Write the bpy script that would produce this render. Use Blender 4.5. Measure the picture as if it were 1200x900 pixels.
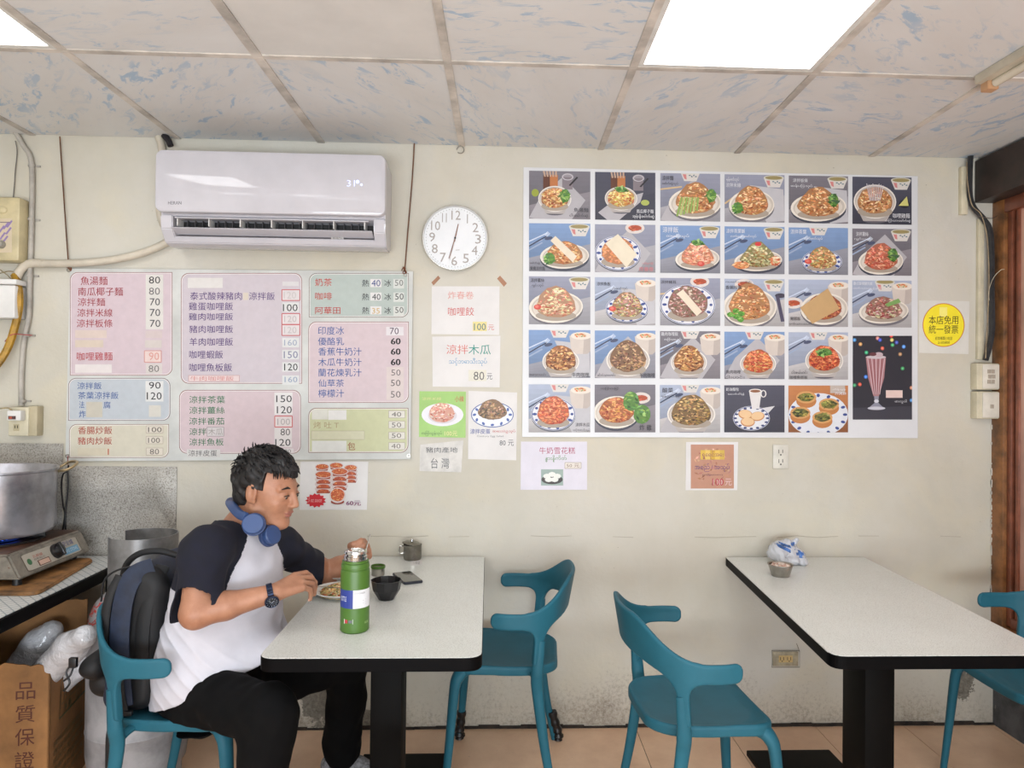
import bpy, bmesh, math, random
import numpy as np
import openvdb
from mathutils import Matrix, Vector
random.seed(7); RNG = np.random.RandomState(7)
SC = bpy.context.scene
COL = SC.collection
for o in list(bpy.data.objects): bpy.data.objects.remove(o)

# ------------------------------------------------------------------ camera, world, light, exposure
CY, CP, CR, CF = -0.040775, 0.010203, 0.01118, 832.0       # yaw, pitch, roll, focal length in pixels of the 1200 px frame
CH, CD, H = 1.4542, 3.0791, 2.5183                          # camera height, distance to the back wall, room height
SH = 0.0304                                                 # the room is not square: depth lines lean by this much
def basis():
    f = Vector((-math.sin(CY)*math.cos(CP), math.cos(CY)*math.cos(CP), math.sin(CP)))
    r0 = Vector((math.cos(CY), math.sin(CY), 0)); u0 = r0.cross(f)
    return r0*math.cos(CR)+u0*math.sin(CR), -r0*math.sin(CR)+u0*math.cos(CR), f
BR, BU, BF = basis()
EYE = Vector((0, -CD, CH))
cam_data = bpy.data.cameras.new('camera'); cam = bpy.data.objects.new('camera', cam_data); COL.objects.link(cam)
cam.matrix_world = Matrix(((BR.x, BU.x, -BF.x, EYE.x), (BR.y, BU.y, -BF.y, EYE.y), (BR.z, BU.z, -BF.z, EYE.z), (0, 0, 0, 1)))
cam_data.sensor_width = 36; cam_data.lens = CF*36/1200; cam_data.clip_start = 0.02
SC.camera = cam
SC.view_settings.view_transform = 'Standard'; SC.view_settings.look = 'None'
SC.view_settings.gamma = 1; SC.view_settings.use_curve_mapping = False
SC.view_settings.exposure = -0.60
w = bpy.data.worlds.new('world'); SC.world = w; w.use_nodes = True
w.node_tree.nodes['Background'].inputs[0].default_value = (0.75, 0.85, 1, 1)
w.node_tree.nodes['Background'].inputs[1].default_value = 0.5
PANEL_EMIT = 9.6                                            # the ceiling's light panels
# added fill lamp, unseen behind the camera, tilted up to brighten the ceiling
fill_area = bpy.data.lights.new('ceiling_fill', 'AREA'); fill_area.shape = 'RECTANGLE'
fill_area.size = 3.6; fill_area.size_y = 1.2; fill_area.energy = 320; fill_area.color = (0.84, 0.92, 1.0)
so = bpy.data.objects.new('ceiling_fill', fill_area); COL.objects.link(so)
so.location = (0.0, -5.1, 0.75); so.rotation_euler = (math.radians(140), 0, 0)

# ------------------------------------------------------------------ from photograph pixels to places in the room
def ray(px, py): return BF + BR*((px-600)/CF) + BU*((450-py)/CF)
def PY(px, py, y=0.0):
    d = ray(px, py); return EYE + d*((y+CD)/d.y)
def PZ(px, py, z):
    d = ray(px, py); return EYE + d*((z-CH)/d.z)

# ------------------------------------------------------------------ materials
def lin(c):
    return tuple(((v/255)/12.92 if v/255 <= 0.04045 else ((v/255+0.055)/1.055)**2.4) for v in c[:3])
def rgba(c): return lin(c)+(1.0,)
MATS = {}
class NT:
    """small helper to wire a node material"""
    def __init__(s, name):
        s.m = bpy.data.materials.new(name); s.m.use_nodes = True; s.t = s.m.node_tree
        s.b = s.t.nodes['Principled BSDF']
    def n(s, typ, **kw):
        n = s.t.nodes.new(typ)
        for k, v in kw.items():
            if k.startswith('_'): setattr(n, k[1:], v)
            else: n.inputs[k].default_value = v
        return n
    def l(s, a, ao, b, bi): s.t.links.new(a.outputs[ao], b.inputs[bi])
    def coord(s, scale=(1, 1, 1), rand=False, kind='Object'):
        tc = s.n('ShaderNodeTexCoord'); mp = s.n('ShaderNodeMapping'); mp.inputs['Scale'].default_value = scale
        s.l(tc, kind, mp, 'Vector')
        if rand:
            oi = s.n('ShaderNodeObjectInfo'); vm = s.n('ShaderNodeVectorMath', _operation='SCALE'); vm.inputs[0].default_value = (37, 91, 13)
            s.l(oi, 'Random', vm, 'Scale'); s.l(vm, 'Vector', mp, 'Location')
        return mp
    def noise(s, mp, scale, detail=4, rough=0.6, dist=0.0):
        n = s.n('ShaderNodeTexNoise'); n.inputs['Scale'].default_value = scale; n.inputs['Detail'].default_value = detail
        n.inputs['Roughness'].default_value = rough; n.inputs['Distortion'].default_value = dist
        s.l(mp, 'Vector', n, 'Vector'); return n
    def ramp(s, src, out, stops):
        r = s.n('ShaderNodeValToRGB'); s.l(src, out, r, 'Fac'); e = r.color_ramp.elements
        while len(e) < len(stops): e.new(0.5)
        for i, (p, c) in enumerate(stops):
            e[i].position = p; e[i].color = c if len(c) == 4 else c+(1.0,)
        return r
    def mix(s, fac, a, b, mode='MIX'):
        """fac/a/b: (node, out) or value"""
        m = s.n('ShaderNodeMix', _data_type='RGBA', _blend_type=mode)
        for v, sock in ((fac, m.inputs[0]), (a, m.inputs[6]), (b, m.inputs[7])):
            if isinstance(v, tuple) and hasattr(v[0], 'outputs'): s.t.links.new(v[0].outputs[v[1]], sock)
            else: sock.default_value = v
        return (m, 2)
    def base(s, src): s.t.links.new(src[0].outputs[src[1]], s.b.inputs['Base Color'])
    def math(s, op, a, b=0.0, clamp=False):
        m = s.n('ShaderNodeMath', _operation=op); m.use_clamp = clamp
        for v, i in ((a, 0), (b, 1)):
            if isinstance(v, tuple): s.t.links.new(v[0].outputs[v[1]], m.inputs[i])
            else: m.inputs[i].default_value = v
        return (m, 0)
    def bump(s, src, strength=0.2, dist=0.002):
        b = s.n('ShaderNodeBump'); b.inputs['Strength'].default_value = strength; b.inputs['Distance'].default_value = dist
        s.t.links.new(src[0].outputs[src[1]], b.inputs['Height']); s.l(b, 'Normal', s.b, 'Normal')
def mat(name, c, rough=0.5, metal=0.0, var=0.06, vscale=9.0, bump=0.0, bscale=120.0, spec=0.5, coat=0.0, trans=0.0, alpha=1.0, dirt=None, emit=0.0, sub=0.0):
    if name in MATS: return MATS[name]
    t = NT(name); mp = t.coord()
    n = t.noise(mp, vscale, 5)
    a, b = rgba(c), rgba([max(0, v*(1-var*2.2)) for v in c])
    r = t.ramp(n, 'Fac', [(0.3, b), (0.62, a)]); src = (r, 'Color')
    if dirt:
        n2 = t.noise(mp, dirt[1], 8, 0.75); r2 = t.ramp(n2, 'Fac', [(dirt[2], (0, 0, 0)), (dirt[2]+0.06, (1, 1, 1))])
        src = t.mix((r2, 'Color'), src, rgba(dirt[0]))
    t.base(src)
    t.b.inputs['Roughness'].default_value = rough; t.b.inputs['Metallic'].default_value = metal
    t.b.inputs['Specular IOR Level'].default_value = spec; t.b.inputs['Coat Weight'].default_value = coat
    t.b.inputs['Transmission Weight'].default_value = trans; t.b.inputs['Alpha'].default_value = alpha
    if sub: t.b.inputs['Subsurface Weight'].default_value = sub; t.b.inputs['Subsurface Radius'].default_value = (0.012, 0.005, 0.003); t.b.inputs['Subsurface Scale'].default_value = 0.5
    if emit: t.b.inputs['Emission Color'].default_value = rgba(c); t.b.inputs['Emission Strength'].default_value = emit
    if bump: t.bump((t.noise(mp, bscale, 3), 'Fac'), bump, 0.003)
    MATS[name] = t.m; return t.m
def print_mat(name='printed_surface', rough=0.45, coat=0.0):
    if name in MATS: return MATS[name]
    t = NT(name); v = t.n('ShaderNodeVertexColor'); v.layer_name = 'Col'
    n = t.noise(t.coord(), 30, 4); r = t.ramp(n, 'Fac', [(0.3, (0.93, 0.93, 0.93)), (0.7, (1, 1, 1))])
    t.base(t.mix(1.0, (v, 'Color'), (r, 'Color'), 'MULTIPLY')); t.b.inputs['Roughness'].default_value = rough
    t.b.inputs['Coat Weight'].default_value = coat
    MATS[name] = t.m; return t.m

# ------------------------------------------------------------------ objects
MW = {}
def link(name, me, parent=None):
    o = bpy.data.objects.new(name, me); COL.objects.link(o)
    if parent is not None: o.parent = parent
    return o
def tag(o, label=None, cat=None, group=None, kind=None):
    if label: o['label'] = label
    if cat: o['category'] = cat
    if group: o['group'] = group
    if kind: o['kind'] = kind
    return o
def thing(name, label, cat, loc=(0, 0, 0), rz=0.0, group=None, kind=None):
    o = link(name, None); o.location = loc; o.rotation_euler = (0, 0, rz)
    MW[o.name] = Matrix.Translation(Vector(loc)) @ Matrix.Rotation(rz, 4, 'Z')
    return tag(o, label, cat, group, kind)
def copy_tree(o, parent=None):
    c = o.copy(); COL.objects.link(c)
    if parent is not None: c.parent = parent
    for ch in list(o.children): copy_tree(ch, c)
    return c
def finish(name, me, m, parent, world, smooth):
    """world=True: the vertices are in room coordinates and are brought into the parent's space"""
    ms = m if isinstance(m, (list, tuple)) else [m]
    for k in ms: me.materials.append(k)
    if world and parent is not None:
        top = parent
        while top.name not in MW and top.parent: top = top.parent
        if top.name in MW: me.transform(MW[top.name].inverted())
    if smooth is not None:
        if smooth is True: me.shade_smooth()
        else:
            me.shade_smooth(); me.set_sharp_from_angle(angle=math.radians(smooth))
    return link(name, me, parent)
class MB:
    def __init__(s): s.bm = bmesh.new()
    def _x(s, geom, M):
        if M is not None: bmesh.ops.transform(s.bm, matrix=M, verts=geom)
    def box(s, a, b, bev=0.0, M=None, seg=2):
        lo = [min(a[i], b[i]) for i in range(3)]; hi = [max(a[i], b[i]) for i in range(3)]
        r = bmesh.ops.create_cube(s.bm, size=1)
        vs = r['verts']
        for v in vs: v.co = Vector([lo[i]+(v.co[i]+0.5)*(hi[i]-lo[i]) for i in range(3)])
        if bev > 0:
            es = list({e for v in vs for e in v.link_edges})
            rr = bmesh.ops.bevel(s.bm, geom=es, offset=bev, segments=seg, affect='EDGES', profile=0.5)
            vs = list({v for f in rr['faces'] for v in f.verts} | {v for v in vs if v.is_valid})
        s._x(vs, M); return s
    def lathe(s, prof, c=(0, 0, 0), seg=32, M=None, sx=1, sy=1):
        rings = []
        for r, z in prof:
            if r <= 1e-6: rings.append([s.bm.verts.new((c[0], c[1], c[2]+z))])
            else: rings.append([s.bm.verts.new((c[0]+sx*r*math.cos(2*math.pi*i/seg), c[1]+sy*r*math.sin(2*math.pi*i/seg), c[2]+z)) for i in range(seg)])
        for A, B in zip(rings, rings[1:]):
            for i in range(seg):
                j = (i+1) % seg
                try:
                    if len(A) == 1 and len(B) == 1: continue
                    if len(A) == 1: s.bm.faces.new((A[0], B[j], B[i]))
                    elif len(B) == 1: s.bm.faces.new((A[i], A[j], B[0]))
                    else: s.bm.faces.new((A[i], A[j], B[j], B[i]))
                except ValueError: pass
        s._x([v for r in rings for v in r], M); return s
    def tube(s, pts, r, seg=10, cap=True, flat=1.0, up=None, closed=False, M=None):
        """r: number or list; flat: squash of the second axis"""
        P = [Vector(p) for p in pts]; n = len(P); R = r if isinstance(r, (list, tuple)) else [r]*n
        rings = []; u = None
        for i in range(n):
            if closed: d = (P[(i+1) % n]-P[i-1]).normalized()
            else: d = (P[min(i+1, n-1)]-P[max(i-1, 0)]).normalized()
            if up is not None: u = Vector(up)
            elif u is None: u = Vector((0, 0, 1)) if abs(d.z) < 0.9 else Vector((1, 0, 0))
            a = (u-d*u.dot(d))
            a = a.normalized() if a.length > 1e-6 else d.orthogonal().normalized()
            if up is None: u = a
            b = d.cross(a)
            rings.append([s.bm.verts.new(P[i]+a*(R[i]*flat*math.cos(2*math.pi*k/seg))+b*(R[i]*math.sin(2*math.pi*k/seg))) for k in range(seg)])
        prs = list(zip(rings, rings[1:]))
        if closed: prs.append((rings[-1], rings[0]))
        for A, B in prs:
            for k in range(seg): s.bm.faces.new((A[k], A[(k+1) % seg], B[(k+1) % seg], B[k]))
        if cap and not closed:
            s.bm.faces.new(rings[0][::-1]); s.bm.faces.new(rings[-1])
        s._x([v for q in rings for v in q], M); return s
    def prism(s, poly, vec, bev=0.0):
        """poly: list of 3D points, extruded by vec"""
        vs = [s.bm.verts.new(p) for p in poly]; f = s.bm.faces.new(vs)
        r = bmesh.ops.extrude_face_region(s.bm, geom=[f]); nv = [g for g in r['geom'] if isinstance(g, bmesh.types.BMVert)]
        bmesh.ops.translate(s.bm, vec=Vector(vec), verts=nv)
        if bev > 0:
            es = list({e for v in vs+nv for e in v.link_edges})
            bmesh.ops.bevel(s.bm, geom=es, offset=bev, segments=2, affect='EDGES')
        return s
    def ball(s, c, r, seg=16, M=None):
        r3 = r if isinstance(r, (tuple, list)) else (r, r, r)
        q = bmesh.ops.create_uvsphere(s.bm, u_segments=seg, v_segments=max(6, seg//2), radius=1)
        for v in q['verts']: v.co = Vector((v.co.x*r3[0], v.co.y*r3[1], v.co.z*r3[2]))
        if M is not None: bmesh.ops.transform(s.bm, matrix=M, verts=q['verts'])
        bmesh.ops.translate(s.bm, vec=Vector(c), verts=q['verts']); return s
    def build(s, name, m, parent=None, world=True, smooth=40, fixn=True):
        if fixn: bmesh.ops.recalc_face_normals(s.bm, faces=s.bm.faces)
        me = bpy.data.meshes.new(name); s.bm.to_mesh(me); s.bm.free()
        return finish(name, me, m, parent, world, smooth)
def smoothpath(pts, n=8):
    """Catmull-Rom through the points"""
    P = [Vector(p) for p in pts]; P = [P[0]*2-P[1]]+P+[P[-1]*2-P[-2]]; out = []
    for i in range(1, len(P)-2):
        for k in range(n):
            t = k/n; a, b, c, d = P[i-1], P[i], P[i+1], P[i+2]
            out.append(0.5*((2*b)+(c-a)*t+(2*a-5*b+4*c-d)*t*t+(3*b-a-3*c+d)*t**3))
    out.append(P[-2]); return out

# flat print: layered coloured shapes on a real surface
TXT = {}
def glyphs(s, shear=0.0):
    k = (s, shear)
    if k not in TXT:
        cu = bpy.data.curves.new('t', 'FONT'); cu.body = s; cu.size = 1; cu.resolution_u = 2; cu.fill_mode = 'FRONT'; cu.shear = shear
        o = bpy.data.objects.new('t', cu); COL.objects.link(o)
        dg = bpy.context.evaluated_depsgraph_get()
        me = bpy.data.meshes.new_from_object(o.evaluated_get(dg))
        V = [(v.co.x, v.co.y) for v in me.vertices]; F = [tuple(p.vertices) for p in me.polygons]
        bpy.data.objects.remove(o); bpy.data.curves.remove(cu); bpy.data.meshes.remove(me)
        if V:
            xs = [v[0] for v in V]; ys = [v[1] for v in V]; x0, y0 = min(xs), min(ys); dx = (max(xs)-x0) or 1; dy = (max(ys)-y0) or 1
            V = [((x-x0)/dx, (y-y0)/dy) for x, y in V]
        TXT[k] = (V, F)
    return TXT[k]
class Flat:
    """shapes in (u, v) brought to the surface by fn(u, v, layer)"""
    def __init__(s, fn, clip=None): s.fn = fn; s.V = []; s.F = []; s.C = []; s.clip = clip
    def poly(s, pts, c, l=0):
        if s.clip:
            for ax, lim, sg in ((0, s.clip[0], 1), (0, s.clip[2], -1), (1, s.clip[1], 1), (1, s.clip[3], -1)):
                out = []
                for i in range(len(pts)):
                    p, q = pts[i-1], pts[i]; a, d = sg*(p[ax]-lim), sg*(q[ax]-lim)
                    if (a < 0) != (d < 0): t = a/(a-d); out.append((p[0]+(q[0]-p[0])*t, p[1]+(q[1]-p[1])*t))
                    if d >= 0: out.append(q)
                pts = out
                if len(pts) < 3: return s
        s.k = getattr(s, 'k', 0)+0.04; b = len(s.V); s.V += [s.fn(u, v, l+s.k) for u, v in pts]; s.F.append(tuple(range(b, b+len(pts)))); s.C.append(rgba(c)); return s
    def rect(s, x0, y0, x1, y1, c, l=0): return s.poly([(x0, y0), (x1, y0), (x1, y1), (x0, y1)], c, l)
    def ell(s, cx, cy, rx, ry, c, l=0, n=20, a=0.0, t0=0.0, t1=1.0):
        ca, sa = math.cos(a), math.sin(a); P = []
        for i in range(n if t1-t0 >= 1 else n+1):
            t = 2*math.pi*(t0+(t1-t0)*i/n); x, y = rx*math.cos(t), ry*math.sin(t)
            P.append((cx+x*ca-y*sa, cy+x*sa+y*ca))
        return s.poly(P, c, l)
    def ring(s, cx, cy, rx, ry, w, c, l=0, n=36, t0=0.0, t1=1.0):
        for i in range(n):
            a, b = 2*math.pi*(t0+(t1-t0)*i/n), 2*math.pi*(t0+(t1-t0)*(i+1)/n)
            s.poly([(cx+rx*math.cos(a), cy+ry*math.sin(a)), (cx+rx*math.cos(b), cy+ry*math.sin(b)), (cx+(rx-w)*math.cos(b), cy+(ry-w)*math.sin(b)), (cx+(rx-w)*math.cos(a), cy+(ry-w)*math.sin(a))], c, l)
        return s
    def line(s, pts, w, c, l=0):
        for (x0, y0), (x1, y1) in zip(pts, pts[1:]):
            dx, dy = x1-x0, y1-y0; L = math.hypot(dx, dy) or 1; nx, ny = -dy/L*w/2, dx/L*w/2
            s.poly([(x0+nx, y0+ny), (x1+nx, y1+ny), (x1-nx, y1-ny), (x0-nx, y0-ny)], c, l)
        return s
    def frame(s, x0, y0, x1, y1, w, c, l=0): return s.line([(x0, y0), (x1, y0), (x1, y1), (x0, y1), (x0, y0)], w, c, l)
    def rrect(s, x0, y0, x1, y1, r, c, l=0, corners=(1, 1, 1, 1)):
        P = []
        for (cx, cy, a0, on) in ((x0+r, y0+r, 180, corners[0]), (x1-r, y0+r, 270, corners[1]), (x1-r, y1-r, 0, corners[2]), (x0+r, y1-r, 90, corners[3])):
            if on: P += [(cx+r*math.cos(math.radians(a0+k*15)), cy+r*math.sin(math.radians(a0+k*15))) for k in range(7)]
            else: P.append((x0 if cx < (x0+x1)/2 else x1, y0 if cy < (y0+y1)/2 else y1))
        return s.poly(P, c, l)
    def text(s, t, x0, y0, x1, y1, c, l=1, shear=0.0):
        """fills the box; y grows downwards in (u, v)"""
        V, F = glyphs(t, shear); b = len(s.V); s.k = getattr(s, 'k', 0)+0.04; l = l+s.k
        s.V += [s.fn(x0+u*(x1-x0), y1-v*(y1-y0), l) for u, v in V]
        for f in F: s.F.append(tuple(b+i for i in f)); s.C.append(rgba(c))
        return s
    def build(s, name, parent, m=None, world=True, kind=None):
        me = bpy.data.meshes.new(name); me.from_pydata([tuple(v) for v in s.V], [], s.F)
        ca = me.color_attributes.new('Col', 'FLOAT_COLOR', 'CORNER')
        cols = []
        for f, c in zip(s.F, s.C): cols += list(c)*len(f)
        ca.data.foreach_set('color', cols)
        o = finish(name, me, m or print_mat(), parent, world, None)
        if kind: o['kind'] = kind
        return o
def wallfn(dep, dy=0.00015):
    """pixels of the photograph to the back wall, dep in front of it"""
    return lambda u, v, l: PY(u, v, -(dep+l*dy))
def wslab(mb, corners, dep, back=0.0):
    """slab on the back wall; its front face corners are given in pixels (TL, TR, BR, BL)"""
    P = [PY(x, y, -dep) for x, y in corners]
    return mb.prism([P[0], P[1], P[2], P[3]], (0, dep-back, 0))
def wbox(mb, x0, y0, x1, y1, dep, bev=0.0, back=0.0):
    A = PY(x0, y0, -dep); B = PY(x1, y1, -dep)
    return mb.box((A.x, -dep, B.z), (B.x, -back, A.z), bev)

# ------------------------------------------------------------------ distance-field shapes for rounded, continuous forms
class Vox:
    def __init__(s, lo, hi, h):
        s.lo = np.array(lo, float); s.h = h; s.n = np.ceil((np.array(hi)-s.lo)/h).astype(int)+1
        s.d = np.full(s.n, 9.0, np.float32)
    def sl(s, lo, hi):
        a = np.clip(np.floor((np.array(lo)-s.lo)/s.h).astype(int), 0, s.n); b = np.clip(np.ceil((np.array(hi)-s.lo)/s.h).astype(int)+1, 0, s.n)
        ax = [(s.lo[i]+s.h*np.arange(a[i], b[i])).astype(np.float32) for i in range(3)]
        return tuple(slice(a[i], b[i]) for i in range(3)), np.meshgrid(*ax, indexing='ij', sparse=True)
    def put(s, S, dn, k, mode):
        o = s.d[S]
        if mode == 'sub': o = -o
        if k > 0:
            hh = np.clip(0.5+0.5*(o-dn)/k, 0, 1); r = np.where(o > 8, dn, o*(1-hh)+dn*hh-k*hh*(1-hh))
            r = np.where(dn > 8, o, r)
        else: r = np.minimum(o, dn)
        if mode == 'sub': r = -r
        s.d[S] = r
    def cone(s, a, b, ra, rb, k=0.01, mode='add', sq=None, fold=None):
        """round cone; sq=(axis, factor) squashes along an axis"""
        a = np.array(a, float); b = np.array(b, float); m = max(ra, rb)*(1.6 if sq else 1.0)+k+3*s.h+(0.012 if fold else 0)
        S, (X, Y, Z) = s.sl(np.minimum(a, b)-m, np.maximum(a, b)+m)
        ab = b-a; L = max(ab@ab, 1e-9)
        t = np.clip(((X-a[0])*ab[0]+(Y-a[1])*ab[1]+(Z-a[2])*ab[2])/L, 0, 1)
        dx, dy, dz = X-a[0]-t*ab[0], Y-a[1]-t*ab[1], Z-a[2]-t*ab[2]
        q = dx*dx+dy*dy+dz*dz
        if sq:
            ax = np.array(sq[0], float); ax /= np.linalg.norm(ax); c = dx*ax[0]+dy*ax[1]+dz*ax[2]; q = q+c*c*(1/sq[1]**2-1)
        dn = np.sqrt(q)-(ra+(rb-ra)*t)
        if fold: dn = dn-fold(X, Y, Z)
        s.put(S, dn.astype(np.float32), k, mode); return s
    def ell(s, c, r, k=0.01, A=None, mode='add'):
        """ellipsoid, A: three axis rows"""
        c = np.array(c, float); r = np.array(r, float); m = r.max()+k+3*s.h
        S, (X, Y, Z) = s.sl(c-m, c+m); x, y, z = X-c[0], Y-c[1], Z-c[2]
        if A is None: A = np.eye(3)
        q = [(x*A[i][0]+y*A[i][1]+z*A[i][2])/r[i] for i in range(3)]
        n = np.sqrt(q[0]**2+q[1]**2+q[2]**2); g = np.sqrt((q[0]/r[0])**2+(q[1]/r[1])**2+(q[2]/r[2])**2)+1e-6
        s.put(S, (n*(n-1)/g).astype(np.float32), k, mode); return s
    def plane(s, p, n, k=0.003, box=None):
        """keep the side opposite to n"""
        n = np.array(n, float); n /= np.linalg.norm(n)
        S, (X, Y, Z) = s.sl(*(box or (s.lo, s.lo+s.n*s.h)))
        d = (X-p[0])*n[0]+(Y-p[1])*n[1]+(Z-p[2])*n[2]; s.d[S] = np.maximum(s.d[S], d); return s
    def mesh(s, adapt=0.0):
        g = openvdb.FloatGrid(); bg = 3*s.h; g.background = bg
        g.copyFromArray(np.clip(s.d, -bg, bg).astype(np.float32)); P, T, Q = g.convertToPolygons(isovalue=0.0, adaptivity=adapt)
        V = P*s.h+s.lo
        F = [tuple(map(int, t)) for t in T]+[tuple(map(int, q)) for q in Q]
        # orientation
        vol = 0.0; q0 = Q[:4000] if len(Q) else T[:4000]
        A, B, C = V[q0[:, 0]], V[q0[:, 1]], V[q0[:, 2]]; N = np.cross(B-A, C-A); cc = (A+B+C)/3+N/(np.linalg.norm(N, axis=1, keepdims=True)+1e-12)*s.h*0.8
        I = np.clip(np.round((cc-s.lo)/s.h).astype(int), 0, s.n-1); I0 = np.clip(np.round(((A+B+C)/3-(cc-(A+B+C)/3)-s.lo)/s.h).astype(int), 0, s.n-1)
        if (s.d[I[:, 0], I[:, 1], I[:, 2]] < s.d[I0[:, 0], I0[:, 1], I0[:, 2]]).mean() > 0.5: F = [f[::-1] for f in F]
        return V, F
    def build(s, name, m, parent=None, world=True, adapt=0.0, warp=None, pick=None):
        V, F = s.mesh(adapt)
        if warp is not None: V = warp(V)
        me = bpy.data.meshes.new(name); me.from_pydata(V.tolist(), [], F)
        if pick is not None:
            C = np.array([V[list(f)].mean(axis=0) for f in F]); me.polygons.foreach_set('material_index', pick(C).astype(np.int32))
        return finish(name, me, m, parent, world, True)
def ripples(seed, amp, freq, n=6):
    r = np.random.RandomState(seed); K = r.randn(n, 3); K /= np.linalg.norm(K, axis=1, keepdims=True); K *= freq*(0.6+0.8*r.rand(n, 1)); ph = r.rand(n)*6.28
    return lambda X, Y, Z: amp/n**0.5*sum(np.sin(K[i, 0]*X+K[i, 1]*Y+K[i, 2]*Z+ph[i]) for i in range(n))
# ------------------------------------------------------------------ the room
def structure(name, label, loc=(0, 0, 0)): return thing(name, label, None, loc, kind='structure')
def wall_mat():
    t = NT('painted_plaster'); mp = t.coord(); sep = t.n('ShaderNodeSeparateXYZ'); t.l(mp, 'Vector', sep, 'Vector')
    n1 = t.noise(mp, 1.3, 6, 0.6); c1 = t.ramp(n1, 'Fac', [(0.32, rgba((190, 184, 168))), (0.5, rgba((198, 193, 180))), (0.68, rgba((204, 200, 190)))])
    src = (c1, 'Color')
    # yellowed, greasy band over the tables and behind the stove
    n2 = t.noise(mp, 2.2, 5, 0.65, 0.6); r2 = t.ramp(n2, 'Fac', [(0.5, (0, 0, 0)), (0.72, (0.5, 0.5, 0.5))])
    src = t.mix((r2, 'Color'), src, rgba((208, 198, 172)))
    # fine specks and scratches
    n3 = t.noise(mp, 75, 3, 0.6); r3 = t.ramp(n3, 'Fac', [(0.27, (1, 1, 1)), (0.31, (0, 0, 0))])
    n3b = t.noise(mp, 3.5, 3, 0.5); r3b = t.ramp(n3b, 'Fac', [(0.5, (0, 0, 0)), (0.62, (0.7, 0.7, 0.7))])
    m3 = t.math('MULTIPLY', (r3, 'Color'), (r3b, 'Color'))
    src = t.mix(m3, src, rgba((120, 108, 92)))
    # grime rising from the floor, thickest in the lowest hand's breadth
    h = t.math('MULTIPLY_ADD', (sep, 'Z'), -2.0); h[0].inputs[2].default_value = 0.86
    n4 = t.noise(mp, 60, 9, 0.8); n4b = t.noise(mp, 3.0, 4, 0.6)
    s4 = t.math('ADD', (n4, 'Fac'), t.math('MULTIPLY', (n4b, 'Fac'), 0.5)); s4 = t.math('ADD', s4, t.math('MULTIPLY', h, 0.36))
    s4 = t.math('MULTIPLY', t.math('SUBTRACT', s4, 0.93), 3.0, True); s4 = t.math('POWER', s4, 1.4)
    f4 = t.math('MULTIPLY', s4, 0.95)
    r5 = t.ramp(h[0], 'Value', [(0.35, (0, 0, 0)), (0.9, (0.5, 0.5, 0.5))])
    src = t.mix((r5, 'Color'), src, rgba((172, 158, 140)))
    src = t.mix(f4, src, rgba((96, 80, 64)))
    # two places where the paint has come off down to the mortar
    for (cx, cz, rx, rz) in ((-0.63, 0.15, 0.16, 0.19), (2.15, 0.2, 0.07, 0.1), (-0.52, 0.04, 0.2, 0.05)):
        a = t.math('DIVIDE', t.math('SUBTRACT', (sep, 'X'), cx), rx); b = t.math('DIVIDE', t.math('SUBTRACT', (sep, 'Z'), cz), rz)
        dd = t.math('ADD', t.math('MULTIPLY', a, a), t.math('MULTIPLY', b, b)); n6 = t.noise(mp, 9, 7, 0.8)
        e = t.math('ADD', dd, t.math('MULTIPLY', t.math('SUBTRACT', (n6, 'Fac'), 0.5), 4.5))
        r6 = t.ramp(e[0], 'Value', [(0.55, (1, 1, 1)), (0.62, (0, 0, 0))])
        n7 = t.noise(mp, 60, 6, 0.8); c7 = t.ramp(n7, 'Fac', [(0.35, rgba((84, 78, 68))), (0.6, rgba((134, 128, 116)))])
        src = t.mix((r6, 'Color'), src, (c7, 'Color'))
    t.base(src); t.b.inputs['Roughness'].default_value = 0.62
    nb = t.noise(mp, 5, 6, 0.6); t.bump((nb, 'Fac'), 0.35, 0.02)
    return t.m
WALLM = wall_mat()
BROWN = mat('old_brown_wood', (146, 96, 54), 0.45, var=0.2, vscale=14, bump=0.2)
DBROWN = mat('dark_brown_wood', (58, 43, 38), 0.5, var=0.2, vscale=10)
RED_BROWN = mat('red_brown_wood', (138, 80, 58), 0.35, var=0.15, vscale=12)

X0, X1, YF = -3.2, 2.28, -6.0
def wallbox(name, label, a, b, m, parent_kind='structure'):
    o = MB().box(a, b).build(name, m, None, smooth=None); return tag(o, label, None, None, 'structure')
wb = wallbox('wall_back', 'cream painted plaster wall with grime along its foot', (X0-0.1, 0, -0.05), (X1+0.15, 0.12, H+0.1), WALLM)
# ledge where an upper render coat ends
lm = MB(); pts = [PY(430+i*24, 629+random.uniform(-1.2, 1.2), -0.001) for i in range(30)]
[lm.tube(pts[i:i+random.randint(2, 4)], 0.0009, 5) for i in range(0, 29, 4)]; o = lm.build('plaster_seam', mat('seam_plaster', (176, 166, 148), 0.8), wb, world=False)
plainw = mat('plain_white_wall', (214, 211, 202), 0.7, var=0.05, vscale=2)
wallbox('wall_left', 'plain white side wall', (X0-0.1, YF, -0.05), (X0, 0, H+0.1), plainw)
wallbox('wall_front', 'wall of the shop front', (X0, YF-0.1, -0.05), (X1+0.15, YF, H+0.1), plainw)

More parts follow.
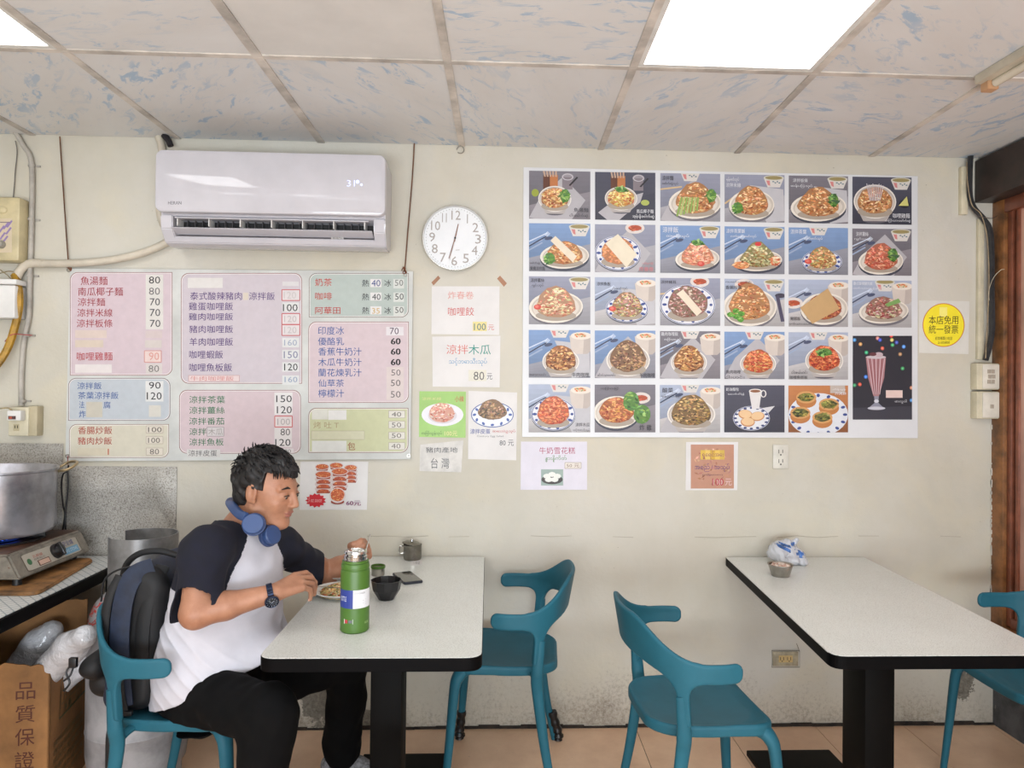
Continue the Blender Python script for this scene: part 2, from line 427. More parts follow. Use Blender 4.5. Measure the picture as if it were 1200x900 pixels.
# right wall: grey render below, brown wooden window above
def RX(y): return X1+SH*y*0.3
greyr = mat('grey_wall_render', (92, 92, 94), 0.8, var=0.2, vscale=12, bump=0.3, dirt=((190, 184, 172), 13, 0.66))
rw = structure('wall_right', 'dark grey rendered wall below the window')
MB().box((X1, YF, -0.05), (X1+0.12, 0, 0.40)).build('lower_wall', greyr, rw, smooth=None)
MB().box((X1, YF, 0.40), (X1+0.12, -2.6, H+0.1)).build('side_wall', plainw, rw, smooth=None)
MB().box((X1, -2.6, 2.3), (X1+0.12, 0, H+0.1)).build('upper_wall', plainw, rw, smooth=None)
win = structure('window_1', 'brown wooden window frame with a reddish reflection painted into its panes')
MB().box((X1-0.012, -0.072, 0.40), (X1+0.05, 0.0, 2.32), 0.003).build('jamb', BROWN, win)
MB().box((X1+0.004, -0.10, 0.46), (X1+0.06, -0.072, 2.30), 0.003).build('stop', RED_BROWN, win)
MB().box((X1+0.022, -0.120, 0.46), (X1+0.07, -0.10, 2.30), 0.003).build('sash_stile', DBROWN, win)
MB().box((X1+0.006, -0.138, 0.47), (X1+0.07, -0.118, 2.30), 0.004).build('sash_stile', RED_BROWN, win)
MB().box((X1+0.02, -1.25, 0.47), (X1+0.07, -1.19, 2.30), 0.004).build('sash_stile', RED_BROWN, win)
MB().box((X1+0.014, -2.5, 0.50), (X1+0.019, -0.132, 2.26)).build('pane', mat('painted_reflection_pane', (206, 158, 140), 0.18, var=0.12, vscale=1.2), win, smooth=None)  # pinkish brown base colour stands in for wood reflected in the glass
MB().box((X1-0.02, -2.6, 0.40), (X1+0.06, -0.07, 0.455), 0.004).build('sill', BROWN, win)
MB().box((X1+0.0, -2.6, 0.455), (X1+0.07, -0.10, 0.50), 0.004).build('bottom_rail', RED_BROWN, win)
MB().box((X1-0.01, -2.6, 2.26), (X1+0.06, 0, 2.32), 0.004).build('head', RED_BROWN, win)
MB().box((X1-0.01, -2.6, 0.40), (X1+0.06, -2.5, 2.32), 0.004).build('jamb', BROWN, win)
fl = MB()
for i in range(46):
    z = random.uniform(0.52, 1.55); s_ = random.uniform(0.003, 0.008)
    fl.box((X1-0.016, -0.004-s_*0.5, z), (X1-0.011, -0.001, z+s_*random.uniform(1, 4)), 0, None)
o = fl.build('paint_flakes', mat('white_flakes', (214, 208, 196), 0.8), win, smooth=None); o['kind'] = 'stuff'
bm_ = thing('trim_1', 'dark brown beam under the ceiling above the window', None, kind='structure')
MB().box((2.185, YF, 2.318), (X1+0.01, 0, 2.506), 0.004).build('beam', DBROWN, bm_)

# ceiling: slab, tiles, bars
def ctile_mat():
    t = NT('fleck_ceiling_tile'); tc = t.coord((1, 1, 1), rand=True)
    vr = t.n('ShaderNodeVectorRotate', _rotation_type='Z_AXIS'); oi = t.n('ShaderNodeObjectInfo')
    an = t.math('MULTIPLY', (oi, 'Random'), 6.28); t.l(tc, 'Vector', vr, 'Vector'); t.t.links.new(an[0].outputs[0], vr.inputs['Angle'])
    mp = t.n('ShaderNodeMapping'); mp.inputs['Scale'].default_value = (1.0, 2.6, 1); t.l(vr, 'Vector', mp, 'Vector')
    n = t.noise(mp, 8.5, 7, 0.7, 0.8); r = t.ramp(n, 'Fac', [(0.535, (0, 0, 0)), (0.60, (0.9, 0.9, 0.9))])
    n2 = t.noise(mp, 3.2, 3, 0.5); r2 = t.ramp(n2, 'Fac', [(0.4, (0.15, 0.15, 0.15)), (0.6, (0.85, 0.85, 0.85))])
    f = t.math('MULTIPLY', (r, 'Color'), (r2, 'Color'))
    n3 = t.noise(mp, 2, 4); c = t.ramp(n3, 'Fac', [(0.3, rgba((206, 203, 199))), (0.7, rgba((214, 213, 211)))])
    t.base(t.mix(f, (c, 'Color'), rgba((144, 174, 200)))); t.b.inputs['Roughness'].default_value = 0.6; return t.m
CT = ctile_mat(); CTW = mat('plain_ceiling_tile', (214, 211, 206), 0.6, var=0.03, vscale=3)
BARM = mat('yellowed_ceiling_bar', (212, 203, 192), 0.55, var=0.14, vscale=6)
ce = structure('ceiling', 'suspended ceiling of blue-flecked tiles between bars')
MB().box((X0, YF, H+0.03), (X1+0.12, 0.0, H+0.1)).build('ceiling_slab', plainw, ce, smooth=None)
gx = [-0.103+0.605*k for k in range(-6, 5)]; gx[0] = X0-0.3; gx[-1] = X1+0.3
gy = [0.0, -0.785]+[-0.785-0.61*k for k in range(1, 9)]; gy[-1] = YF
def sx(x, y): return min(max(x+SH*y, X0), X1+0.02)
LIGHTS = [(1, 1), (-3, 1), (1, 4), (-4, 4), (-1, 6), (3, 6), (-2, 4), (3, 3)]
def quadslab(mb, xa, xb, ya, yb, z0, z1, g=0.0):
    P = [(sx(xa, ya)+g, ya-g, z0), (sx(xb, ya)-g, ya-g, z0), (sx(xb, yb)-g, yb+g, z0), (sx(xa, yb)+g, yb+g, z0)]
    return mb.prism(P, (0, 0, z1-z0))
lit = {}
for i in range(len(gx)-1):
    kx = i-6
    for j in range(len(gy)-1):
        if (kx, j) in LIGHTS: lit[(kx, j)] = (gx[i], gx[i+1], gy[j], gy[j+1]); continue
        m = MB(); quadslab(m, gx[i], gx[i+1], gy[j], gy[j+1], H, H+0.01, 0.004)
        o = m.build('ceiling_tile', CTW if (kx, j) == (-1, 1) else CT, ce, smooth=None)
for i in range(1, len(gx)-1):
    x = gx[i]
    for j in range(len(gy)-1):
        wd = 0.013 if i != 5 else 0.016
        P = [(sx(x, gy[j])-wd, gy[j]-0.002, H-0.005), (sx(x, gy[j])+wd, gy[j]-0.002, H-0.005), (sx(x, gy[j+1])+wd, gy[j+1], H-0.005), (sx(x, gy[j+1])-wd, gy[j+1], H-0.005)]
        MB().prism(P, (0, 0, 0.006)).build('ceiling_bar', BARM if i != 9 else DBROWN if False else BARM, ce, smooth=None)
for j in range(1, len(gy)-1):
    MB().box((X0, gy[j]-0.012, H-0.004), (X1, gy[j]+0.012, H+0.001)).build('cross_bar', BARM, ce, smooth=None)
PEM = NT('lit_diffuser'); PEM.b.inputs['Base Color'].default_value = (0.9, 0.9, 0.9, 1); PEM.b.inputs['Emission Color'].default_value = (0.985, 0.99, 1.0, 1); PEM.b.inputs['Emission Strength'].default_value = PANEL_EMIT
seen = {(1, 1): 'large square white ceiling light panel above the photo menu', (-3, 1): 'white ceiling light panel at the upper left corner of the ceiling'}
for (k, j), (xa, xb, ya, yb) in lit.items():
    cx, cy = (xa+xb)/2+SH*(ya+yb)/2, (ya+yb)/2
    t = thing('ceiling_light', seen.get((k, j), 'square white ceiling light panel overhead behind the photographer, outside the picture'), 'ceiling light', (cx, cy, H), group=None if (k, j) in seen else 'light panels behind the photographer')
    m = MB(); quadslab(m, xa, xb, ya, yb, H+0.0, H+0.006, 0.026); m.build('diffuser', PEM.m, t, smooth=None)
    m = MB(); quadslab(m, xa, xb, ya, yb, H+0.007, H+0.028, 0.006); m.build('housing', mat('white_metal_frame', (222, 220, 214), 0.4), t, smooth=None)
    m = MB()
    for (x0, y0, x1, y1) in ((xa+0.008, ya-0.03, xb-0.008, ya-0.008), (xa+0.008, yb+0.008, xb-0.008, yb+0.03), (xa+0.008, ya-0.03, xa+0.03, yb+0.03), (xb-0.03, ya-0.03, xb-0.008, yb+0.03)):
        P = [(sx(x0, y0), y0, H-0.003), (sx(x1, y0), y0, H-0.003), (sx(x1, y1), y1, H-0.003), (sx(x0, y1), y1, H-0.003)]; m.prism(P, (0, 0, 0.008))
    m.build('frame', MATS['white_metal_frame'], t, smooth=None)

# floor tiles
ft = NT('beige_floor_tile'); mp = ft.coord(rand=True); n = ft.noise(mp, 5, 6, 0.7); r = ft.ramp(n, 'Fac', [(0.3, rgba((218, 178, 146))), (0.7, rgba((238, 202, 170)))])
n2 = ft.noise(mp, 40, 6, 0.8); r2 = ft.ramp(n2, 'Fac', [(0.62, (0, 0, 0)), (0.72, (0.5, 0.5, 0.5))]); ft.base(ft.mix((r2, 'Color'), (r, 'Color'), rgba((126, 98, 76)))); ft.b.inputs['Roughness'].default_value = 0.32
fo = structure('floor', 'beige ceramic floor tiles with thin dark joints')
MB().box((X0, YF, -0.08), (X1+0.12, 0.0, -0.0035)).build('joint_bed', mat('dark_joint', (66, 54, 46), 0.9), fo, smooth=None)
TS = 0.396; tb = bmesh.new(); vs = []
P = [(0.0015, -0.0015), (TS-0.0015, -0.0015), (TS-0.0015, -TS+0.0015), (0.0015, -TS+0.0015)]
tm = MB().prism([(x+SH*y, y, -0.006) for x, y in P], (0, 0, 0.006)); 
first = None
for j in range(15):
    for i in range(-8, 6):
        x = 0.284+i*TS; y = -0.004-j*TS
        if first is None:
            first = tm.build('floor_tile', ft.m, fo, smooth=None); o = first
        else: o = first.copy(); COL.objects.link(o)
        o.location = (x+SH*y, y, 0)
tb.free()
bb = MB()
for i in range(60):
    x = X0+i*(X1-X0)/60; bb.box((x, -0.006-random.uniform(0, 0.006), 0), (x+(X1-X0)/60+0.001, 0, random.uniform(0.006, 0.016)))
tag(bb.build('baseboard_back', mat('black_dirt_line', (52, 42, 34), 0.9, var=0.3, vscale=30), None, smooth=None), 'black line of dirt where the wall meets the floor', None, None, 'structure')
# ------------------------------------------------------------------ things on the back wall
PAPER = mat('white_paper', (220, 217, 215), 0.6, var=0.02, vscale=6)
WPLAST = mat('white_plastic', (224, 222, 218), 0.35, var=0.03)
IVORY = mat('ivory_plastic', (214, 205, 178), 0.4, var=0.06)
CHROME = mat('chrome', (214, 214, 212), 0.12, 1.0, var=0.02)
STEEL = mat('brushed_steel', (176, 172, 164), 0.32, 1.0, var=0.08, vscale=20)
BLACK = mat('black_plastic', (16, 16, 18), 0.45, var=0.1)

# --- air conditioner
AX0, AX1 = -1.308, -0.400
ac = thing('air_conditioner', 'long white wall-mounted split air conditioner above the menu board', 'air conditioner', ((AX0+AX1)/2, 0, 2.03))
ACW = mat('white_glossy_plastic', (198, 195, 200), 0.07, var=0.015)
def acprof(prof, xa, xb, name, m, bev=0.0):
    mb = MB(); mb.prism([(xa, y, z) for y, z in prof], (xb-xa, 0, 0), bev); return mb.build(name, m, ac, smooth=30)
ZT, ZB, ZF = 2.398, 2.034, 2.150
acprof([(0, ZT-0.012), (-0.19, ZT-0.006), (-0.19, ZF-0.006), (-0.17, ZF-0.012), (-0.11, ZF-0.018), (-0.11, ZB+0.052), (-0.165, ZB+0.030), (-0.15, ZB+0.008), (-0.12, ZB), (-0.03, ZB+0.004), (0, ZB+0.02)], AX0+0.012, AX1-0.004, 'body', ACW, 0.004)
# rounded ends close the outlet slot at both sides
for xa, xb in ((AX0+0.012, AX0+0.06), (AX1-0.05, AX1-0.003)):
    acprof([(-0.10, ZF-0.006), (-0.196, ZF-0.006), (-0.190, ZB+0.055), (-0.165, ZB+0.028), (-0.15, ZB+0.009), (-0.12, ZB+0.0015), (-0.1, ZB+0.0015)], xa, xb, 'end_cheek', ACW, 0.004)
pf = MB(); prev = None
def rring(y, ins, rad):
    P = []
    for cx_, cz_, a0 in ((AX1-rad, ZT-rad, 0), (AX0+rad, ZT-rad, 90), (AX0+rad, ZF+rad, 180), (AX1-rad, ZF+rad, 270)):
        for k in range(9): a = math.radians(a0+k*90/8); P.append(pf.bm.verts.new((cx_+(rad-ins)*math.cos(a), y, cz_+(rad-ins)*math.sin(a))))
    return P
RR = [rring(y, i_, 0.03) for y, i_ in ((-0.188, 0), (-0.213, 0), (-0.219, 0.0025), (-0.222, 0.008))]
for A_, B_ in zip(RR, RR[1:]):
    for k in range(len(A_)): pf.bm.faces.new((A_[k], A_[(k+1) % len(A_)], B_[(k+1) % len(A_)], B_[k]))
pf.bm.faces.new(RR[-1]); pf.bm.faces.new(RR[0][::-1])
pf.build('front_panel', ACW, ac, smooth=30)
DARK = mat('dark_slot', (34, 32, 32), 0.6)
MB().box((AX0+0.055, -0.125, ZB+0.05), (AX1-0.05, -0.108, ZF-0.018)).build('outlet', DARK, ac, smooth=None)
MB().prism([(AX0+0.055, -0.200, ZB+0.058), (AX0+0.055, -0.197, ZB+0.062), (AX0+0.055, -0.140, ZB+0.046), (AX0+0.055, -0.145, ZB+0.041)], (AX1-AX0-0.11, 0, 0), 0.0015).build('lower_louver', ACW, ac, smooth=30)
MB().box((AX0+0.07, -0.198, ZB+0.098), (AX1-0.07, -0.15, ZB+0.102), 0.001).build('upper_louver', ACW, ac, smooth=30)
for i in range(7):
    x = AX0+0.075+i*0.124; MB().box((x, -0.19, ZB+0.068), (x+0.004, -0.13, ZB+0.10), 0.001).build('vane', WPLAST, ac, smooth=None)
for i in range(26):
    x = AX0+0.07+i*0.030; MB().box((x, -0.15, ZB+0.07), (x+0.0015, -0.127, ZB+0.105)).build('fin', mat('grey_fin', (92, 90, 92), 0.5), ac, smooth=None)
F = Flat(lambda u, v, l: PY(u, v, -(0.2222+l*0.0002)))
F.text('HERAN', 197, 235.8, 212.5, 239.6, (84, 82, 88), 1)
F.build('brand_lettering', ac)
F = Flat(lambda u, v, l: PY(u, v, -(0.2223+l*0.0002)))
F.text('31', 406.5, 211, 416, 218.5, (210, 220, 255), 1); F.ell(419, 213, 2.2, 2.2, (200, 208, 255), 1); F.ell(423.5, 216.5, 1.6, 1.6, (226, 230, 255), 1)
F.build('display', ac, mat('lit_display', (206, 214, 255), 0.4, emit=0.9))
F = Flat(lambda u, v, l: PY(u, v, -(0.151+l*0.0002)))
F.rect(388, 276.5, 403, 284, (176, 172, 168), 0); F.text('81 BCA', 390, 278, 401, 282.5, (90, 88, 86), 1); F.build('rating_sticker', ac)
# refrigerant line cover, bending down to the left of the unit
t = thing('pipe_cover', 'cream plastic pipe cover sweeping from the air conditioner to the left', 'pipe', PY(110, 310, -0.02))
P = smoothpath([PY(x, y, -0.022) for x, y in ((207, 276), (190, 287), (165, 297), (135, 304), (105, 307.5), (70, 309), (46, 309))], 5)
MB().tube(P, 0.0165, 12).build('long_bend', mat('cream_pipe', (206, 196, 178), 0.5), t)
P = smoothpath([PY(x, y, -0.022) for x, y in ((50, 309), (38, 308.5), (30, 311), (24, 317), (20, 325))], 5)
MB().tube(P, 0.018, 12).build('elbow', MATS['cream_pipe'], t)
P = smoothpath([PY(x, y, -0.02) for x, y in ((186, 160), (190, 180), (187, 240), (192, 264), (204, 278))], 5)
MB().tube(P, 0.016, 12).build('riser', MATS['cream_pipe'], t)
P = smoothpath([PY(x, y, -0.04) for x, y in ((192, 158), (197, 164), (200, 171))], 4)
tag(MB().tube(P, 0.013, 8).build('foam_sleeve', mat('black_foam', (34, 30, 34), 0.9), t), 'black foam sleeve')

# --- conduit on the left
t = thing('grey_conduit', 'grey painted vertical conduit running down the wall at the far left', 'conduit', PY(36, 400, -0.02))
GREYP = mat('grey_painted_pipe', (182, 176, 166), 0.5, var=0.12)
P = smoothpath([PY(x, y, -0.014) for x, y in ((17, 153), (27, 170), (37, 192), (37, 260), (35, 330), (34, 370), (28, 400), (25, 440), (25, 475))], 5)
MB().tube(P, 0.0105, 10).build('tube', GREYP, t)
for x, y in ((37, 194), (36.5, 257), (35, 323), (31, 393), (26, 470)):
    m = MB(); c = PY(x, y, -0.014); m.lathe([(0.0125, -0.006), (0.0135, -0.003), (0.0135, 0.003), (0.0125, 0.006)], c, 12)
    m.box((c.x, -0.006, c.z-0.004), (c.x+0.03, 0.001, c.z+0.004)); m.build('clamp', GREYP, t)
def cord(name, label, px, r, col, dep=0.01, cat='cord', n=6, rough=0.5):
    P = smoothpath([PY(*(list(p)[:2]), -(p[2] if len(p) > 2 else dep)) for p in px], n)
    m = MB().tube(P, r, 6); o = m.build(name, mat('cord_'+name+str(col[0]), col, rough, var=0.15, vscale=30), None)
    return tag(o, label, cat)
cord('thin_wire', 'thin grey wire dropping from the ceiling to the beige water heater', [(18, 165), (20, 178), (18, 200), (17, 215), (15.5, 232)], 0.0022, (120, 116, 110))
cord('hanging_wire', 'rusty brown wire holding the upper left corner of the menu board', [(70, 160), (72, 190), (76, 250), (79.5, 300), (81, 315, 0.02)], 0.0028, (104, 66, 40), 0.014, 'wire')
cord('hanging_wire', 'rusty brown wire to the right of the air conditioner, holding the menu board', [(485.5, 168), (483, 210), (478, 270), (475, 308), (474, 318, 0.02)], 0.0028, (110, 68, 40), 0.014, 'wire')
# beige water heater
wh = thing('water_heater', 'beige wall box with purple marks and a round knob at the left edge', 'water heater', PY(0, 265, 0))
m = MB(); wbox(m, -40, 229, 22, 306, 0.075, 0.014); m.build('case', mat('aged_beige_plastic', (202, 188, 148), 0.4, var=0.08), wh)
F = Flat(lambda u, v, l: PY(u, v, -(0.0757+l*0.0002)))
F.rect(-30, 256, 14, 296, (206, 190, 162), 0)
for x, y in ((1, 268), (6, 264), (10, 262), (2, 276), (9, 270), (5, 280)): F.poly([(x-3, y+4), (x+3, y-4), (x+5, y-3), (x-1, y+5)], (142, 122, 168), 1)
F.line([(0, 260.5), (12, 260.5)], 1.0, (120, 104, 120), 1); F.build('label_plate', wh)
c = PY(2, 286.5, -0.076); MB().lathe([(0, -0.0), (0.0, 0.02), (0.013, 0.02), (0.016, 0.014), (0.017, 0)][::-1], (0, 0, 0), 20, Matrix.Translation(c) @ Matrix.Rotation(math.radians(90), 4, 'X')).build('knob', mat('grey_knob', (168, 162, 150), 0.35), wh)
c = PY(3, 246, -0.076); MB().ball((c.x, c.y, c.z), (0.02, 0.008, 0.016)).build('emblem_dome', MATS['aged_beige_plastic'], wh)
# white control box below it, with its tray
sb = thing('white_wall_box', 'small white box under the beige heater at the left edge', 'wall box', PY(10, 350, 0))
m = MB(); wbox(m, -40, 333, 17, 373, 0.08, 0.008); m.build('case', WPLAST, sb)
m = MB(); wbox(m, -40, 326, 19, 333, 0.085, 0.004); m.build('lid', WPLAST, sb)
cord('yellow_hose', 'thick yellow rubber gas hose hanging at the left edge', [(17, 322), (22, 340, 0.05), (22, 362, 0.05), (16, 388, 0.04), (8, 410, 0.05), (-4, 428, 0.06), (-20, 440, 0.06)], 0.0145, (186, 140, 28), 0.03, 'hose', 8)
cord('looped_wire', 'thin tangled cream wires above the yellow hose', [(0, 316), (8, 322), (14, 327), (24, 328), (20, 321), (10, 318), (-6, 322)], 0.002, (168, 150, 112), 0.02, 'wire', 8)
cord('red_tie', 'red plastic tie round the conduit and the yellow hose', [(6, 400, 0.02), (14, 392, 0.06), (26, 392, 0.035), (38, 393, 0.02)], 0.0022, (196, 92, 88), 0.02, 'tie')
ob = thing('surface_outlet_box', 'cream surface-mounted outlet box at the foot of the grey conduit', 'outlet', PY(30, 493, 0))
m = MB(); wbox(m, 10, 477, 33, 511, 0.05, 0.004); m.build('case', IVORY, ob)
m = MB(); wbox(m, 33, 476, 43, 511, 0.045, 0.003); m.build('side_cover', mat('darker_ivory', (190, 178, 148), 0.45), ob)
F = Flat(lambda u, v, l: PY(u, v, -(0.0507+l*0.0002)))
F.rect(15.5, 497, 22.5, 505, (188, 176, 144)); F.rect(17, 498.5, 18, 502, (60, 50, 40), 1); F.rect(20, 498.5, 21, 502, (60, 50, 40), 1); F.build('socket', ob)
pl = thing('white_plug', 'white plug adapter pushed into the cream outlet box', 'plug', PY(15, 487, -0.05))
m = MB(); wbox(m, 8, 481, 24, 493, 0.085, 0.004, 0.05); m.build('case', WPLAST, pl)
F = Flat(lambda u, v, l: PY(u, v, -(0.0857+l*0.0002))); F.rect(9.5, 487.5, 18.5, 491.5, (86, 60, 60)); F.rect(10.5, 488.2, 14, 490.8, (176, 84, 60), 1); F.build('marking', pl)
cord('plug_lead', 'short cream lead running from the plug adapter to the left edge', [(14, 481, 0.07), (8, 478, 0.06), (-6, 480, 0.04), (-25, 482, 0.03)], 0.003, (180, 160, 120), 0.05)

# --- big menu board
MDEP = 0.014
mbd = thing('menu_board', 'large hanging white menu board with handwritten Chinese dishes and prices', 'menu board', PY(280, 430, -0.01))
bm = MB(); wslab(bm, [(82, 314.5), (484, 318), (481, 538), (76.5, 540.5)], MDEP, 0.006); bm.build('board', mat('board_white', (206, 207, 203), 0.55, var=0.05, vscale=4, spec=0.3), mbd, smooth=None)
F = Flat(wallfn(MDEP+0.0006, 0.0001))
PINK, GREY, OUT = (206, 188, 192), (190, 190, 194), (140, 92, 96)
for (x0, y0, x1, y1, c, o_, co) in ((82, 319, 202, 440, (205, 187, 193), OUT, (1, 0, 1, 0)), (80, 443, 199.5, 493, (186, 192, 198), (112, 100, 108), (1, 1, 1, 0)), (81, 497, 198, 536.5, (206, 200, 182), (150, 128, 110), (1, 0, 1, 0)),
        (212, 320, 354, 449.5, (198, 188, 194), OUT, (1, 1, 0, 1)), (210, 457, 352.5, 531.5, (204, 185, 189), OUT, (1, 1, 1, 1)), (362, 320, 479, 372, (176, 186, 180), (110, 104, 96), (1, 0, 1, 0)),
        (361.5, 377, 479, 472, (204, 186, 190), OUT, (1, 0, 1, 0)), (361.5, 478, 478.5, 530.5, (194, 196, 158), (128, 96, 80), (1, 0, 1, 0))):
    F = Flat(wallfn(MDEP+0.0006, 0.0001)); F.rrect(x0, y0, x1, y1, 9, o_, 0, co); F.rrect(x0+0.7, y0+0.7, x1-0.7, y1-0.7, 8.6, (226, 220, 216), 1, co); F.rrect(x0+1.5, y0+1.5, x1-1.5, y1-1.5, 8, c, 2, co)
    F.build('coloured_field', mbd, print_mat('board_print', 0.6))
F = Flat(wallfn(MDEP+0.0012, 0.0001))      # price stickers and cover-up strips
def stick(x0, y0, x1, y1, c=(214, 210, 204), o=None, w=0.9):
    F = Flat(wallfn(MDEP+0.0012, 0.0001)); F.rect(x0, y0, x1, y1, c, 1)
    if o: F.frame(x0, y0, x1, y1, w, o, 2)
    F.build('price_sticker', mbd, print_mat('sticker_print', 0.5))
stick(170.8, 321.7, 191.3, 386); stick(170.5, 387.5, 190, 396, (206, 190, 188)); stick(170, 398.5, 189.5, 407.5, (206, 196, 190)); stick(169.2, 411, 189, 424.5, (222, 200, 194), (204, 140, 132)); stick(171, 426, 190, 438, (208, 200, 196))
stick(88, 387, 125, 396, (212, 194, 184)); stick(88, 398.5, 121, 407, (210, 194, 178)); stick(88, 427, 131, 437, (222, 214, 212))
stick(170.5, 446.5, 191.5, 470.5, (216, 216, 214)); stick(174.5, 475, 188.5, 488.5, (206, 202, 192)); stick(101, 471, 120, 489, (196, 190, 176))
for y in (499, 511.5, 525): stick(171.3, y, 191, y+8.5, (214, 206, 192), (178, 164, 148), 0.6)
stick(91, 525, 128, 533.5, (206, 196, 174))
stick(220, 325.5, 261, 337.5, (214, 210, 206)); stick(331, 330, 350, 335, (210, 206, 206))
for y in (339.5, 367.5, 380.5): stick(330.3, y, 351.3, y+12.6, (214, 206, 206), (190, 84, 84), 1.0)
for y in (354.5, 396, 410, 424.5, 440): stick(330.8, y, 350.5, y+11, (212, 212, 210))
stick(285, 343, 291, 351.5, (208, 196, 180)); stick(221, 440, 280.5, 447, (220, 202, 200), (190, 140, 136), 0.5)
stick(321.5, 460, 342.8, 486, (218, 214, 212)); stick(322, 487.7, 342.5, 500.4, (216, 206, 204), (196, 84, 80), 1.0); stick(321.5, 501.5, 342, 524, (216, 210, 208)); stick(331, 525.5, 344, 531, (214, 208, 206))
stick(242.5, 500.5, 262.3, 511.2, (200, 194, 194), (150, 140, 140), 0.5); stick(219, 526.5, 258, 536, (206, 204, 200))
for y in (327, 342.8, 359): stick(434, y, 447, y+9.5, (216, 214, 212)); stick(461, y, 473.5, y+11, (206, 208, 202))
stick(452.5, 383, 473, 393, (216, 210, 212)); stick(453, 430, 473, 469, (208, 194, 190))
stick(365.5, 480, 384, 491.5, (208, 206, 196)); stick(384.5, 480.5, 406, 492, (216, 214, 210)); stick(365, 505, 427, 515, (202, 200, 172), (176, 170, 146), 0.5); stick(365.5, 516.5, 406, 529, (212, 212, 206))
for y in (481.3, 493.6, 506.3, 518.6): stick(455.5, y, 474.5, y+8.4, (212, 208, 198), (170, 160, 144), 0.6)
IP = print_mat('ink_print', 0.6)
def ink(s_, x0, y0, x1, y1, c): Flat(wallfn(MDEP+0.0017, 0.0001)).text(s_, x0, y0, x1, y1, c, 1).build('lettering', mbd, IP)
RED, PUR, GRN, BLU, BLK, FNT = (158, 48, 58), (88, 62, 120), (58, 122, 84), (66, 96, 156), (44, 42, 46), (160, 150, 148)
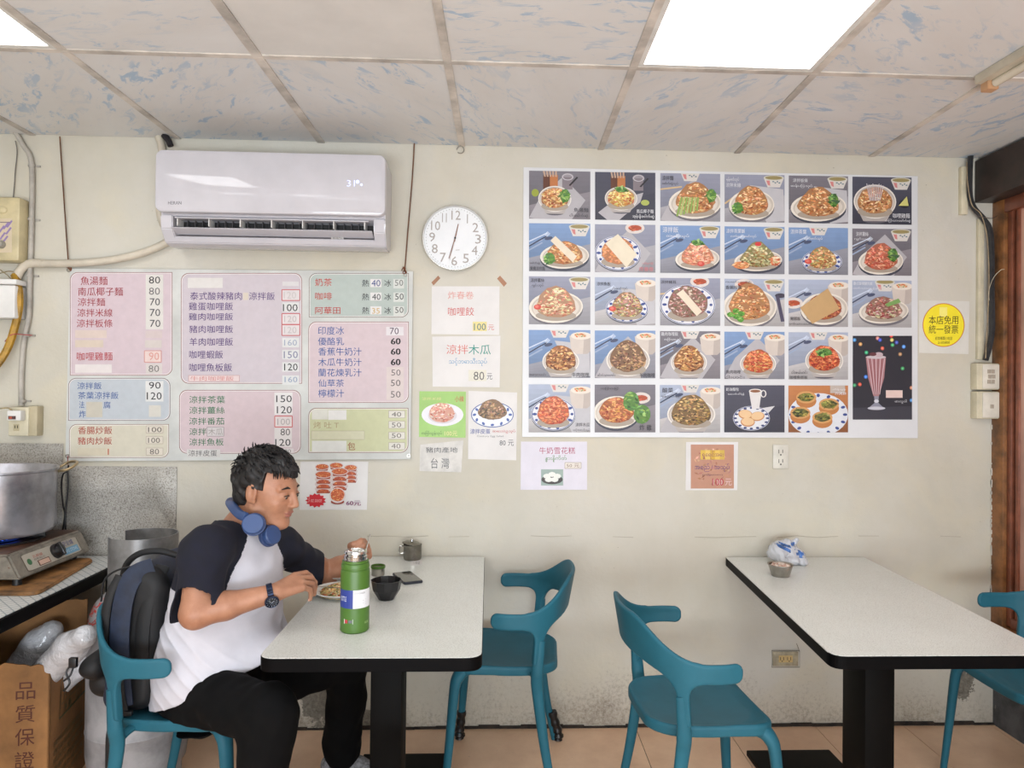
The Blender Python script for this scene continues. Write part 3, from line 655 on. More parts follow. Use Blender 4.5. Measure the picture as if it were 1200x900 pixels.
for s_, x0, y0, x1, y1, c in (
 ('魚湯麵', 94.5, 324, 126, 334, RED), ('南瓜椰子麵', 91.5, 336.8, 144.2, 346.6, RED), ('涼拌麵', 91, 349.2, 123.2, 358.6, RED), ('涼拌米線', 90.5, 361.8, 131.8, 371.2, RED), ('涼拌板條', 89.8, 374.2, 131.8, 383.6, RED), ('咖哩雞麵', 89.8, 412.7, 131.8, 422.5, (176, 52, 56)),
 ('80', 174.5, 324, 187.8, 332.3, BLK), ('80', 174.5, 337, 187.5, 345.5, (110, 106, 108)), ('70', 175.5, 349.5, 187.5, 358, (70, 68, 72)), ('70', 175.5, 362, 187.8, 370.6, (70, 68, 72)), ('70', 175.5, 374.7, 188, 383.3, (70, 68, 72)), ('90', 174.5, 413, 186.5, 422, (212, 150, 140)), ('80', 174, 428, 186.5, 436, (120, 116, 114)),
 ('泰式酸辣豬肉', 222.8, 342.2, 283.5, 351.5, PUR), ('涼拌飯', 291.7, 342.4, 322, 351.6, PUR), ('雞蛋咖哩飯', 221.2, 354.3, 273, 363.7, PUR), ('雞肉咖哩飯', 221.2, 366.7, 273, 375.5, PUR), ('豬肉咖哩飯', 221.7, 381.2, 273, 390.2, PUR), ('羊肉咖哩飯', 222, 395.9, 273, 405.2, PUR), ('咖哩蝦飯', 221.7, 410.8, 261.3, 420.1, PUR), ('咖哩魚板飯', 221.7, 425.8, 271.8, 435.2, PUR), ('牛肉咖哩飯', 223, 440.8, 274, 446.3, (206, 138, 134)),
 ('120', 332.5, 342, 347, 350, (196, 188, 186)), ('100', 331.5, 356.3, 348.8, 364.8, BLK), ('120', 333, 370, 347.5, 377.5, (186, 178, 178)), ('120', 333, 383, 347.5, 390.5, (190, 182, 182)), ('160', 333, 398, 348, 405, (150, 160, 180)), ('150', 332.5, 411.5, 349, 419.8, (120, 122, 150)), ('120', 333, 426, 348.8, 434.2, (34, 32, 36)), ('160', 333.5, 441.5, 348.5, 448, (140, 156, 180)),
 ('涼拌飯', 90.5, 448, 119, 456.2, BLU), ('茶葉涼拌飯', 91.5, 459.2, 138.8, 467.6, BLU), ('法', 92.6, 470.2, 98.8, 478.5, BLU), ('腐', 121.3, 470.6, 129.5, 478.6, BLU), ('炸', 92.6, 481.1, 100.5, 489.4, BLU), ('90', 174.5, 447.5, 188.3, 455.6, BLK), ('120', 172, 459.7, 189.5, 468.3, BLK),
 ('香腸炒飯', 91.5, 499.8, 131.4, 508.8, (172, 66, 52)), ('豬肉炒飯', 91.1, 512.2, 131.1, 521, (172, 66, 52)), ('100', 173.5, 500.5, 189.5, 506.5, (96, 88, 82)), ('100', 173.5, 513, 187.5, 519, (96, 88, 82)), ('80', 175.5, 526, 186.5, 532.5, (110, 102, 96)), ('1', 126.3, 526, 127.5, 533, (190, 90, 70)),
 ('涼拌茶葉', 221.7, 463.9, 263.7, 472.6, GRN), ('涼拌薑絲', 221.7, 476.5, 263.2, 485, GRN), ('涼拌番茄', 221.5, 489.3, 262.8, 497.7, GRN), ('涼拌', 221.7, 501.7, 242, 510, GRN), ('木瓜', 244, 502, 261, 509.8, (160, 156, 150)), ('涼拌魚板', 221.7, 513.8, 262.2, 522.3, GRN), ('涼拌皮蛋', 220.8, 527.5, 254.3, 534.6, (92, 90, 92)),
 ('150', 323.6, 463.2, 342, 471.4, BLK), ('120', 324.4, 476, 342, 484.5, BLK), ('100', 325, 490.5, 340, 498, (170, 162, 160)), ('80', 328.7, 502.3, 340, 510.3, (90, 86, 86)), ('120', 322.5, 514.4, 340.5, 522.6, BLK), ('80', 333, 526.5, 341, 530.8, (120, 116, 114)),
 ('奶茶', 369.3, 326.2, 388.9, 335.3, (190, 66, 52)), ('咖啡', 369.3, 342.7, 388.9, 351.4, (190, 66, 52)), ('阿華田', 369.3, 359.6, 398.8, 368, (184, 56, 46)),
 ('40', 435.4, 328, 445.8, 335.6, (62, 72, 130)), ('40', 436, 344.3, 446, 351.5, (70, 72, 76)), ('35', 436, 361, 445, 367.6, (198, 164, 92)), ('50', 462.8, 327.8, 472.5, 335, (110, 110, 108)), ('50', 463, 343.8, 473, 351.2, (70, 70, 70)), ('50', 463, 359.8, 472.8, 366.8, (80, 80, 80)),
 ('印度冰', 372.7, 382.6, 403.2, 392.3, BLU), ('優酪乳', 372.7, 395.4, 403.2, 404.6, BLU), ('香蕉牛奶汁', 373, 407.2, 423.6, 416.7, BLU), ('木瓜牛奶汁', 373, 419.7, 423.6, 429, BLU), ('蘭花煉乳汁', 373, 432, 423.6, 441.3, BLU), ('仙草茶', 373, 444.6, 403.2, 453.3, BLU), ('檸檬汁', 373, 456.3, 403.2, 465.6, BLU),
 ('70', 456.8, 384, 467.3, 391.8, (92, 76, 92)), ('50', 458.5, 433, 469.5, 440.2, (112, 104, 104)), ('50', 458, 445, 469.3, 452.5, (96, 90, 90)), ('50', 457.8, 458.3, 469.5, 466, (106, 98, 98)),
 ('烤 吐 T', 367.4, 494.2, 397, 502, (170, 152, 120)), ('包', 407.4, 518.3, 416.3, 527.4, (150, 78, 52)), ('40', 459, 482.8, 470.2, 488.2, (104, 98, 94)), ('50', 459, 495, 470.2, 500.8, (116, 108, 104)), ('50', 459, 507.6, 470.2, 513.2, (112, 106, 100)), ('40', 458.5, 520, 469.5, 525.6, (126, 118, 112))):
    ink(s_, x0, y0, x1, y1, c)
for y in (327.8, 343.8, 359.8): ink('熱', 424.4, y, 432.4, y+8, BLK); ink('冰', 450.3, y, 458.4, y+8, BLK)
for y in (396.2, 408.3, 420.6):
    F = Flat(wallfn(MDEP+0.0017, 0.0001))
    for d in (-0.35, 0.35): ink('60', 458.2+d, y, 469.2+d, y+7.4, (22, 20, 22))
for x, y in ((80.5, 316.5), (475, 322), (79, 534.5), (479, 534)):
    c = PY(x, y, -MDEP-0.001); m = MB(); m.tube([(c.x+0.007*math.cos(a*math.pi/6), c.y, c.z+0.007*math.sin(a*math.pi/6)) for a in range(12)], 0.002, 6, closed=True); m.build('grommet', STEEL, mbd)
# wire knots at both hangings
for x, y, lb in ((80.5, 314, 'rusty wire knot at the upper left corner of the menu board'), (474, 317, 'rusty wire knot at the upper right corner of the menu board')):
    pts = [PY(x+random.uniform(-3, 3), y+random.uniform(-4, 4), -random.uniform(0.012, 0.026)) for _ in range(9)]
    tag(MB().tube(smoothpath(pts, 4), 0.002, 5).build('wire_knot', mat('rust', (116, 62, 32), 0.8), None), lb, 'wire')
cord('red_thread', 'short red thread knotted below the lower left corner of the menu board', [(79.5, 534, 0.018), (79.5, 545), (79.3, 552)], 0.0012, (186, 60, 56), 0.012, 'thread')
cord('black_cord_loop', 'black cord hanging in a narrow loop in front of the speckled foil sheet', [(80, 545), (79.5, 552), (74, 556, 0.02), (72, 570, 0.02), (74, 592, 0.02), (76, 604, 0.02), (72.5, 630, 0.02), (77, 631, 0.02), (76.5, 604, 0.026), (79, 580, 0.02), (79.6, 560, 0.02), (79, 552, 0.016)], 0.0035, (30, 28, 30), 0.012)

# --- clock
ck = thing('wall_clock', 'round white wall clock with a thin silver rim', 'clock', PY(533.3, 278.5, 0))
cc = PY(533.3, 278.5, -0.045); RK = 0.1405; RM = Matrix.Translation(Vector((cc.x, 0, cc.z))) @ Matrix.Rotation(math.radians(90), 4, 'X')
MB().lathe([(RK*0.9, 0.0), (RK*0.99, 0.004), (RK, 0.02), (RK, 0.038), (RK*0.985, 0.045), (RK*0.955, 0.045), (RK*0.94, 0.037)], (0, 0, 0), 64, RM).build('rim', CHROME, ck)
MB().lathe([(RK*0.95, 0.036), (0, 0.0365)], (0, 0, 0), 64, RM).build('face', mat('clock_face', (228, 230, 232), 0.4, var=0.01), ck, smooth=None)
def ckfn(u, v, l): return Vector((cc.x+u*RK, -(0.0368+l*0.0003), cc.z-v*RK))
F = Flat(ckfn); G = (166, 158, 152)
for h in range(1, 13):
    a = math.radians(h*30-90+1.5); r_ = 0.70; x, y = r_*math.cos(a), r_*math.sin(a); w_ = 0.09 if h < 10 else 0.14
    if h == 1 or h == 11: w_ = 0.014 if h == 1 else 0.07
    F.text(str(h), x-w_, y-0.14, x+w_, y+0.14, G, 1)
for k in range(60):
    a = math.radians(k*6); F.ell(0.885*math.cos(a), 0.885*math.sin(a), 0.011, 0.011, (110, 104, 100), 1, 6)
F.line([(0.02, 0.37), (0.14, 0.36)], 0.015, G, 1); F.build('dial_print', ck)
def hand(a, L, w0, name, z, tail=0.12):
    a = math.radians(a); d = Vector((math.sin(a), 0, math.cos(a))); n = Vector((d.z, 0, -d.x)); o = Vector((cc.x, -z, cc.z))
    MB().prism([o-d*RK*tail-n*RK*w0, o-d*RK*tail+n*RK*w0, o+d*RK*L+n*RK*w0*0.6, o+d*RK*L-n*RK*w0*0.6], (0, -0.0012, 0)).build(name, mat('copper_hand', (146, 110, 96), 0.4), ck, smooth=None)
hand(16-4, 0.44, 0.022, 'hour_hand', 0.0385); hand(196, 0.66, 0.016, 'minute_hand', 0.040); hand(193, 0.7, 0.005, 'second_hand', 0.0415, 0.3)
MB().lathe([(0.004, 0), (0.004, 0.006), (0, 0.007)], (0, 0, 0), 12, Matrix.Translation(Vector((cc.x, -0.0375, cc.z))) @ Matrix.Rotation(math.radians(90), 4, 'X')).build('hub', BLACK, ck)
t = MB(); c = PY(539.5, 175.5, -0.02)
t.tube([(c.x+0.0155*math.cos(a*math.pi/8), c.y, c.z+0.0155*math.sin(a*math.pi/8)) for a in range(-6, 9)], 0.0022, 6)
t.tube([(c.x+0.0, c.y, c.z+0.015), (c.x-0.003, c.y, c.z+0.035)], 0.0022, 6)
tag(t.build('curled_hook', STEEL, None), 'curled white wire hook at the ceiling above the clock', 'hook')

# --- papers and signs
def sheet(name, label, cat, corners, dep=0.002, m=None, group=None):
    x = sum(c[0] for c in corners)/4; y = sum(c[1] for c in corners)/4
    t = thing(name, label, cat, PY(x, y, 0), group=group)
    b = MB(); wslab(b, corners, dep, 0.0); b.build('sheet', m or PAPER, t, smooth=None)
    return t, Flat(wallfn(dep+0.0003))
TAPE = mat('brown_tape', (164, 118, 88), 0.5)
for lb, c in (('short brown tape strip under the clock, on the left, tilted upwards', [(505.5, 331), (513.5, 323), (516, 326), (508, 334.5)]), ('short brown tape strip under the clock, on the right, tilted downwards', [(582.5, 326.5), (586, 323), (594, 332), (590.5, 336)])):
    m = MB(); wslab(m, c, 0.001); tag(m.build('tape_strip', TAPE, None, smooth=None), lb, 'tape')
def food(F, cx, cy, rx, ry, pal, n, base, l=3, sz=0.06, seed=1, dome=0.0, top=None, L=2.2):
    """a heap of food: base shape plus many small strokes"""
    r = random.Random(seed); P = []
    for i in range(24):
        t = 2*math.pi*i/24; y = math.sin(t)*ry; x = math.cos(t)*rx*(1+0.05*r.uniform(-1, 1))
        if y < 0: y *= 1+dome; x *= 1-dome*0.25*abs(math.sin(t))
        P.append((cx+x, cy+y*(1+0.04*r.uniform(-1, 1))))
    F.poly(P, base, l)
    for k in range(n):
        a = r.uniform(0, 2*math.pi); q = math.sqrt(r.random())*0.92; y = math.sin(a)*q*ry; x = math.cos(a)*q*rx
        if y < 0: y *= 1+dome; x *= 1-dome*0.3*abs(math.sin(a))
        b = r.uniform(0, math.pi); w_ = sz*r.uniform(0.25, 0.5); h_ = sz*L*r.uniform(0.3, 0.6); ca, sa = math.cos(b), math.sin(b)
        c = r.choice(pal); dv = r.randint(-24, 28)+int(-18*y/ry if ry else 0); c = [max(0, min(255, v+dv+r.randint(-8, 8))) for v in c]
        F.poly([(cx+x-h_*ca, cy+y-h_*sa*0.7), (cx+x+w_*sa, cy+y-w_*ca), (cx+x+h_*ca, cy+y+h_*sa*0.7), (cx+x-w_*sa, cy+y+w_*ca)], c, l+1+k % 3)
GREENS = [(96, 140, 60), (66, 112, 44), (140, 176, 90), (60, 96, 50)]

t, F = sheet('price_notice', 'white notice with red Chinese lettering and a yellow 100 price under the clock', 'notice', [(506, 335.5), (585.5, 335.5), (585, 392.5), (505.5, 391.5)])
F.text('炸春卷', 525, 341.5, 555, 350.5, (214, 150, 140)).text('咖哩餃', 525, 360, 555.5, 370, (198, 84, 80)).rect(554, 377, 570.5, 388, (222, 208, 140), 0).text('100', 555.5, 379, 569.3, 387, (66, 110, 120)).text('元', 572, 380.5, 579, 387, (196, 110, 100)).build('lettering', t)
t, F = sheet('price_notice', 'white notice with red and green Chinese words and blue Burmese script, price 80', 'notice', [(506.5, 394.5), (586.5, 393.5), (585.5, 454), (507, 453)])
F.text('涼拌', 523, 404, 548.5, 415, (206, 116, 106)).text('木瓜', 549, 404, 575, 415.5, (40, 140, 126)).text('သင်္ဘောသီးသုပ်', 526, 419.5, 570.5, 429, (66, 140, 184)).rect(549, 433.5, 570, 446.5, (218, 214, 198), 0).text('80', 555, 435.5, 567.5, 445.5, (96, 92, 90)).text('元', 570.5, 437.5, 577, 445, (90, 92, 96)).build('lettering', t)
t, F = sheet('dish_poster', 'green poster showing a white plate of pink shredded salad', 'poster', [(491.5, 458.5), (546, 459), (545.5, 513), (491, 512)], m=mat('green_print', (150, 192, 96), 0.4, var=0.03))
F.ell(518.5, 486, 24.5, 13.5, (224, 222, 226), 0, 28); F.ell(518.5, 487, 17, 9.5, (206, 200, 204), 1, 24)
food(F, 518, 485, 15, 10, [(206, 140, 120), (224, 180, 160), (186, 96, 80), (226, 206, 190)], 120, (206, 150, 130), 2, 2.2, 3, 0.3)
F.text('涼拌米線', 494.5, 465.5, 517, 469, (214, 208, 140)); F.text('小辣', 533, 464, 543.5, 471, (190, 66, 50)); F.text('ကြက်သွန်သုပ်', 494, 505, 518, 511, (70, 96, 60)); F.text('100元', 521, 505, 536, 511, (226, 214, 150)); F.build('print', t)
t, F = sheet('dish_poster', 'white poster with a blue-rimmed plate of dark preserved egg, price 80', 'poster', [(549, 458), (606, 460), (605, 539.5), (548.5, 538)])
F.ell(577, 486, 25, 15, (226, 228, 234), 0, 32); F.ring(577, 486, 25, 15, 1.0, (70, 90, 150), 1)
for a in range(12): F.ell(577+21*math.cos(a*0.5236), 486+12*math.sin(a*0.5236), 2.2, 1.5, (70, 94, 160), 1, 8, a)
food(F, 577, 482.5, 17, 9.5, [(110, 84, 60), (176, 140, 96), (70, 56, 44), (196, 150, 120), (140, 110, 70)], 110, (130, 100, 72), 2, 2.6, 5, 0.5)
F.text('涼拌皮蛋', 551, 502.5, 574.5, 508.5, (60, 76, 150)).text('ဆေးဘဲဥသုပ်', 577, 503, 604, 508, (196, 76, 70)).text('Century Egg Salad', 559, 510, 590, 512.8, (140, 140, 140)).text('80 元', 585.5, 515.5, 602, 522.5, (84, 84, 88)); F.build('print', t)
t, F = sheet('handwritten_note', 'small cloudy note with handwritten Chinese characters below the green poster', 'note', [(492.5, 521), (543, 516), (540.5, 553.5), (491.5, 552)], m=mat('cloudy_paper', (212, 208, 202), 0.5, var=0.05, vscale=20))
F.text('豬肉產地', 499, 524, 536, 530.5, (72, 72, 76)).text('台 灣', 505, 536.5, 526.5, 549, (92, 92, 94)).build('lettering', t)
t, F = sheet('dish_poster', 'white poster of stacked plastic cups of red chili sauce behind the seated man', 'poster', [(352, 541), (431.5, 541), (430, 597.5), (351, 597.5)])
def cup(cx, cy, w_, n, tilt=0):
    for i in range(n, -1, -1):
        y = cy+i*w_*0.62; F.poly([(cx-w_, y), (cx+w_, y), (cx+w_*0.85, y+w_*0.6), (cx-w_*0.85, y+w_*0.6)], (150, 66, 40), 1+2*(n-i)); F.ell(cx, y, w_*1.12, w_*0.5, (206, 190, 186), 2+2*(n-i), 20)
        if i: food(F, cx, y+w_*0.3, w_*0.75, w_*0.25, [(190, 88, 40), (214, 120, 60), (150, 50, 30)], 12, (176, 80, 46), 2+2*(n-i), 1.2, i)
    food(F, cx, cy, w_*0.98, w_*0.4, [(206, 110, 50), (226, 150, 80), (170, 60, 36), (230, 180, 110)], 40, (190, 90, 50), 4+2*n, 1.1, int(cx), L=1.5)
cup(377.5, 547, 7.5, 0); cup(394, 545.5, 7.5, 0); cup(411, 548, 7.2, 3); cup(379, 556, 9, 3); cup(398, 552.5, 9, 3)
F.ell(395.5, 588, 8, 3, (150, 60, 40), 9); F.ell(395.5, 580.5, 9.6, 9, (214, 200, 196), 10, 24); food(F, 395.5, 580, 8.2, 7.6, [(206, 110, 50), (226, 150, 80), (170, 60, 36), (236, 190, 120)], 70, (196, 92, 50), 11, 1.3, 9)
P = []
for k in range(26):
    a = 2*math.pi*k/26; q = 1.0 if k % 2 else 0.78; P.append((370+12.5*q*math.cos(a), 586.5+8.5*q*math.sin(a)))
F.poly(P, (196, 34, 46), 1); F.text('5 oz sauce', 361, 583.5, 377, 588.5, (226, 170, 170), 2, 0.3); F.text('60元', 405.5, 586.8, 422.5, 592.5, (146, 40, 70), 2); F.text('60元', 405.9, 586.8, 422.9, 592.5, (120, 60, 110), 3); F.build('print', t)
t, F = sheet('price_notice', 'white notice with magenta and green lettering and a small photo of white cakes', 'notice', [(610.5, 517.5), (688, 517.5), (688, 574), (610, 574)], m=mat('lilac_paper', (218, 214, 224), 0.55, var=0.02))
F.text('牛奶雪花糕', 632, 524, 674, 532, (170, 60, 96)).text('နွားနို့ကိတ်', 639, 533.5, 664, 541.5, (90, 140, 80)).rect(662, 542, 681, 549, (222, 214, 204), 0).frame(662, 542, 681, 549, 0.5, (150, 130, 110), 1).text('50 元', 664, 543.5, 679, 547.8, (130, 100, 80), 2)
F.rect(634, 550, 660, 569, (150, 168, 160), 1).ell(647, 562, 12.5, 5.5, (50, 44, 40), 2)
for a in ((641, 558), (647, 556), (653, 558), (650, 562), (643, 562)): F.ell(a[0], a[1], 4.6, 3.0, (228, 230, 222), 3, 8)
F.build('print', t)
t, F = sheet('price_notice', 'terracotta notice in a clear white sleeve with yellow and purple Burmese script, price 100', 'notice', [(804, 518), (865, 518), (864, 574.5), (803.5, 574.5)])
F.rect(809.5, 521, 860, 572.5, (186, 136, 112), 0)
food(F, 835, 547, 24, 24, [(196, 148, 124), (176, 124, 100)], 60, (186, 136, 112), 0, 3, 3)
for i, c in enumerate(((214, 178, 70), (222, 190, 96), (204, 164, 60), (222, 186, 84), (206, 172, 76))): F.rect(821+i*5.6, 527.5, 826.6+i*5.6, 538.5, c, 5)
F.text('ရွှေရင်အေး', 823, 528.5, 848, 538, (140, 70, 90), 6).text('အစည် / အသုပ်', 814, 543, 855, 553, (112, 72, 120), 6).text('(မြန်မာစာ)', 823, 555, 847, 558, (120, 84, 90), 6).text('100 元', 835.5, 561, 857.5, 569, (222, 190, 190), 6).text('100', 834.8, 560.8, 848, 569, (178, 36, 60), 7).build('print', t)
yt = thing('round_sticker', 'yellow round tax sticker with black Chinese words in a clear sleeve', 'sticker', PY(1106, 383, 0))
b = MB(); wslab(b, [(1077, 352), (1136, 353), (1135, 415), (1077, 413.5)], 0.0015); b.build('sleeve', mat('milky_sleeve', (218, 216, 208), 0.15, var=0.02), yt, smooth=None)
F = Flat(wallfn(0.002)); F.ell(1105.8, 381, 24.6, 25.6, (204, 116, 36), 0, 48).ell(1105.8, 381, 23.7, 24.7, (246, 228, 50), 1, 48)
F.rect(1101, 360, 1110, 371, (250, 240, 130), 2).text('本店免用', 1088.5, 370, 1123, 380, (30, 28, 24), 3).text('統一發票', 1088.5, 381, 1123, 391, (30, 28, 24), 3).text('經營種類小吃店', 1096, 394.5, 1116, 398.5, (40, 36, 30), 3).text('2105800', 1099, 400, 1113, 402.8, (60, 50, 30), 3).build('print', yt)

# --- photo menu
pm = thing('photo_menu_board', 'large white panel with a grid of dish photographs beside the clock', 'menu board', PY(845, 355, 0))
b = MB(); wslab(b, [(613.5, 196), (1075.5, 206.5), (1075.5, 513.5), (612, 512)], 0.006, 0.001); b.build('board', mat('photo_board_white', (216, 217, 219), 0.35, var=0.02, vscale=3), pm, smooth=None)
BG = {'g': ((112, 108, 116), (134, 128, 134)), 'b': ((112, 136, 172), (142, 142, 152)), 'l': ((132, 134, 150), (160, 158, 164)), 'd': ((72, 72, 86), (60, 60, 74)), 'w': ((150, 158, 176), (184, 180, 180)), 'o': ((170, 110, 66), (150, 92, 54))}
ORG = [(206, 144, 88), (184, 112, 62), (226, 176, 124), (146, 84, 46), (236, 204, 156), (196, 126, 74)]
CUR = [(176, 112, 58), (140, 80, 40), (206, 150, 90), (104, 54, 30), (224, 178, 120)]
RDC = [(196, 80, 44), (214, 110, 64), (160, 50, 30), (224, 140, 90)]
PNK = [(190, 140, 130), (176, 110, 104), (214, 186, 172), (140, 84, 74), (120, 96, 72)]
BRN = [(130, 92, 66), (96, 66, 48), (170, 128, 92), (190, 150, 110)]
MIX = [(196, 180, 110), (120, 130, 80), (206, 150, 110), (150, 120, 70), (224, 210, 150)]
SPK = [(200, 150, 100), (224, 190, 150), (180, 110, 70), (150, 160, 90)]
# (background, vessel, centre x, y, radius x, y, palette, dome, extras, captions)
CELLS = [
 [('g', 'bowl', .42, .58, .27, .27, ORG+[(226, 206, 130)], 0, 'cloth lime glass box green', [('魚湯麵', .73, .76, .97, .85, 0), ('ငါးခေါက်ဆွဲ', .66, .88, .96, .97, 0)]),
  ('d', 'bowl', .43, .55, .27, .25, [(226, 200, 110), (206, 150, 80), (230, 216, 150), (186, 96, 60)], 0, 'cloth limeR glassR boxR top', [('南瓜椰子麵', .69, .77, .97, .85, 1), ('အုန်းနို့ခေါက်ဆွဲ', .62, .87, .98, .97, 1)]),
  ('l', 'oval', .58, .62, .44, .33, ORG, .75, 'cloth bowlT cucumber green chop', [('涼拌麵', .03, .05, .22, .15, 0), ('ခေါက်ဆွဲသုပ်', .03, .18, .30, .26, 0)]),
  ('l', 'oval', .45, .64, .38, .32, ORG, .7, 'clothR bowlTR greenL chopD', [('မုန့်ဖတ်သုပ်', .03, .06, .24, .16, 1), ('涼拌米線', .02, .18, .27, .27, 1)]),
  ('g', 'oval', .50, .66, .47, .30, ORG, .9, 'clothR bowlTR greenR', [('涼拌板條', .07, .06, .32, .14, 1), ('ဆန်ပြားသုပ်', .03, .18, .40, .26, 1)]),
  ('d', 'bowl', .38, .52, .36, .36, ORG, 0, 'bowlTR limeR2 sprout', [('咖哩雞麵', .68, .76, .97, .86, 1), ('ကြက်သားခေါက်ဆွဲ', .55, .88, .98, .96, 1)])],
 [('b', 'oval', .58, .68, .40, .26, ORG, .6, 'fork bowlTR greenL strip', [('ခေါက်ဆွဲ', .01, .80, .18, .86, 0), ('鴛鴦涼拌麵', .02, .90, .26, .98, 0)]),
  ('l', 'blue', .38, .60, .38, .36, [(206, 130, 84), (220, 150, 100)], .2, 'cloth sauceT stripW', [('ကြက်ဥကြော်', .78, .78, .97, .84, 2), ('炸春卷', .73, .88, .97, .97, 2)]),
  ('b', 'oval', .62, .70, .37, .23, [(224, 150, 116), (206, 120, 90), (232, 180, 150)], 1.2, 'fork bowlTR topg tomato', [('涼拌飯', .04, .03, .30, .15, 1), ('ထမင်းသုပ်', .10, .18, .48, .27, 1)]),
  ('b', 'oval', .56, .72, .40, .22, [(176, 170, 120), (120, 120, 70), (206, 196, 150), (150, 110, 60)], 1.5, 'fork bowlTR topr carrot', [('涼拌茶葉飯', .03, .05, .34, .14, 1), ('လက်ဖက်ထမင်းသုပ်', .10, .17, .53, .25, 1)]),
  ('b', 'blue', .56, .72, .34, .25, MIX+ORG, .7, 'fork bowlT tomatoL', [('涼拌茶葉', .03, .04, .30, .14, 1), ('လက်ဖက်သုပ်', .25, .19, .57, .28, 1)]),
  ('g', 'oval', .48, .70, .38, .28, [(206, 110, 80), (224, 160, 130), (180, 80, 60)], .9, 'fork bowlTR greenR cloth', [('涼拌薑絲', .06, .07, .27, .16, 1), ('ဂျင်းသုပ်', .03, .19, .34, .26, 1)])],
 [('l', 'oval', .44, .64, .44, .33, [(206, 140, 110), (224, 184, 150), (180, 106, 80), (210, 200, 150)], .8, 'bowlTR tomatoL', [('涼拌薑絲', .03, .04, .25, .12, 0), ('ဂျင်းသုပ်', .05, .15, .24, .23, 0)]),
  ('w', 'blue', .53, .66, .35, .28, MIX+PNK, .7, 'fork riceTR tomatoL clothR', [('涼拌魚板', .03, .10, .26, .18, 0), ('ငါးဖယ်သုပ်', .28, .20, .54, .28, 0)]),
  ('l', 'blue', .46, .56, .46, .42, PNK+[(120, 110, 80)], .3, 'sauceT chop strip', [('涼拌豬耳', .01, .05, .27, .12, 0)]),
  ('w', 'oval', .42, .60, .45, .40, ORG, .7, 'bowlTR sauceT2 brocc spoonR', [('ထမင်းကြော်', .02, .04, .45, .10, 0), ('香腸炒飯', .02, .14, .29, .22, 0)]),
  ('w', 'oval', .60, .62, .40, .34, [(170, 84, 60), (140, 60, 44), (206, 130, 80)], .2, 'fork riceTR sauceL stripB', [('豬腳飯', .03, .79, .2, .87, 0), ('ဝက်သားထမင်း', .01, .91, .4, .96, 0)]),
  ('w', 'oval', .53, .66, .42, .26, PNK+[(196, 190, 150), (150, 70, 60)], .6, 'fork bowlT2 riceTR cucT', [('泰式酸辣豬肉飯', .02, .03, .34, .1, 1), ('ဝက်သားချဉ်စပ်', .02, .14, .48, .2, 1)])],
 [('b', 'bowl', .52, .66, .30, .28, CUR, .5, 'fork riceTR bowlT clothR', [('အမဲသားဟင်း', .01, .9, .28, .96, 0), ('牛肉咖哩', .70, .89, .98, .98, 0)]),
  ('b', 'bowl', .55, .62, .36, .34, BRN, .5, 'fork2 riceTR cloth', [('ဆိတ်သားဟင်း', .04, .9, .34, .96, 0), ('羊肉咖哩', .74, .89, .99, .98, 0)]),
  ('g', 'bowl', .48, .66, .30, .28, CUR+[(200, 150, 90)], .6, 'fork riceTR bowlT cloth', [('雞肉咖哩飯', .02, .02, .30, .10, 1), ('ကြက်သားဟင်း', .07, .14, .36, .22, 1)]),
  ('b', 'bowl', .56, .68, .30, .26, RDC+[(206, 160, 90)], .4, 'fork riceTR bowlT cloth', [('魚肉咖哩', .03, .81, .27, .89, 0), ('ငါးဟင်း', .01, .92, .34, .99, 0)]),
  ('w', 'bowl', .60, .60, .32, .30, RDC, .3, 'fork2 riceTR bowlT topgbig', [('ငါးဖယ်ဟင်း', .05, .80, .32, .88, 0), ('咖哩魚板飯', .02, .92, .32, .99, 0)])],
 [('w', 'blue', .40, .62, .36, .34, [(206, 96, 60), (226, 130, 80), (176, 70, 44), (232, 160, 110)], .5, 'fork riceTR bowlT clothR', [('သင်္ဘောသီးသုပ်', .72, .92, .99, .99, 0), ('涼拌木瓜', .76, .80, .99, .88, 0)]),
  ('g', 'flat', .36, .58, .38, .34, [(186, 96, 54), (206, 130, 80), (150, 60, 36), (220, 160, 90)], .2, 'sauceTR brocR', [('ကြက်ကြော်', .10, .05, .40, .12, 0), ('炸 雞', .74, .84, .94, .96, 0)]),
  ('w', 'bowl', .52, .62, .40, .32, [(176, 134, 76), (120, 90, 54), (206, 170, 110), (90, 70, 44)], .6, 'fork2 riceTR bowlT cloth', [('酸菜', .04, .06, .22, .16, 0), ('မုန်ညင်းချဉ်', .03, .2, .37, .28, 0)]),
  ('d', 'toast', .45, .70, .34, .26, [(222, 184, 140), (206, 160, 110)], 0, 'mug clothS', [('奶油麵包', .03, .05, .24, .12, 1), ('ထောပတ်ပေါင်မုန့်', .06, .16, .33, .22, 1)]),
  ('o', 'cups', .5, .5, .4, .4, [(120, 120, 50), (80, 84, 36), (160, 150, 70), (60, 64, 30)], 0, '', [('ဘိန်းမုန့်', .74, .06, .96, .11, 1), ('炸烤餅', .78, .14, .97, .2, 1)])]]
cx0 = [619.8, 697.2, 773.6, 849, 924.2, 998.8]; cx1 = [691.8, 768, 844, 919.4, 993.8, 1068.3]
rt = [(200, 7), (261.5, 6.2), (323.8, 4.7), (386.6, 3.4), (450.4, 1.8)]; rb = [(256.1, 6.3), (317.8, 4.6), (379.9, 3.4), (442.5, 2.6), (506.7, 0)]
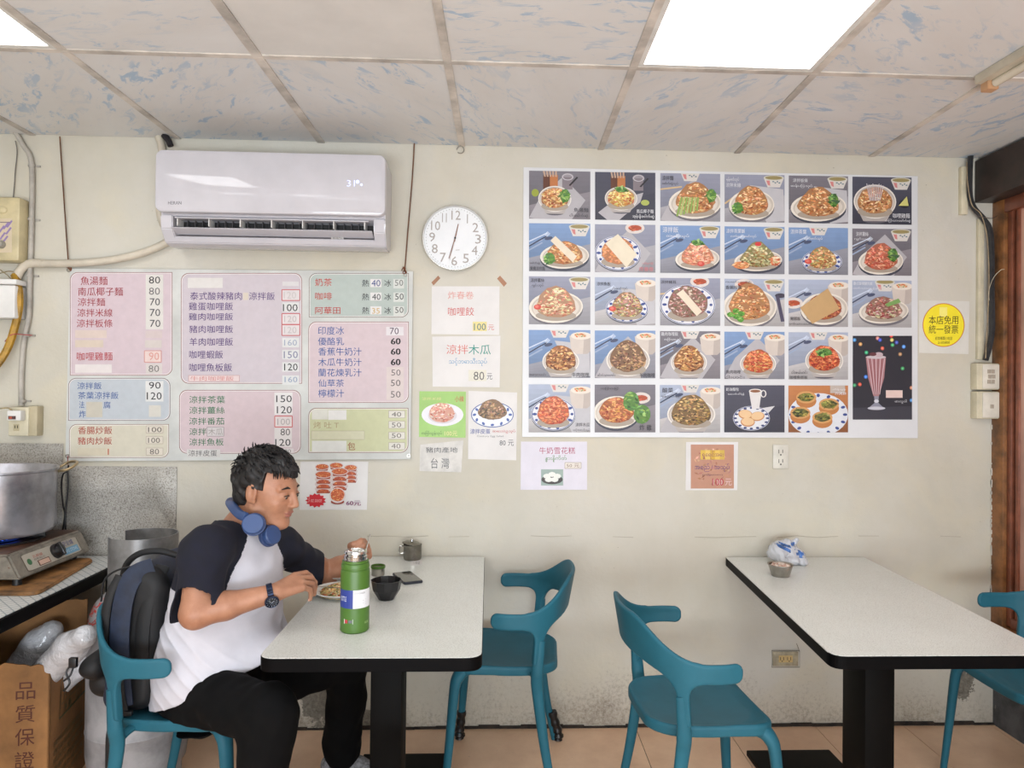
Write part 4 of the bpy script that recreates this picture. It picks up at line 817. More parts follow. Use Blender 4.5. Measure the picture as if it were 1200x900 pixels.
def photo_cell(r, c, spec):
    bg, ves, px, py, rx, ry, pal, dome, ex, caps = spec
    T, TS_ = rt[r]; B, BS = rb[r]; x0, x1 = cx0[c]+(0.2-0.4*r*0.3), cx1[c]; T += TS_*c/5; B += BS*c/5; k = 1.5/5
    def fn(u, v, l): return PY(x0+u*(x1-x0), T+v*(B-T)+u*1.1*(4-r)/4, -(0.0075+l*0.00012))
    F = Flat(fn, (0, 0, 1, 1)); A, Bc = BG[bg]; rr = random.Random(r*10+c)
    # thin photo card
    F.rect(0, 0, 1, 1, A, 0); F.poly([(0, 1), (0, .72), (1, .42), (1, 1)], Bc, 1)
    for g in range(10):
        sh_ = 1.12-0.028*g-(0.05 if bg in 'dg' else 0); F.poly([(0, g/10), (1, g/10), (1, (g+1)/10), (0, (g+1)/10)], [v*sh_ for v in A], 0)
    for g in range(6): F.poly([(0, .72+g*.05), (1, .42+g*.1), (1, .42+(g+1)*.1), (0, .72+(g+1)*.05)], [v*(1.03-.03*g) for v in Bc], 1)
    e = ex.split()
    WH = (214, 208, 204); DK = (60, 62, 76)
    if 'cloth' in e: F.poly([(.0, .98), (.18, .55), (.55, .12), (.92, .6), (.7, 1), (.1, 1)] if bg != 'd' else [(.05, .85), (.3, .6), (.8, .42), (.75, .62), (.4, 1), (.2, 1)], (176, 172, 176), 2)
    if 'clothR' in e: F.poly([(.42, .22), (.98, .3), (1, .96), (.7, 1)], (188, 186, 190), 2)
    if 'clothS' in e: F.poly([(.55, .5), (.84, .44), (.68, .66)], (206, 204, 206), 2)
    if 'fork' in e or 'fork2' in e:
        o_ = -.1 if 'fork2' in e else 0
        for q, cc_ in ((0, (196, 206, 224)), (.1, (52, 58, 82))):
            F.line([(0, .38+q+o_), (.2, .26+q*.7+o_), (.3, .2+q*.6+o_)], .024, cc_, 3); F.line([(0, .46+q+o_), (.22, .34+q*.6+o_)], .03, (150, 164, 190), 3)
        [F.line([(.25+.012*j, .235+.014*j+o_), (.31+.012*j, .17+.014*j+o_)], .01, (206, 216, 232), 4) for j in range(4)]; F.ell(.32, .31+o_, .07, .035, (70, 78, 104), 4, 10, -.3)
    if 'spoonR' in e: F.ell(.93, .35, .09, .05, (60, 56, 72), 3); F.line([(.88, .36), (.97, .9)], .06, (72, 66, 90), 3)
    if 'chop' in e or 'chopD' in e: F.line([(0, .34), (.36, .28)] if 'chop' in e else [(0, .62), (.34, .3)], .03, (206, 176, 130), 3)
    def bowlbg(x, y, w_=.17, h_=.2):
        F.poly([(x-w_, y), (x+w_, y), (x+w_*.6, y+h_), (x-w_*.6, y+h_)], (212, 206, 200), 3); F.ell(x, y, w_, h_*.28, (206, 204, 190), 4, 16); F.ell(x, y, w_*.85, h_*.2, (150, 136, 90), 5, 16)
        F.poly([(x-w_*.75, y+h_*.28), (x-w_*.4, y+h_*.3), (x-w_*.35, y+h_*.85), (x-w_*.58, y+h_*.75)], (206, 130, 128), 5)
        for a in range(4): F.ell(x+w_*(-.05+.2*a), y+h_*(.4+.12*(a % 2)), .02, .013, (92, 120, 130), 5, 6, a)
    for kx, v in (('bowlT', (.5, -.04)), ('bowlT2', (.55, .03)), ('bowlTR', (.82, .06)), ): 
        if kx in e: bowlbg(*v)
    if 'riceTR' in e:
        F.poly([(.66, .12), (1.04, .12), (1.02, .42), (.95, .5), (.76, .5), (.69, .4)], (206, 194, 184), 6); F.poly([(.9, .12), (1.04, .12), (1.02, .42), (.95, .5), (.88, .5)], (184, 172, 164), 6); F.ell(.85, .12, .17, .08, (224, 214, 202), 7, 16)
        food(F, .84, .11, .1, .04, [(206, 110, 60), (90, 130, 60), (220, 150, 100)], 14, (214, 190, 160), 8, .035, 3)
    if 'box' in e or 'boxR' in e:
        o_ = 0 if 'box' in e else .03; F.rect(.23+o_, .08, .34+o_, .42, (96, 56, 40), 3); F.rect(.34+o_, .08, .47+o_, .4, (186, 116, 66), 3)
        for a in range(5): F.line([(.26+a*.045+o_, .12), (.24+a*.05+o_, 0)], .028, (190, 160, 140), 4)
    for kx, o_ in (('glass', 0), ('glassR', .09)):
        if kx in e: F.ell(.63+o_, .12, .1, .08, (150, 144, 150), 3); F.rect(.54+o_, .12, .71+o_, .38, (130, 120, 126), 3); F.ring(.63+o_, .12, .09, .07, .015, (196, 190, 196), 4, 16); F.line([(.66+o_, .3), (.79+o_, .12)], .03, (40, 36, 40), 5)
    if 'lime' in e: F.ell(.1, .46, .06, .08, (150, 160, 60), 4)
    if 'limeR' in e: F.ell(.83, .63, .07, .06, (170, 180, 90), 4)
    if 'limeR2' in e: F.ell(.88, .56, .09, .09, (30, 30, 36), 4); F.poly([(.78, .6), (.92, .4), (.95, .6)], (206, 200, 120), 5)
    for kx, v in (('sauceT', (.66, .07)), ('sauceTR', (.76, .28)), ('sauceL', (.08, .5)), ('sauceT2', (.33, .12))):
        if kx in e: F.ell(v[0], v[1], .16, .12, (216, 206, 200), 6, 20); food(F, v[0], v[1], .11, .06, [(170, 70, 44), (196, 96, 60)], 18, (170, 76, 50), 7, .04, 2)
    if 'mug' in e: F.poly([(.41, .12), (.62, .12), (.58, .5), (.46, .5)], (218, 214, 212), 14); F.ell(.515, .12, .105, .045, (222, 218, 214), 15); F.ell(.515, .125, .085, .03, (140, 90, 60), 16); F.ring(.65, .18, .05, .08, .02, (218, 214, 212), 14, 16)
    # the vessel
    if ves in ('oval', 'flat'):
        F.ell(px, py+.05, rx*1.0, ry*1.0, DK if bg in 'bg' else (110, 106, 112), 9, 28, -.06); F.ell(px, py, rx, ry, (226, 218, 206), 10, 32, -.1); F.ell(px+.01, py, rx*.93, ry*.88, (196, 186, 174), 11, 32, -.1); F.ell(px, py+.01, rx*.86, ry*.80, (214, 204, 192), 12, 32, -.1); fr = .72
    elif ves == 'blue':
        F.ell(px, py+.03, rx, ry, (96, 98, 110), 9, 32); F.ell(px, py, rx, ry, (222, 222, 226), 10, 32); F.ring(px, py, rx*.98, ry*.98, .012, (70, 86, 140), 11, 32)
        for a in range(14):
            t_ = a*2*math.pi/14; F.ell(px+rx*.84*math.cos(t_), py+ry*.84*math.sin(t_), .04 if a % 2 else .026, .028, (58, 76, 140), 11, 8, t_)
        F.ring(px, py, rx*.72, ry*.72, .008, (80, 96, 150), 11, 28); fr = .7
    elif ves == 'bowl':
        F.poly([(px-rx, py), (px+rx, py), (px+rx*.55, py+ry*1.15), (px-rx*.55, py+ry*1.15)], (176, 168, 164), 9); F.ell(px, py+ry*1.1, rx*.55, ry*.18, (96, 92, 100), 8); F.ell(px, py, rx, ry, (226, 220, 212), 10, 32); F.ell(px, py, rx*.94, ry*.92, (182, 172, 164), 11, 32); F.ell(px, py+ry*.06, rx*.9, ry*.84, (204, 194, 184), 11, 32); F.ell(px, py+.02, rx*.82, ry*.76, pal[min(3, len(pal)-1)], 12, 28); fr = .78
    elif ves == 'toast':
        F.ell(px, py, rx*.9, ry, (220, 220, 224), 10, 32); F.ring(px, py, rx*.88, ry*.97, .012, (60, 76, 130), 11, 32)
        for a in range(16):
            t_ = a*2*math.pi/16; F.ell(px+rx*.78*math.cos(t_), py+ry*.84*math.sin(t_), .03, .022, (50, 60, 110), 11, 6)
        for dx, dy, a in ((-.1, -.08, .3), (.1, -.04, -.3), (-.06, .08, .1)): F.ell(px+dx, py+dy, .12, .1, (190, 130, 84), 12, 16, a); F.ell(px+dx, py+dy-.01, .105, .085, (226, 190, 146), 13, 16, a)
    elif ves == 'cups':
        F.ell(.5, .62, .5, .46, (216, 218, 224), 10, 32)
        for a in range(16):
            t_ = a*2*math.pi/16; F.ell(.5+.45*math.cos(t_), .62+.41*math.sin(t_), .04, .03, (58, 76, 140), 11, 8, t_)
        for dx, dy in ((.3, .25), (.68, .4), (.2, .58), (.57, .68)):
            F.ell(dx, dy+.08, .17, .15, (184, 120, 66), 12, 20); F.ell(dx, dy, .17, .13, (206, 154, 96), 13, 20); food(F, dx, dy, .13, .09, pal, 34, (110, 106, 50), 14, .05, int(dx*100))
        F.rect(.7, .0, .95, .16, (190, 176, 166), 11)
    if ves not in ('toast', 'cups'):
        n = 230; avg = [sum(q[i] for q in pal)/len(pal)*0.84 for i in range(3)]; F.ell(px, py+ry*fr*.75, rx*fr*1.05, ry*fr*.45, [v*.8 for v in (206, 190, 172)], 12, 24)
        food(F, px, py-.02, rx*fr*1.04, ry*fr, pal, n, avg, 13, .042, r*7+c, dome)
    def grn(x, y, w_, h_, sd): food(F, x, y, w_, h_, GREENS, 24, (84, 128, 54), 17, .06, sd)
    if 'green' in e: grn(px+rx*.62, py-ry*.25 if ves == 'bowl' else py-ry*.5, .08, .14, 1)
    if 'greenL' in e: grn(px-rx*.62, py+ry*.2, .09, .12, 2)
    if 'greenR' in e: grn(px+rx*.55, py-ry*.5, .08, .14, 3)
    if 'top' in e or 'topg' in e: grn(px+(0.0), py-ry*(.75+dome*.6), .09, .06, 4)
    if 'topgbig' in e: grn(px, py-ry*.6, .13, .08, 5)
    if 'brocc' in e:
        for dx, dy in ((.1, .76), (.2, .8), (.27, .86), (.19, .68), (.28, .74)): food(F, dx, dy, .055, .055, [(100, 160, 60), (70, 130, 40), (130, 180, 80)], 16, (84, 146, 50), 17, .03, int(dx*99))
    if 'brocR' in e: grn(.6, .35, .13, .2, 6); grn(.78, .62, .14, .2, 7)
    if 'cucumber' in e:
        for a in range(7): F.line([(.28+a*.055, .9-.02*a), (.36+a*.045, .5)], .035, (176, 190, 116) if a % 2 else (140, 166, 84), 18)
    if 'cucT' in e: F.poly([(.55, .5), (.78, .38), (.82, .46), (.6, .56)], (120, 160, 90), 18)
    if 'sprout' in e:
        for a in range(9): F.line([(.3+a*.02, .5), (.24+a*.035, .14+.02*(a % 3))], .012, (206, 200, 206), 18)
    if 'topr' in e: F.ell(px, py-ry*1.6, .055, .045, (200, 60, 60), 18)
    for kx, v in (('tomato', (.68, .8)), ('tomatoL', (px-rx*.68, py))):
        if kx in e: F.ell(v[0], v[1], .06, .055, (206, 76, 66), 18); F.ell(v[0]-.01, v[1]-.01, .03, .03, (222, 120, 104), 19)
    if 'carrot' in e: food(F, px-.28, py+.1, .14, .08, ORG, 20, (214, 130, 80), 18, .05, 8); food(F, px+.28, py, .08, .1, [(206, 110, 70), (222, 200, 160)], 16, (206, 120, 80), 18, .05, 8)
    if 'strip' in e: F.poly([(.35, .36), (.43, .26), (.78, .68), (.71, .8)] if ves == 'oval' else [(.28, .33), (.38, .24), (.7, .7), (.61, .8)], (226, 212, 190), 20)
    if 'stripW' in e: F.poly([(.17, .4), (.38, .2), (.7, .62), (.52, .9)], (226, 214, 190), 20)
    if 'stripB' in e: F.poly([(.19, .6), (.66, .18), (.86, .62), (.4, .94)], (192, 156, 108), 20)
    for s_, a, b_, c_, d_, k in caps: F.text(s_, a, b_, c_, d_, ((50, 48, 56), (226, 226, 230), (206, 120, 126))[k], 22)
    F.build('dish_photo', pm, print_mat('photo_print', 0.5))
for r, row in enumerate(CELLS):
    for c, sp in enumerate(row): photo_cell(r, c, sp)
# the milkshake picture
def fn(u, v, l): return PY(999.3+u*69.5, 393.5+v*98.2, -(0.0075+l*0.00012))
F = Flat(fn, (0, 0, 1, 1)); F.rect(0, 0, 1, 1, (38, 38, 48), 0); F.poly([(0, .86), (1, .84), (1, 1), (0, 1)], (56, 56, 66), 1)
for x, y, c in ((.03, .05, (70, 140, 200)), (.13, .1, (200, 150, 90)), (.23, .2, (50, 160, 110)), (.42, .03, (200, 130, 120)), (.46, .05, (60, 80, 190)), (.5, .15, (206, 90, 70)), (.66, .05, (200, 190, 110)), (.67, .11, (60, 160, 100)), (.74, .08, (60, 80, 170)), (.86, .13, (80, 140, 220)), (.8, .22, (170, 130, 90)), (.84, .39, (60, 150, 90)), (.22, .49, (60, 120, 210)), (.12, .58, (196, 80, 60)), (.03, .59, (50, 140, 90)), (.99, .62, (190, 130, 100)), (.99, .77, (70, 130, 190)), (.65, .0, (220, 60, 50))): F.ell(x, y, .032, .023, c, 2, 10); F.ell(x, y, .016, .012, [min(255, v+50) for v in c], 3, 8)
F.poly([(.22, .25), (.56, .25), (.53, .5), (.44, .72), (.35, .72), (.26, .5)], (168, 120, 124), 3)
for a in range(9): F.line([(.25+a*.036, .27), (.35+a*.013, .7)], .012, ((206, 180, 184), (130, 66, 72))[a % 2], 4)
F.ell(.39, .255, .17, .02, (196, 186, 190), 5); F.ell(.44, .225, .07, .03, (190, 170, 176), 6); F.ell(.34, .22, .06, .022, (96, 50, 56), 6)
F.poly([(.36, .72), (.44, .72), (.43, .8), (.54, .87), (.25, .87), (.37, .8)], (140, 140, 156), 4); F.ell(.4, .865, .15, .02, (196, 196, 206), 5); F.ell(.4, .78, .04, .02, (206, 206, 214), 6)
F.rect(.56, .65, .84, .74, (222, 196, 188), 4); F.text('ဖာလူဒါ', .71, .76, .91, .81, (206, 206, 210), 5); F.build('drink_photo', pm, print_mat('photo_print', 0.5))
# --- outlets, switches, trunking on the right
def outlet(name, label, x0, y0, x1, y1, m, horiz=False, dark=(60, 56, 50)):
    t = thing(name, label, 'outlet', PY((x0+x1)/2, (y0+y1)/2, 0)); b = MB(); wbox(b, x0, y0, x1, y1, 0.008, 0.002); b.build('plate', m, t)
    F = Flat(wallfn(0.0085)); w_, h_ = x1-x0, y1-y0
    for k in (0.3, 0.7):
        if not horiz:
            cx, cy = x0+w_/2, y0+h_*k; F.rect(cx-2.6, cy-2.5, cx-1.8, cy+2, dark, 1).rect(cx+1.8, cy-2.5, cx+2.6, cy+1.5, dark, 1).ell(cx, cy+3.6, 1.0, 1.0, dark, 1, 8)
        else:
            cx, cy = x0+w_*(0.5+(k-0.5)*0.7), y0+h_/2; F.rect(cx-4, cy-4, cx+4, cy+4, (204, 176, 120), 1).rect(cx-2.4, cy-2.2, cx-1.6, cy+1.6, dark, 2).rect(cx+1.4, cy-2.2, cx+2.2, cy+1.6, dark, 2).ell(cx, cy+2.6, .8, .8, dark, 2, 8)
    F.build('socket', t); return t
outlet('wall_outlet', 'white double wall outlet right of the terracotta notice', 906, 521, 924, 549, mat('outlet_white', (216, 212, 200), 0.4))
lo = outlet('wall_outlet', 'old grimy horizontal wall outlet low on the wall beside the right table', 906, 764, 935.5, 780.5, mat('grimy_plate', (186, 174, 146), 0.5, var=0.15, vscale=30), True)
b = MB(); b.tube([PY(x, y, -0.009) for x, y in ((904.5, 762.3), (937, 762.5), (937, 782), (904.5, 782))], 0.0012, 5, closed=True); b.build('rim', mat('dark_grime', (96, 84, 66), 0.8), lo)
cord('loose_wire_stub', 'thin wire stub sticking up from the old low outlet', [(937, 764), (935, 758), (933.5, 754)], 0.001, (70, 60, 48), 0.008, 'wire')
t = thing('cable_trunking', 'cream cable trunking in two lengths in the upper right corner of the wall', 'cable trunking', PY(1140, 300, 0))
b = MB(); wbox(b, 1127, 195, 1134.5, 251, 0.022, 0.002); b.build('upper_length', IVORY, t)
b = MB(); wbox(b, 1147, 256, 1153, 421, 0.018, 0.002); b.build('lower_length', IVORY, t)
cord('black_conduit', 'black corrugated cable conduit bending down beside the window frame', [(1137.5, 183), (1136.5, 200), (1136.5, 228), (1141, 243), (1152, 256), (1160, 270), (1162, 300), (1162, 340), (1162.5, 385), (1159, 408), (1155, 422)], 0.0125, (50, 50, 52), 0.03, 'conduit', 8)
cord('thin_cable', 'thin beige cable alongside the black conduit', [(1133, 190, .04), (1134, 215, .045), (1139, 240, .045), (1150, 252, .045), (1157, 280, .045), (1159, 330, .045), (1157, 380, .045), (1155, 420, .045)], 0.002, (170, 150, 120), 0.045, 'cable')
cord('curly_wire', 'loose thin wire curling towards the window frame above the switches', [(1159, 352, .05), (1159, 340, .06), (1164, 326, .07), (1172, 317, .08), (1177, 315.5, .08)], 0.0015, (196, 184, 160), 0.05, 'wire')
cord('cable_tie', 'beige cable ties twisted round the black conduit near the beam', [(1146, 253, .045), (1154, 255, .05), (1162, 256, .045), (1168, 253, .03), (1170, 250, .02)], 0.0015, (96, 84, 76), 0.045, 'cable tie')
for lb, y0, y1, n in (('upper ivory switch box with a cluster of small buttons beside the window frame', 425.5, 457, 6), ('lower ivory switch box with one small button beside the window frame', 458.5, 491, 1)):
    t = thing('switch_box', lb, 'switch', PY(1157, (y0+y1)/2, 0))
    b = MB(); wbox(b, 1145, y0, 1171.5, y1, 0.045, 0.005); b.build('case', IVORY, t)
    b = MB(); wbox(b, 1152, y0+1, 1171.5, y1-1.2, 0.05, 0.004, 0.044); b.build('cover', mat('switch_cover', (222, 216, 202), 0.35), t)
    for k in range(n):
        b = MB()
        if n == 6: x = 1157.5+4.6*(k % 2)*1.0+0.8*(k//2 % 2); y = 433+6*(k//2)
        else: x, y = 1161, 474
        wbox(b, x, y, x+3.8, y+4.6, 0.053, 0.0008, 0.049); b.build('button', mat('grey_button', (176, 164, 148), 0.4), t)
# tube lamp on the ceiling, right
tl = thing('tube_lamp', 'slim yellowed tube lamp fixed to the ceiling at the upper right', 'lamp', PZ(1170, 92, H-0.02))
A = PZ(1146, 101, H-0.035); dv = Vector((SH, -1, 0)).normalized()
M_ = Matrix.Translation(A)
def along(a, b, dx0, dx1, z0, z1): 
    m = MB(); P0 = A+dv*a; P1 = A+dv*b; r_ = Vector((1, 0, 0))
    return m.prism([P0+r_*dx0+Vector((0, 0, z0)), P0+r_*dx1+Vector((0, 0, z0)), P0+r_*dx1+Vector((0, 0, z1)), P0+r_*dx0+Vector((0, 0, z1))], dv*(b-a), 0.002)
along(0.0, 1.2, -0.012, 0.022, 0.005, 0.0345).build('batten', mat('yellowed_white', (196, 186, 166), 0.4), tl)
MB().tube([A+dv*0.04+Vector((0.03, 0, -0.004)), A+dv*1.16+Vector((0.03, 0, -0.004))], 0.0135, 16).build('tube', mat('unlit_tube', (206, 196, 176), 0.2, var=0.03), tl)
for a in (0.0, 1.15): along(a, a+0.035, 0.008, 0.046, -0.022, 0.012).build('end_holder', mat('tan_holder', (190, 148, 110), 0.5), tl)
along(0.35, 0.37, -0.014, 0.024, 0.003, 0.036).build('clip', BLACK, tl)
# speckled foil sheet behind the stove
fo_ = NT('speckled_foil'); mp = fo_.coord(); n = fo_.noise(mp, 170, 3, 0.7); r = fo_.ramp(n, 'Fac', [(0.36, rgba((136, 130, 122))), (0.48, rgba((182, 178, 170))), (0.66, rgba((198, 194, 186)))])
n2 = fo_.noise(mp, 3, 4); r2 = fo_.ramp(n2, 'Fac', [(0.4, (0.8, 0.8, 0.8)), (0.7, (1, 1, 1))]); fo_.base(fo_.mix(1.0, (r, 'Color'), (r2, 'Color'), 'MULTIPLY')); fo_.b.inputs['Metallic'].default_value = 0.35; fo_.b.inputs['Roughness'].default_value = 0.45; fo_.bump((n, 'Fac'), 0.5, 0.003)
def foil(name, label, x0, y0, x1, y1, seed, warp=0.012):
    rp = ripples(seed, warp, 9, 5); V = []; NX, NZ = 40, 26; A = PY(x0, y0, 0); B = PY(x1, y1, 0); Fc = []
    for j in range(NZ+1):
        for i in range(NX+1):
            x = A.x+(B.x-A.x)*i/NX; z = A.z+(B.z-A.z)*j/NZ; e = min(i, NX-i, 6)/6*min(j, NZ-j, 6)/6
            V.append((x, -0.004-(0.012+float(rp(x, 0, z)))*e, z))
    for j in range(NZ):
        for i in range(NX): a = j*(NX+1)+i; Fc.append((a, a+1, a+NX+2, a+NX+1))
    b = len(V); V += [(x, min(-0.0005, y+0.004), z) for x, y, z in V]; Fc += [tuple(b+k for k in f[::-1]) for f in Fc]
    me = bpy.data.meshes.new(name); me.from_pydata(V, [], Fc); o = finish(name, me, fo_.m, None, False, True); return tag(o, label, 'foil sheet')
foil('foil_sheet', 'wrinkled grey speckled foil sheet on the wall behind the gas bottle', 77, 546, 206, 655, 4, 0.030)
foil('foil_sheet', 'speckled foil sheet on the wall behind the steel pot', -160, 518, 72, 655, 8, 0.008)
# ------------------------------------------------------------------ tables
lam = NT('speckled_laminate'); mp = lam.coord(); n = lam.noise(mp, 420, 2, 0.6); r = lam.ramp(n, 'Fac', [(0.36, rgba((158, 156, 148))), (0.43, rgba((222, 224, 219))), (0.7, rgba((228, 230, 226)))])
n2 = lam.noise(mp, 3, 5); r2 = lam.ramp(n2, 'Fac', [(0.3, (0.93, 0.93, 0.92)), (0.6, (1, 1, 1))]); lam.base(lam.mix(1.0, (r, 'Color'), (r2, 'Color'), 'MULTIPLY')); lam.b.inputs['Roughness'].default_value = 0.28
EDGE = mat('black_edging', (9, 8, 9), 0.5, var=0.1, spec=0.06, dirt=((150, 146, 140), 34, 0.77))
BLK_METAL = mat('black_painted_metal', (12, 11, 10), 0.55, var=0.1, spec=0.08)
def round_poly(P, rads, n=7):
    out = []
    for i in range(4):
        a, b, c = Vector(P[i-1]), Vector(P[i]), Vector(P[(i+1) % 4]); r_ = rads[i]; u = (a-b).normalized(); v = (c-b).normalized()
        for k in range(n+1):
            t = k/n; p0, p1 = b+u*r_, b+v*r_; out.append((p0*(1-t)+b*t)*(1-t)+(b*(1-t)+p1*t)*t)
    return out
def table(label, P, colx, tops=0.74):
    t = thing('dining_table', label, 'table', ((P[0][0]+P[2][0])/2, (P[0][1]+P[2][1])/2, 0), group=None)
    Q = [Vector((x, y, tops)) for x, y in P]; R_ = (0.012, 0.045, 0.045, 0.012)
    C_ = sum(Q, Vector())/4
    top = round_poly([q+(q-C_).normalized()*0.0 for q in Q], R_)
    MB().prism([p+Vector((0, 0, -0.0015)) for p in top], (0, 0, -0.036), 0.002).build('edging', EDGE, t, smooth=30)
    MB().prism([C_+(p-C_)*0.9955 for p in top], (0, 0, -0.003)).build('tabletop', lam.m, t, smooth=None)
    cx, yc = colx, -0.84
    MB().box((cx-0.047, yc-0.07, 0.02), (cx+0.047, yc+0.07, tops-0.037), 0.003).build('column', BLK_METAL, t)
    MB().box((cx-0.17, -1.0, 0.0), (cx+0.17, -0.25, 0.022), 0.004).build('base', BLK_METAL, t)
    MB().box((cx-0.12, -1.02, tops-0.052), (cx+0.12, -0.5, tops-0.037), 0.002).build('support_plate', BLK_METAL, t)
    return t
def xy(px, py, z=0.74): p = PZ(px, py, z); return (p.x, p.y)
table('pale speckled dining table with black edges where the man eats', [(-0.572, -0.006), (-0.590, -1.17), (0.006, -1.17), (0.016, -0.006)], -0.282)
table('pale speckled dining table with black edges on the right, nearly empty', [(1.068, -0.006), (0.962, -1.17), (1.60, -1.17), (1.690, -0.006)], 1.245)

# ------------------------------------------------------------------ chairs
TEAL = mat('teal_plastic', (42, 100, 117), 0.46, var=0.05, vscale=5, spec=0.18)
BP = smoothpath([(x, y, 0) for x, y in ((0.105, 0.268), (0.05, 0.28), (-0.01, 0.277), (-0.065, 0.258), (-0.112, 0.218), (-0.145, 0.15), (-0.163, 0.07), (-0.168, 0), (-0.163, -0.07), (-0.145, -0.15), (-0.112, -0.218), (-0.065, -0.258), (-0.01, -0.277), (0.05, -0.28), (0.105, -0.268))], 10)
bp = np.array([(p.x, p.y) for p in BP]); seg = np.r_[0, np.cumsum(np.linalg.norm(np.diff(bp, axis=0), axis=1))]; TT = seg[-1]/2; bt = seg-TT
tn = np.gradient(bp, axis=0); tn /= np.linalg.norm(tn, axis=1, keepdims=True); nrm = np.c_[-tn[:, 1], tn[:, 0]]
def chair_backrest(parent):
    v = Vox((-TT-0.02, 0.40, -0.016), (TT+0.02, 0.82, 0.016), 0.0042)
    S, (T, Z, N) = v.sl(v.lo, v.lo+v.n*v.h)
    a = np.abs(T); q = np.clip((a-0.10)/(TT-0.12-0.10), 0, 1); q = q*q*(3-2*q)
    top = 0.785*(1-q)+0.682*q; bot = 0.650*(1-q)+0.626*q
    zc, hh = (top+bot)/2, (top-bot)/2
    dx, dz = np.maximum(a-(TT-0.024), 0), np.maximum(np.abs(Z-zc)-hh+0.024, 0); band = np.sqrt(dx*dx+dz*dz)-0.024+0*N
    band = np.where((dx <= 0) & (dz <= 0), np.maximum(a-TT, np.abs(Z-zc)-hh)+0*N, band)
    tp = TT-0.185+np.clip((0.64-Z), 0, 1)*0.10
    post = np.abs(a-tp)-(0.0185+0*Z); post = np.maximum(post, Z-0.65)
    k = 0.06; h_ = np.clip(0.5+0.5*(post-band)/k, 0, 1); d2 = post*(1-h_)+band*h_-k*h_*(1-h_)
    d2 = np.maximum(d2, 0.50-Z)
    th = 0.0075+0.006*np.clip((0.66-Z)/0.1, 0, 1); rr_ = 0.0055
    A = d2+rr_; B = np.abs(N)-th+rr_
    v.d[:] = np.minimum(np.maximum(A, B), 0)+np.sqrt(np.maximum(A, 0)**2+np.maximum(B, 0)**2)-rr_
    def warp(V):
        t = V[:, 0]; x = np.interp(t, bt, bp[:, 0]); y = np.interp(t, bt, bp[:, 1]); nx = np.interp(t, bt, nrm[:, 0]); ny = np.interp(t, bt, nrm[:, 1])
        z = V[:, 1]; low = np.clip((0.66-z)/0.2, 0, 1.2); s_ = 1-0.0*low
        lean = (z-0.66)*0.22
        out = np.c_[x+nx*V[:, 2], y+ny*V[:, 2], z]
        L = np.linalg.norm(np.c_[x, y], axis=1, keepdims=True)
        out[:, 0] -= np.clip(lean, -0.02, 1)*np.clip(-x/0.2, 0, 1); out[:, 1] *= (1-0.2*np.clip((0.66-z), 0, 1))
        return out
    return v.build('backrest', TEAL, parent, world=False, warp=warp)
def chair_seat(parent):
    v = Vox((-0.18, -0.25, 0.405), (0.29, 0.25, 0.49), 0.0045)
    S, (X, Y, Z) = v.sl(v.lo, v.lo+v.n*v.h)
    f = (X-0.06)/0.21; hw = 0.205+0.02*f-0.01*f*f; rr_ = 0.09
    qx = np.abs(X-0.06)-0.195+rr_; qy = np.abs(Y)-hw+rr_
    d2 = np.minimum(np.maximum(qx, qy), 0)+np.sqrt(np.maximum(qx, 0)**2+np.maximum(qy, 0)**2)-rr_
    dish = 0.014*np.clip(1-((X-0.03)/0.2)**2-(Y/0.22)**2, 0, 1)
    zc = 0.452-dish+0.006*np.clip((Y/0.2)**2, 0, 1)-0.008*np.clip((X-0.2)/0.06, 0, 1)
    th = 0.0095+0.009*np.clip(1+d2/0.025, 0, 1)
    A = d2+0.014; B = np.abs(Z-zc+0.5*(th-0.0095))-th+0.008
    v.d[:] = np.minimum(np.maximum(A, B), 0)+np.sqrt(np.maximum(A, 0)**2+np.maximum(B, 0)**2)-0.011
    return v.build('seat', TEAL, parent, world=False)
def make_chair():
    t = thing('dining_chair', 'x', 'chair', (0, 0, 0), group='teal plastic armchairs')
    chair_seat(t); chair_backrest(t)
    for s_ in (-1, 1):
        P = smoothpath([(0.205, s_*0.172, 0.448), (0.226, s_*0.190, 0.425), (0.238, s_*0.20, 0.38), (0.252, s_*0.212, 0.2), (0.268, s_*0.225, 0.0)], 6)
        R_ = [0.030-0.017*min(1, i/(len(P)-1)*1.0)-0.0*i for i in range(len(P))]; R_ = [0.034, 0.032, 0.030]+[0.0275-0.013*(i/(len(P)-4)) for i in range(len(P)-3)]
        MB().tube(P, R_, 14, flat=0.8).build('leg', TEAL, t, world=False)
        xb = float(np.interp(TT-0.163, bt, bp[:, 0]))
        pp = lambda z: (float(np.interp(TT-0.185+0.1*(0.64-z), bt, bp[:, 0])), s_*float(np.interp(TT-0.185+0.1*(0.64-z), bt, abs(bp[:, 1])))*(1-0.2*(0.66-z)), z)
        P = smoothpath([pp(0.585), pp(0.53), pp(0.47), (xb-0.006, s_*0.237, 0.40), (xb-0.034, s_*0.240, 0.2), (xb-0.075, s_*0.248, 0.0)], 6)
        R_ = [0.0165+0.0055*min(1, i/12) if i < 16 else 0.022-0.009*((i-16)/(len(P)-17)) for i in range(len(P))]
        MB().tube(P, R_, 14, flat=0.72, up=(0, 1, 0)).build('leg', TEAL, t, world=False)
        MB().tube(smoothpath([(xb-0.004, s_*0.232, 0.432), (xb+0.005, s_*0.20, 0.442), (xb+0.02, s_*0.16, 0.446)], 5), 0.016, 10, flat=0.7).build('seat_bracket', TEAL, t, world=False)
    return t
chair0 = make_chair()
def place(o, label, x, y, rz):
    o['label'] = label; o.location = (x, y, 0); o.rotation_euler = (0, 0, rz); MW[o.name] = Matrix.Translation(Vector((x, y, 0))) @ Matrix.Rotation(rz, 4, 'Z'); return o
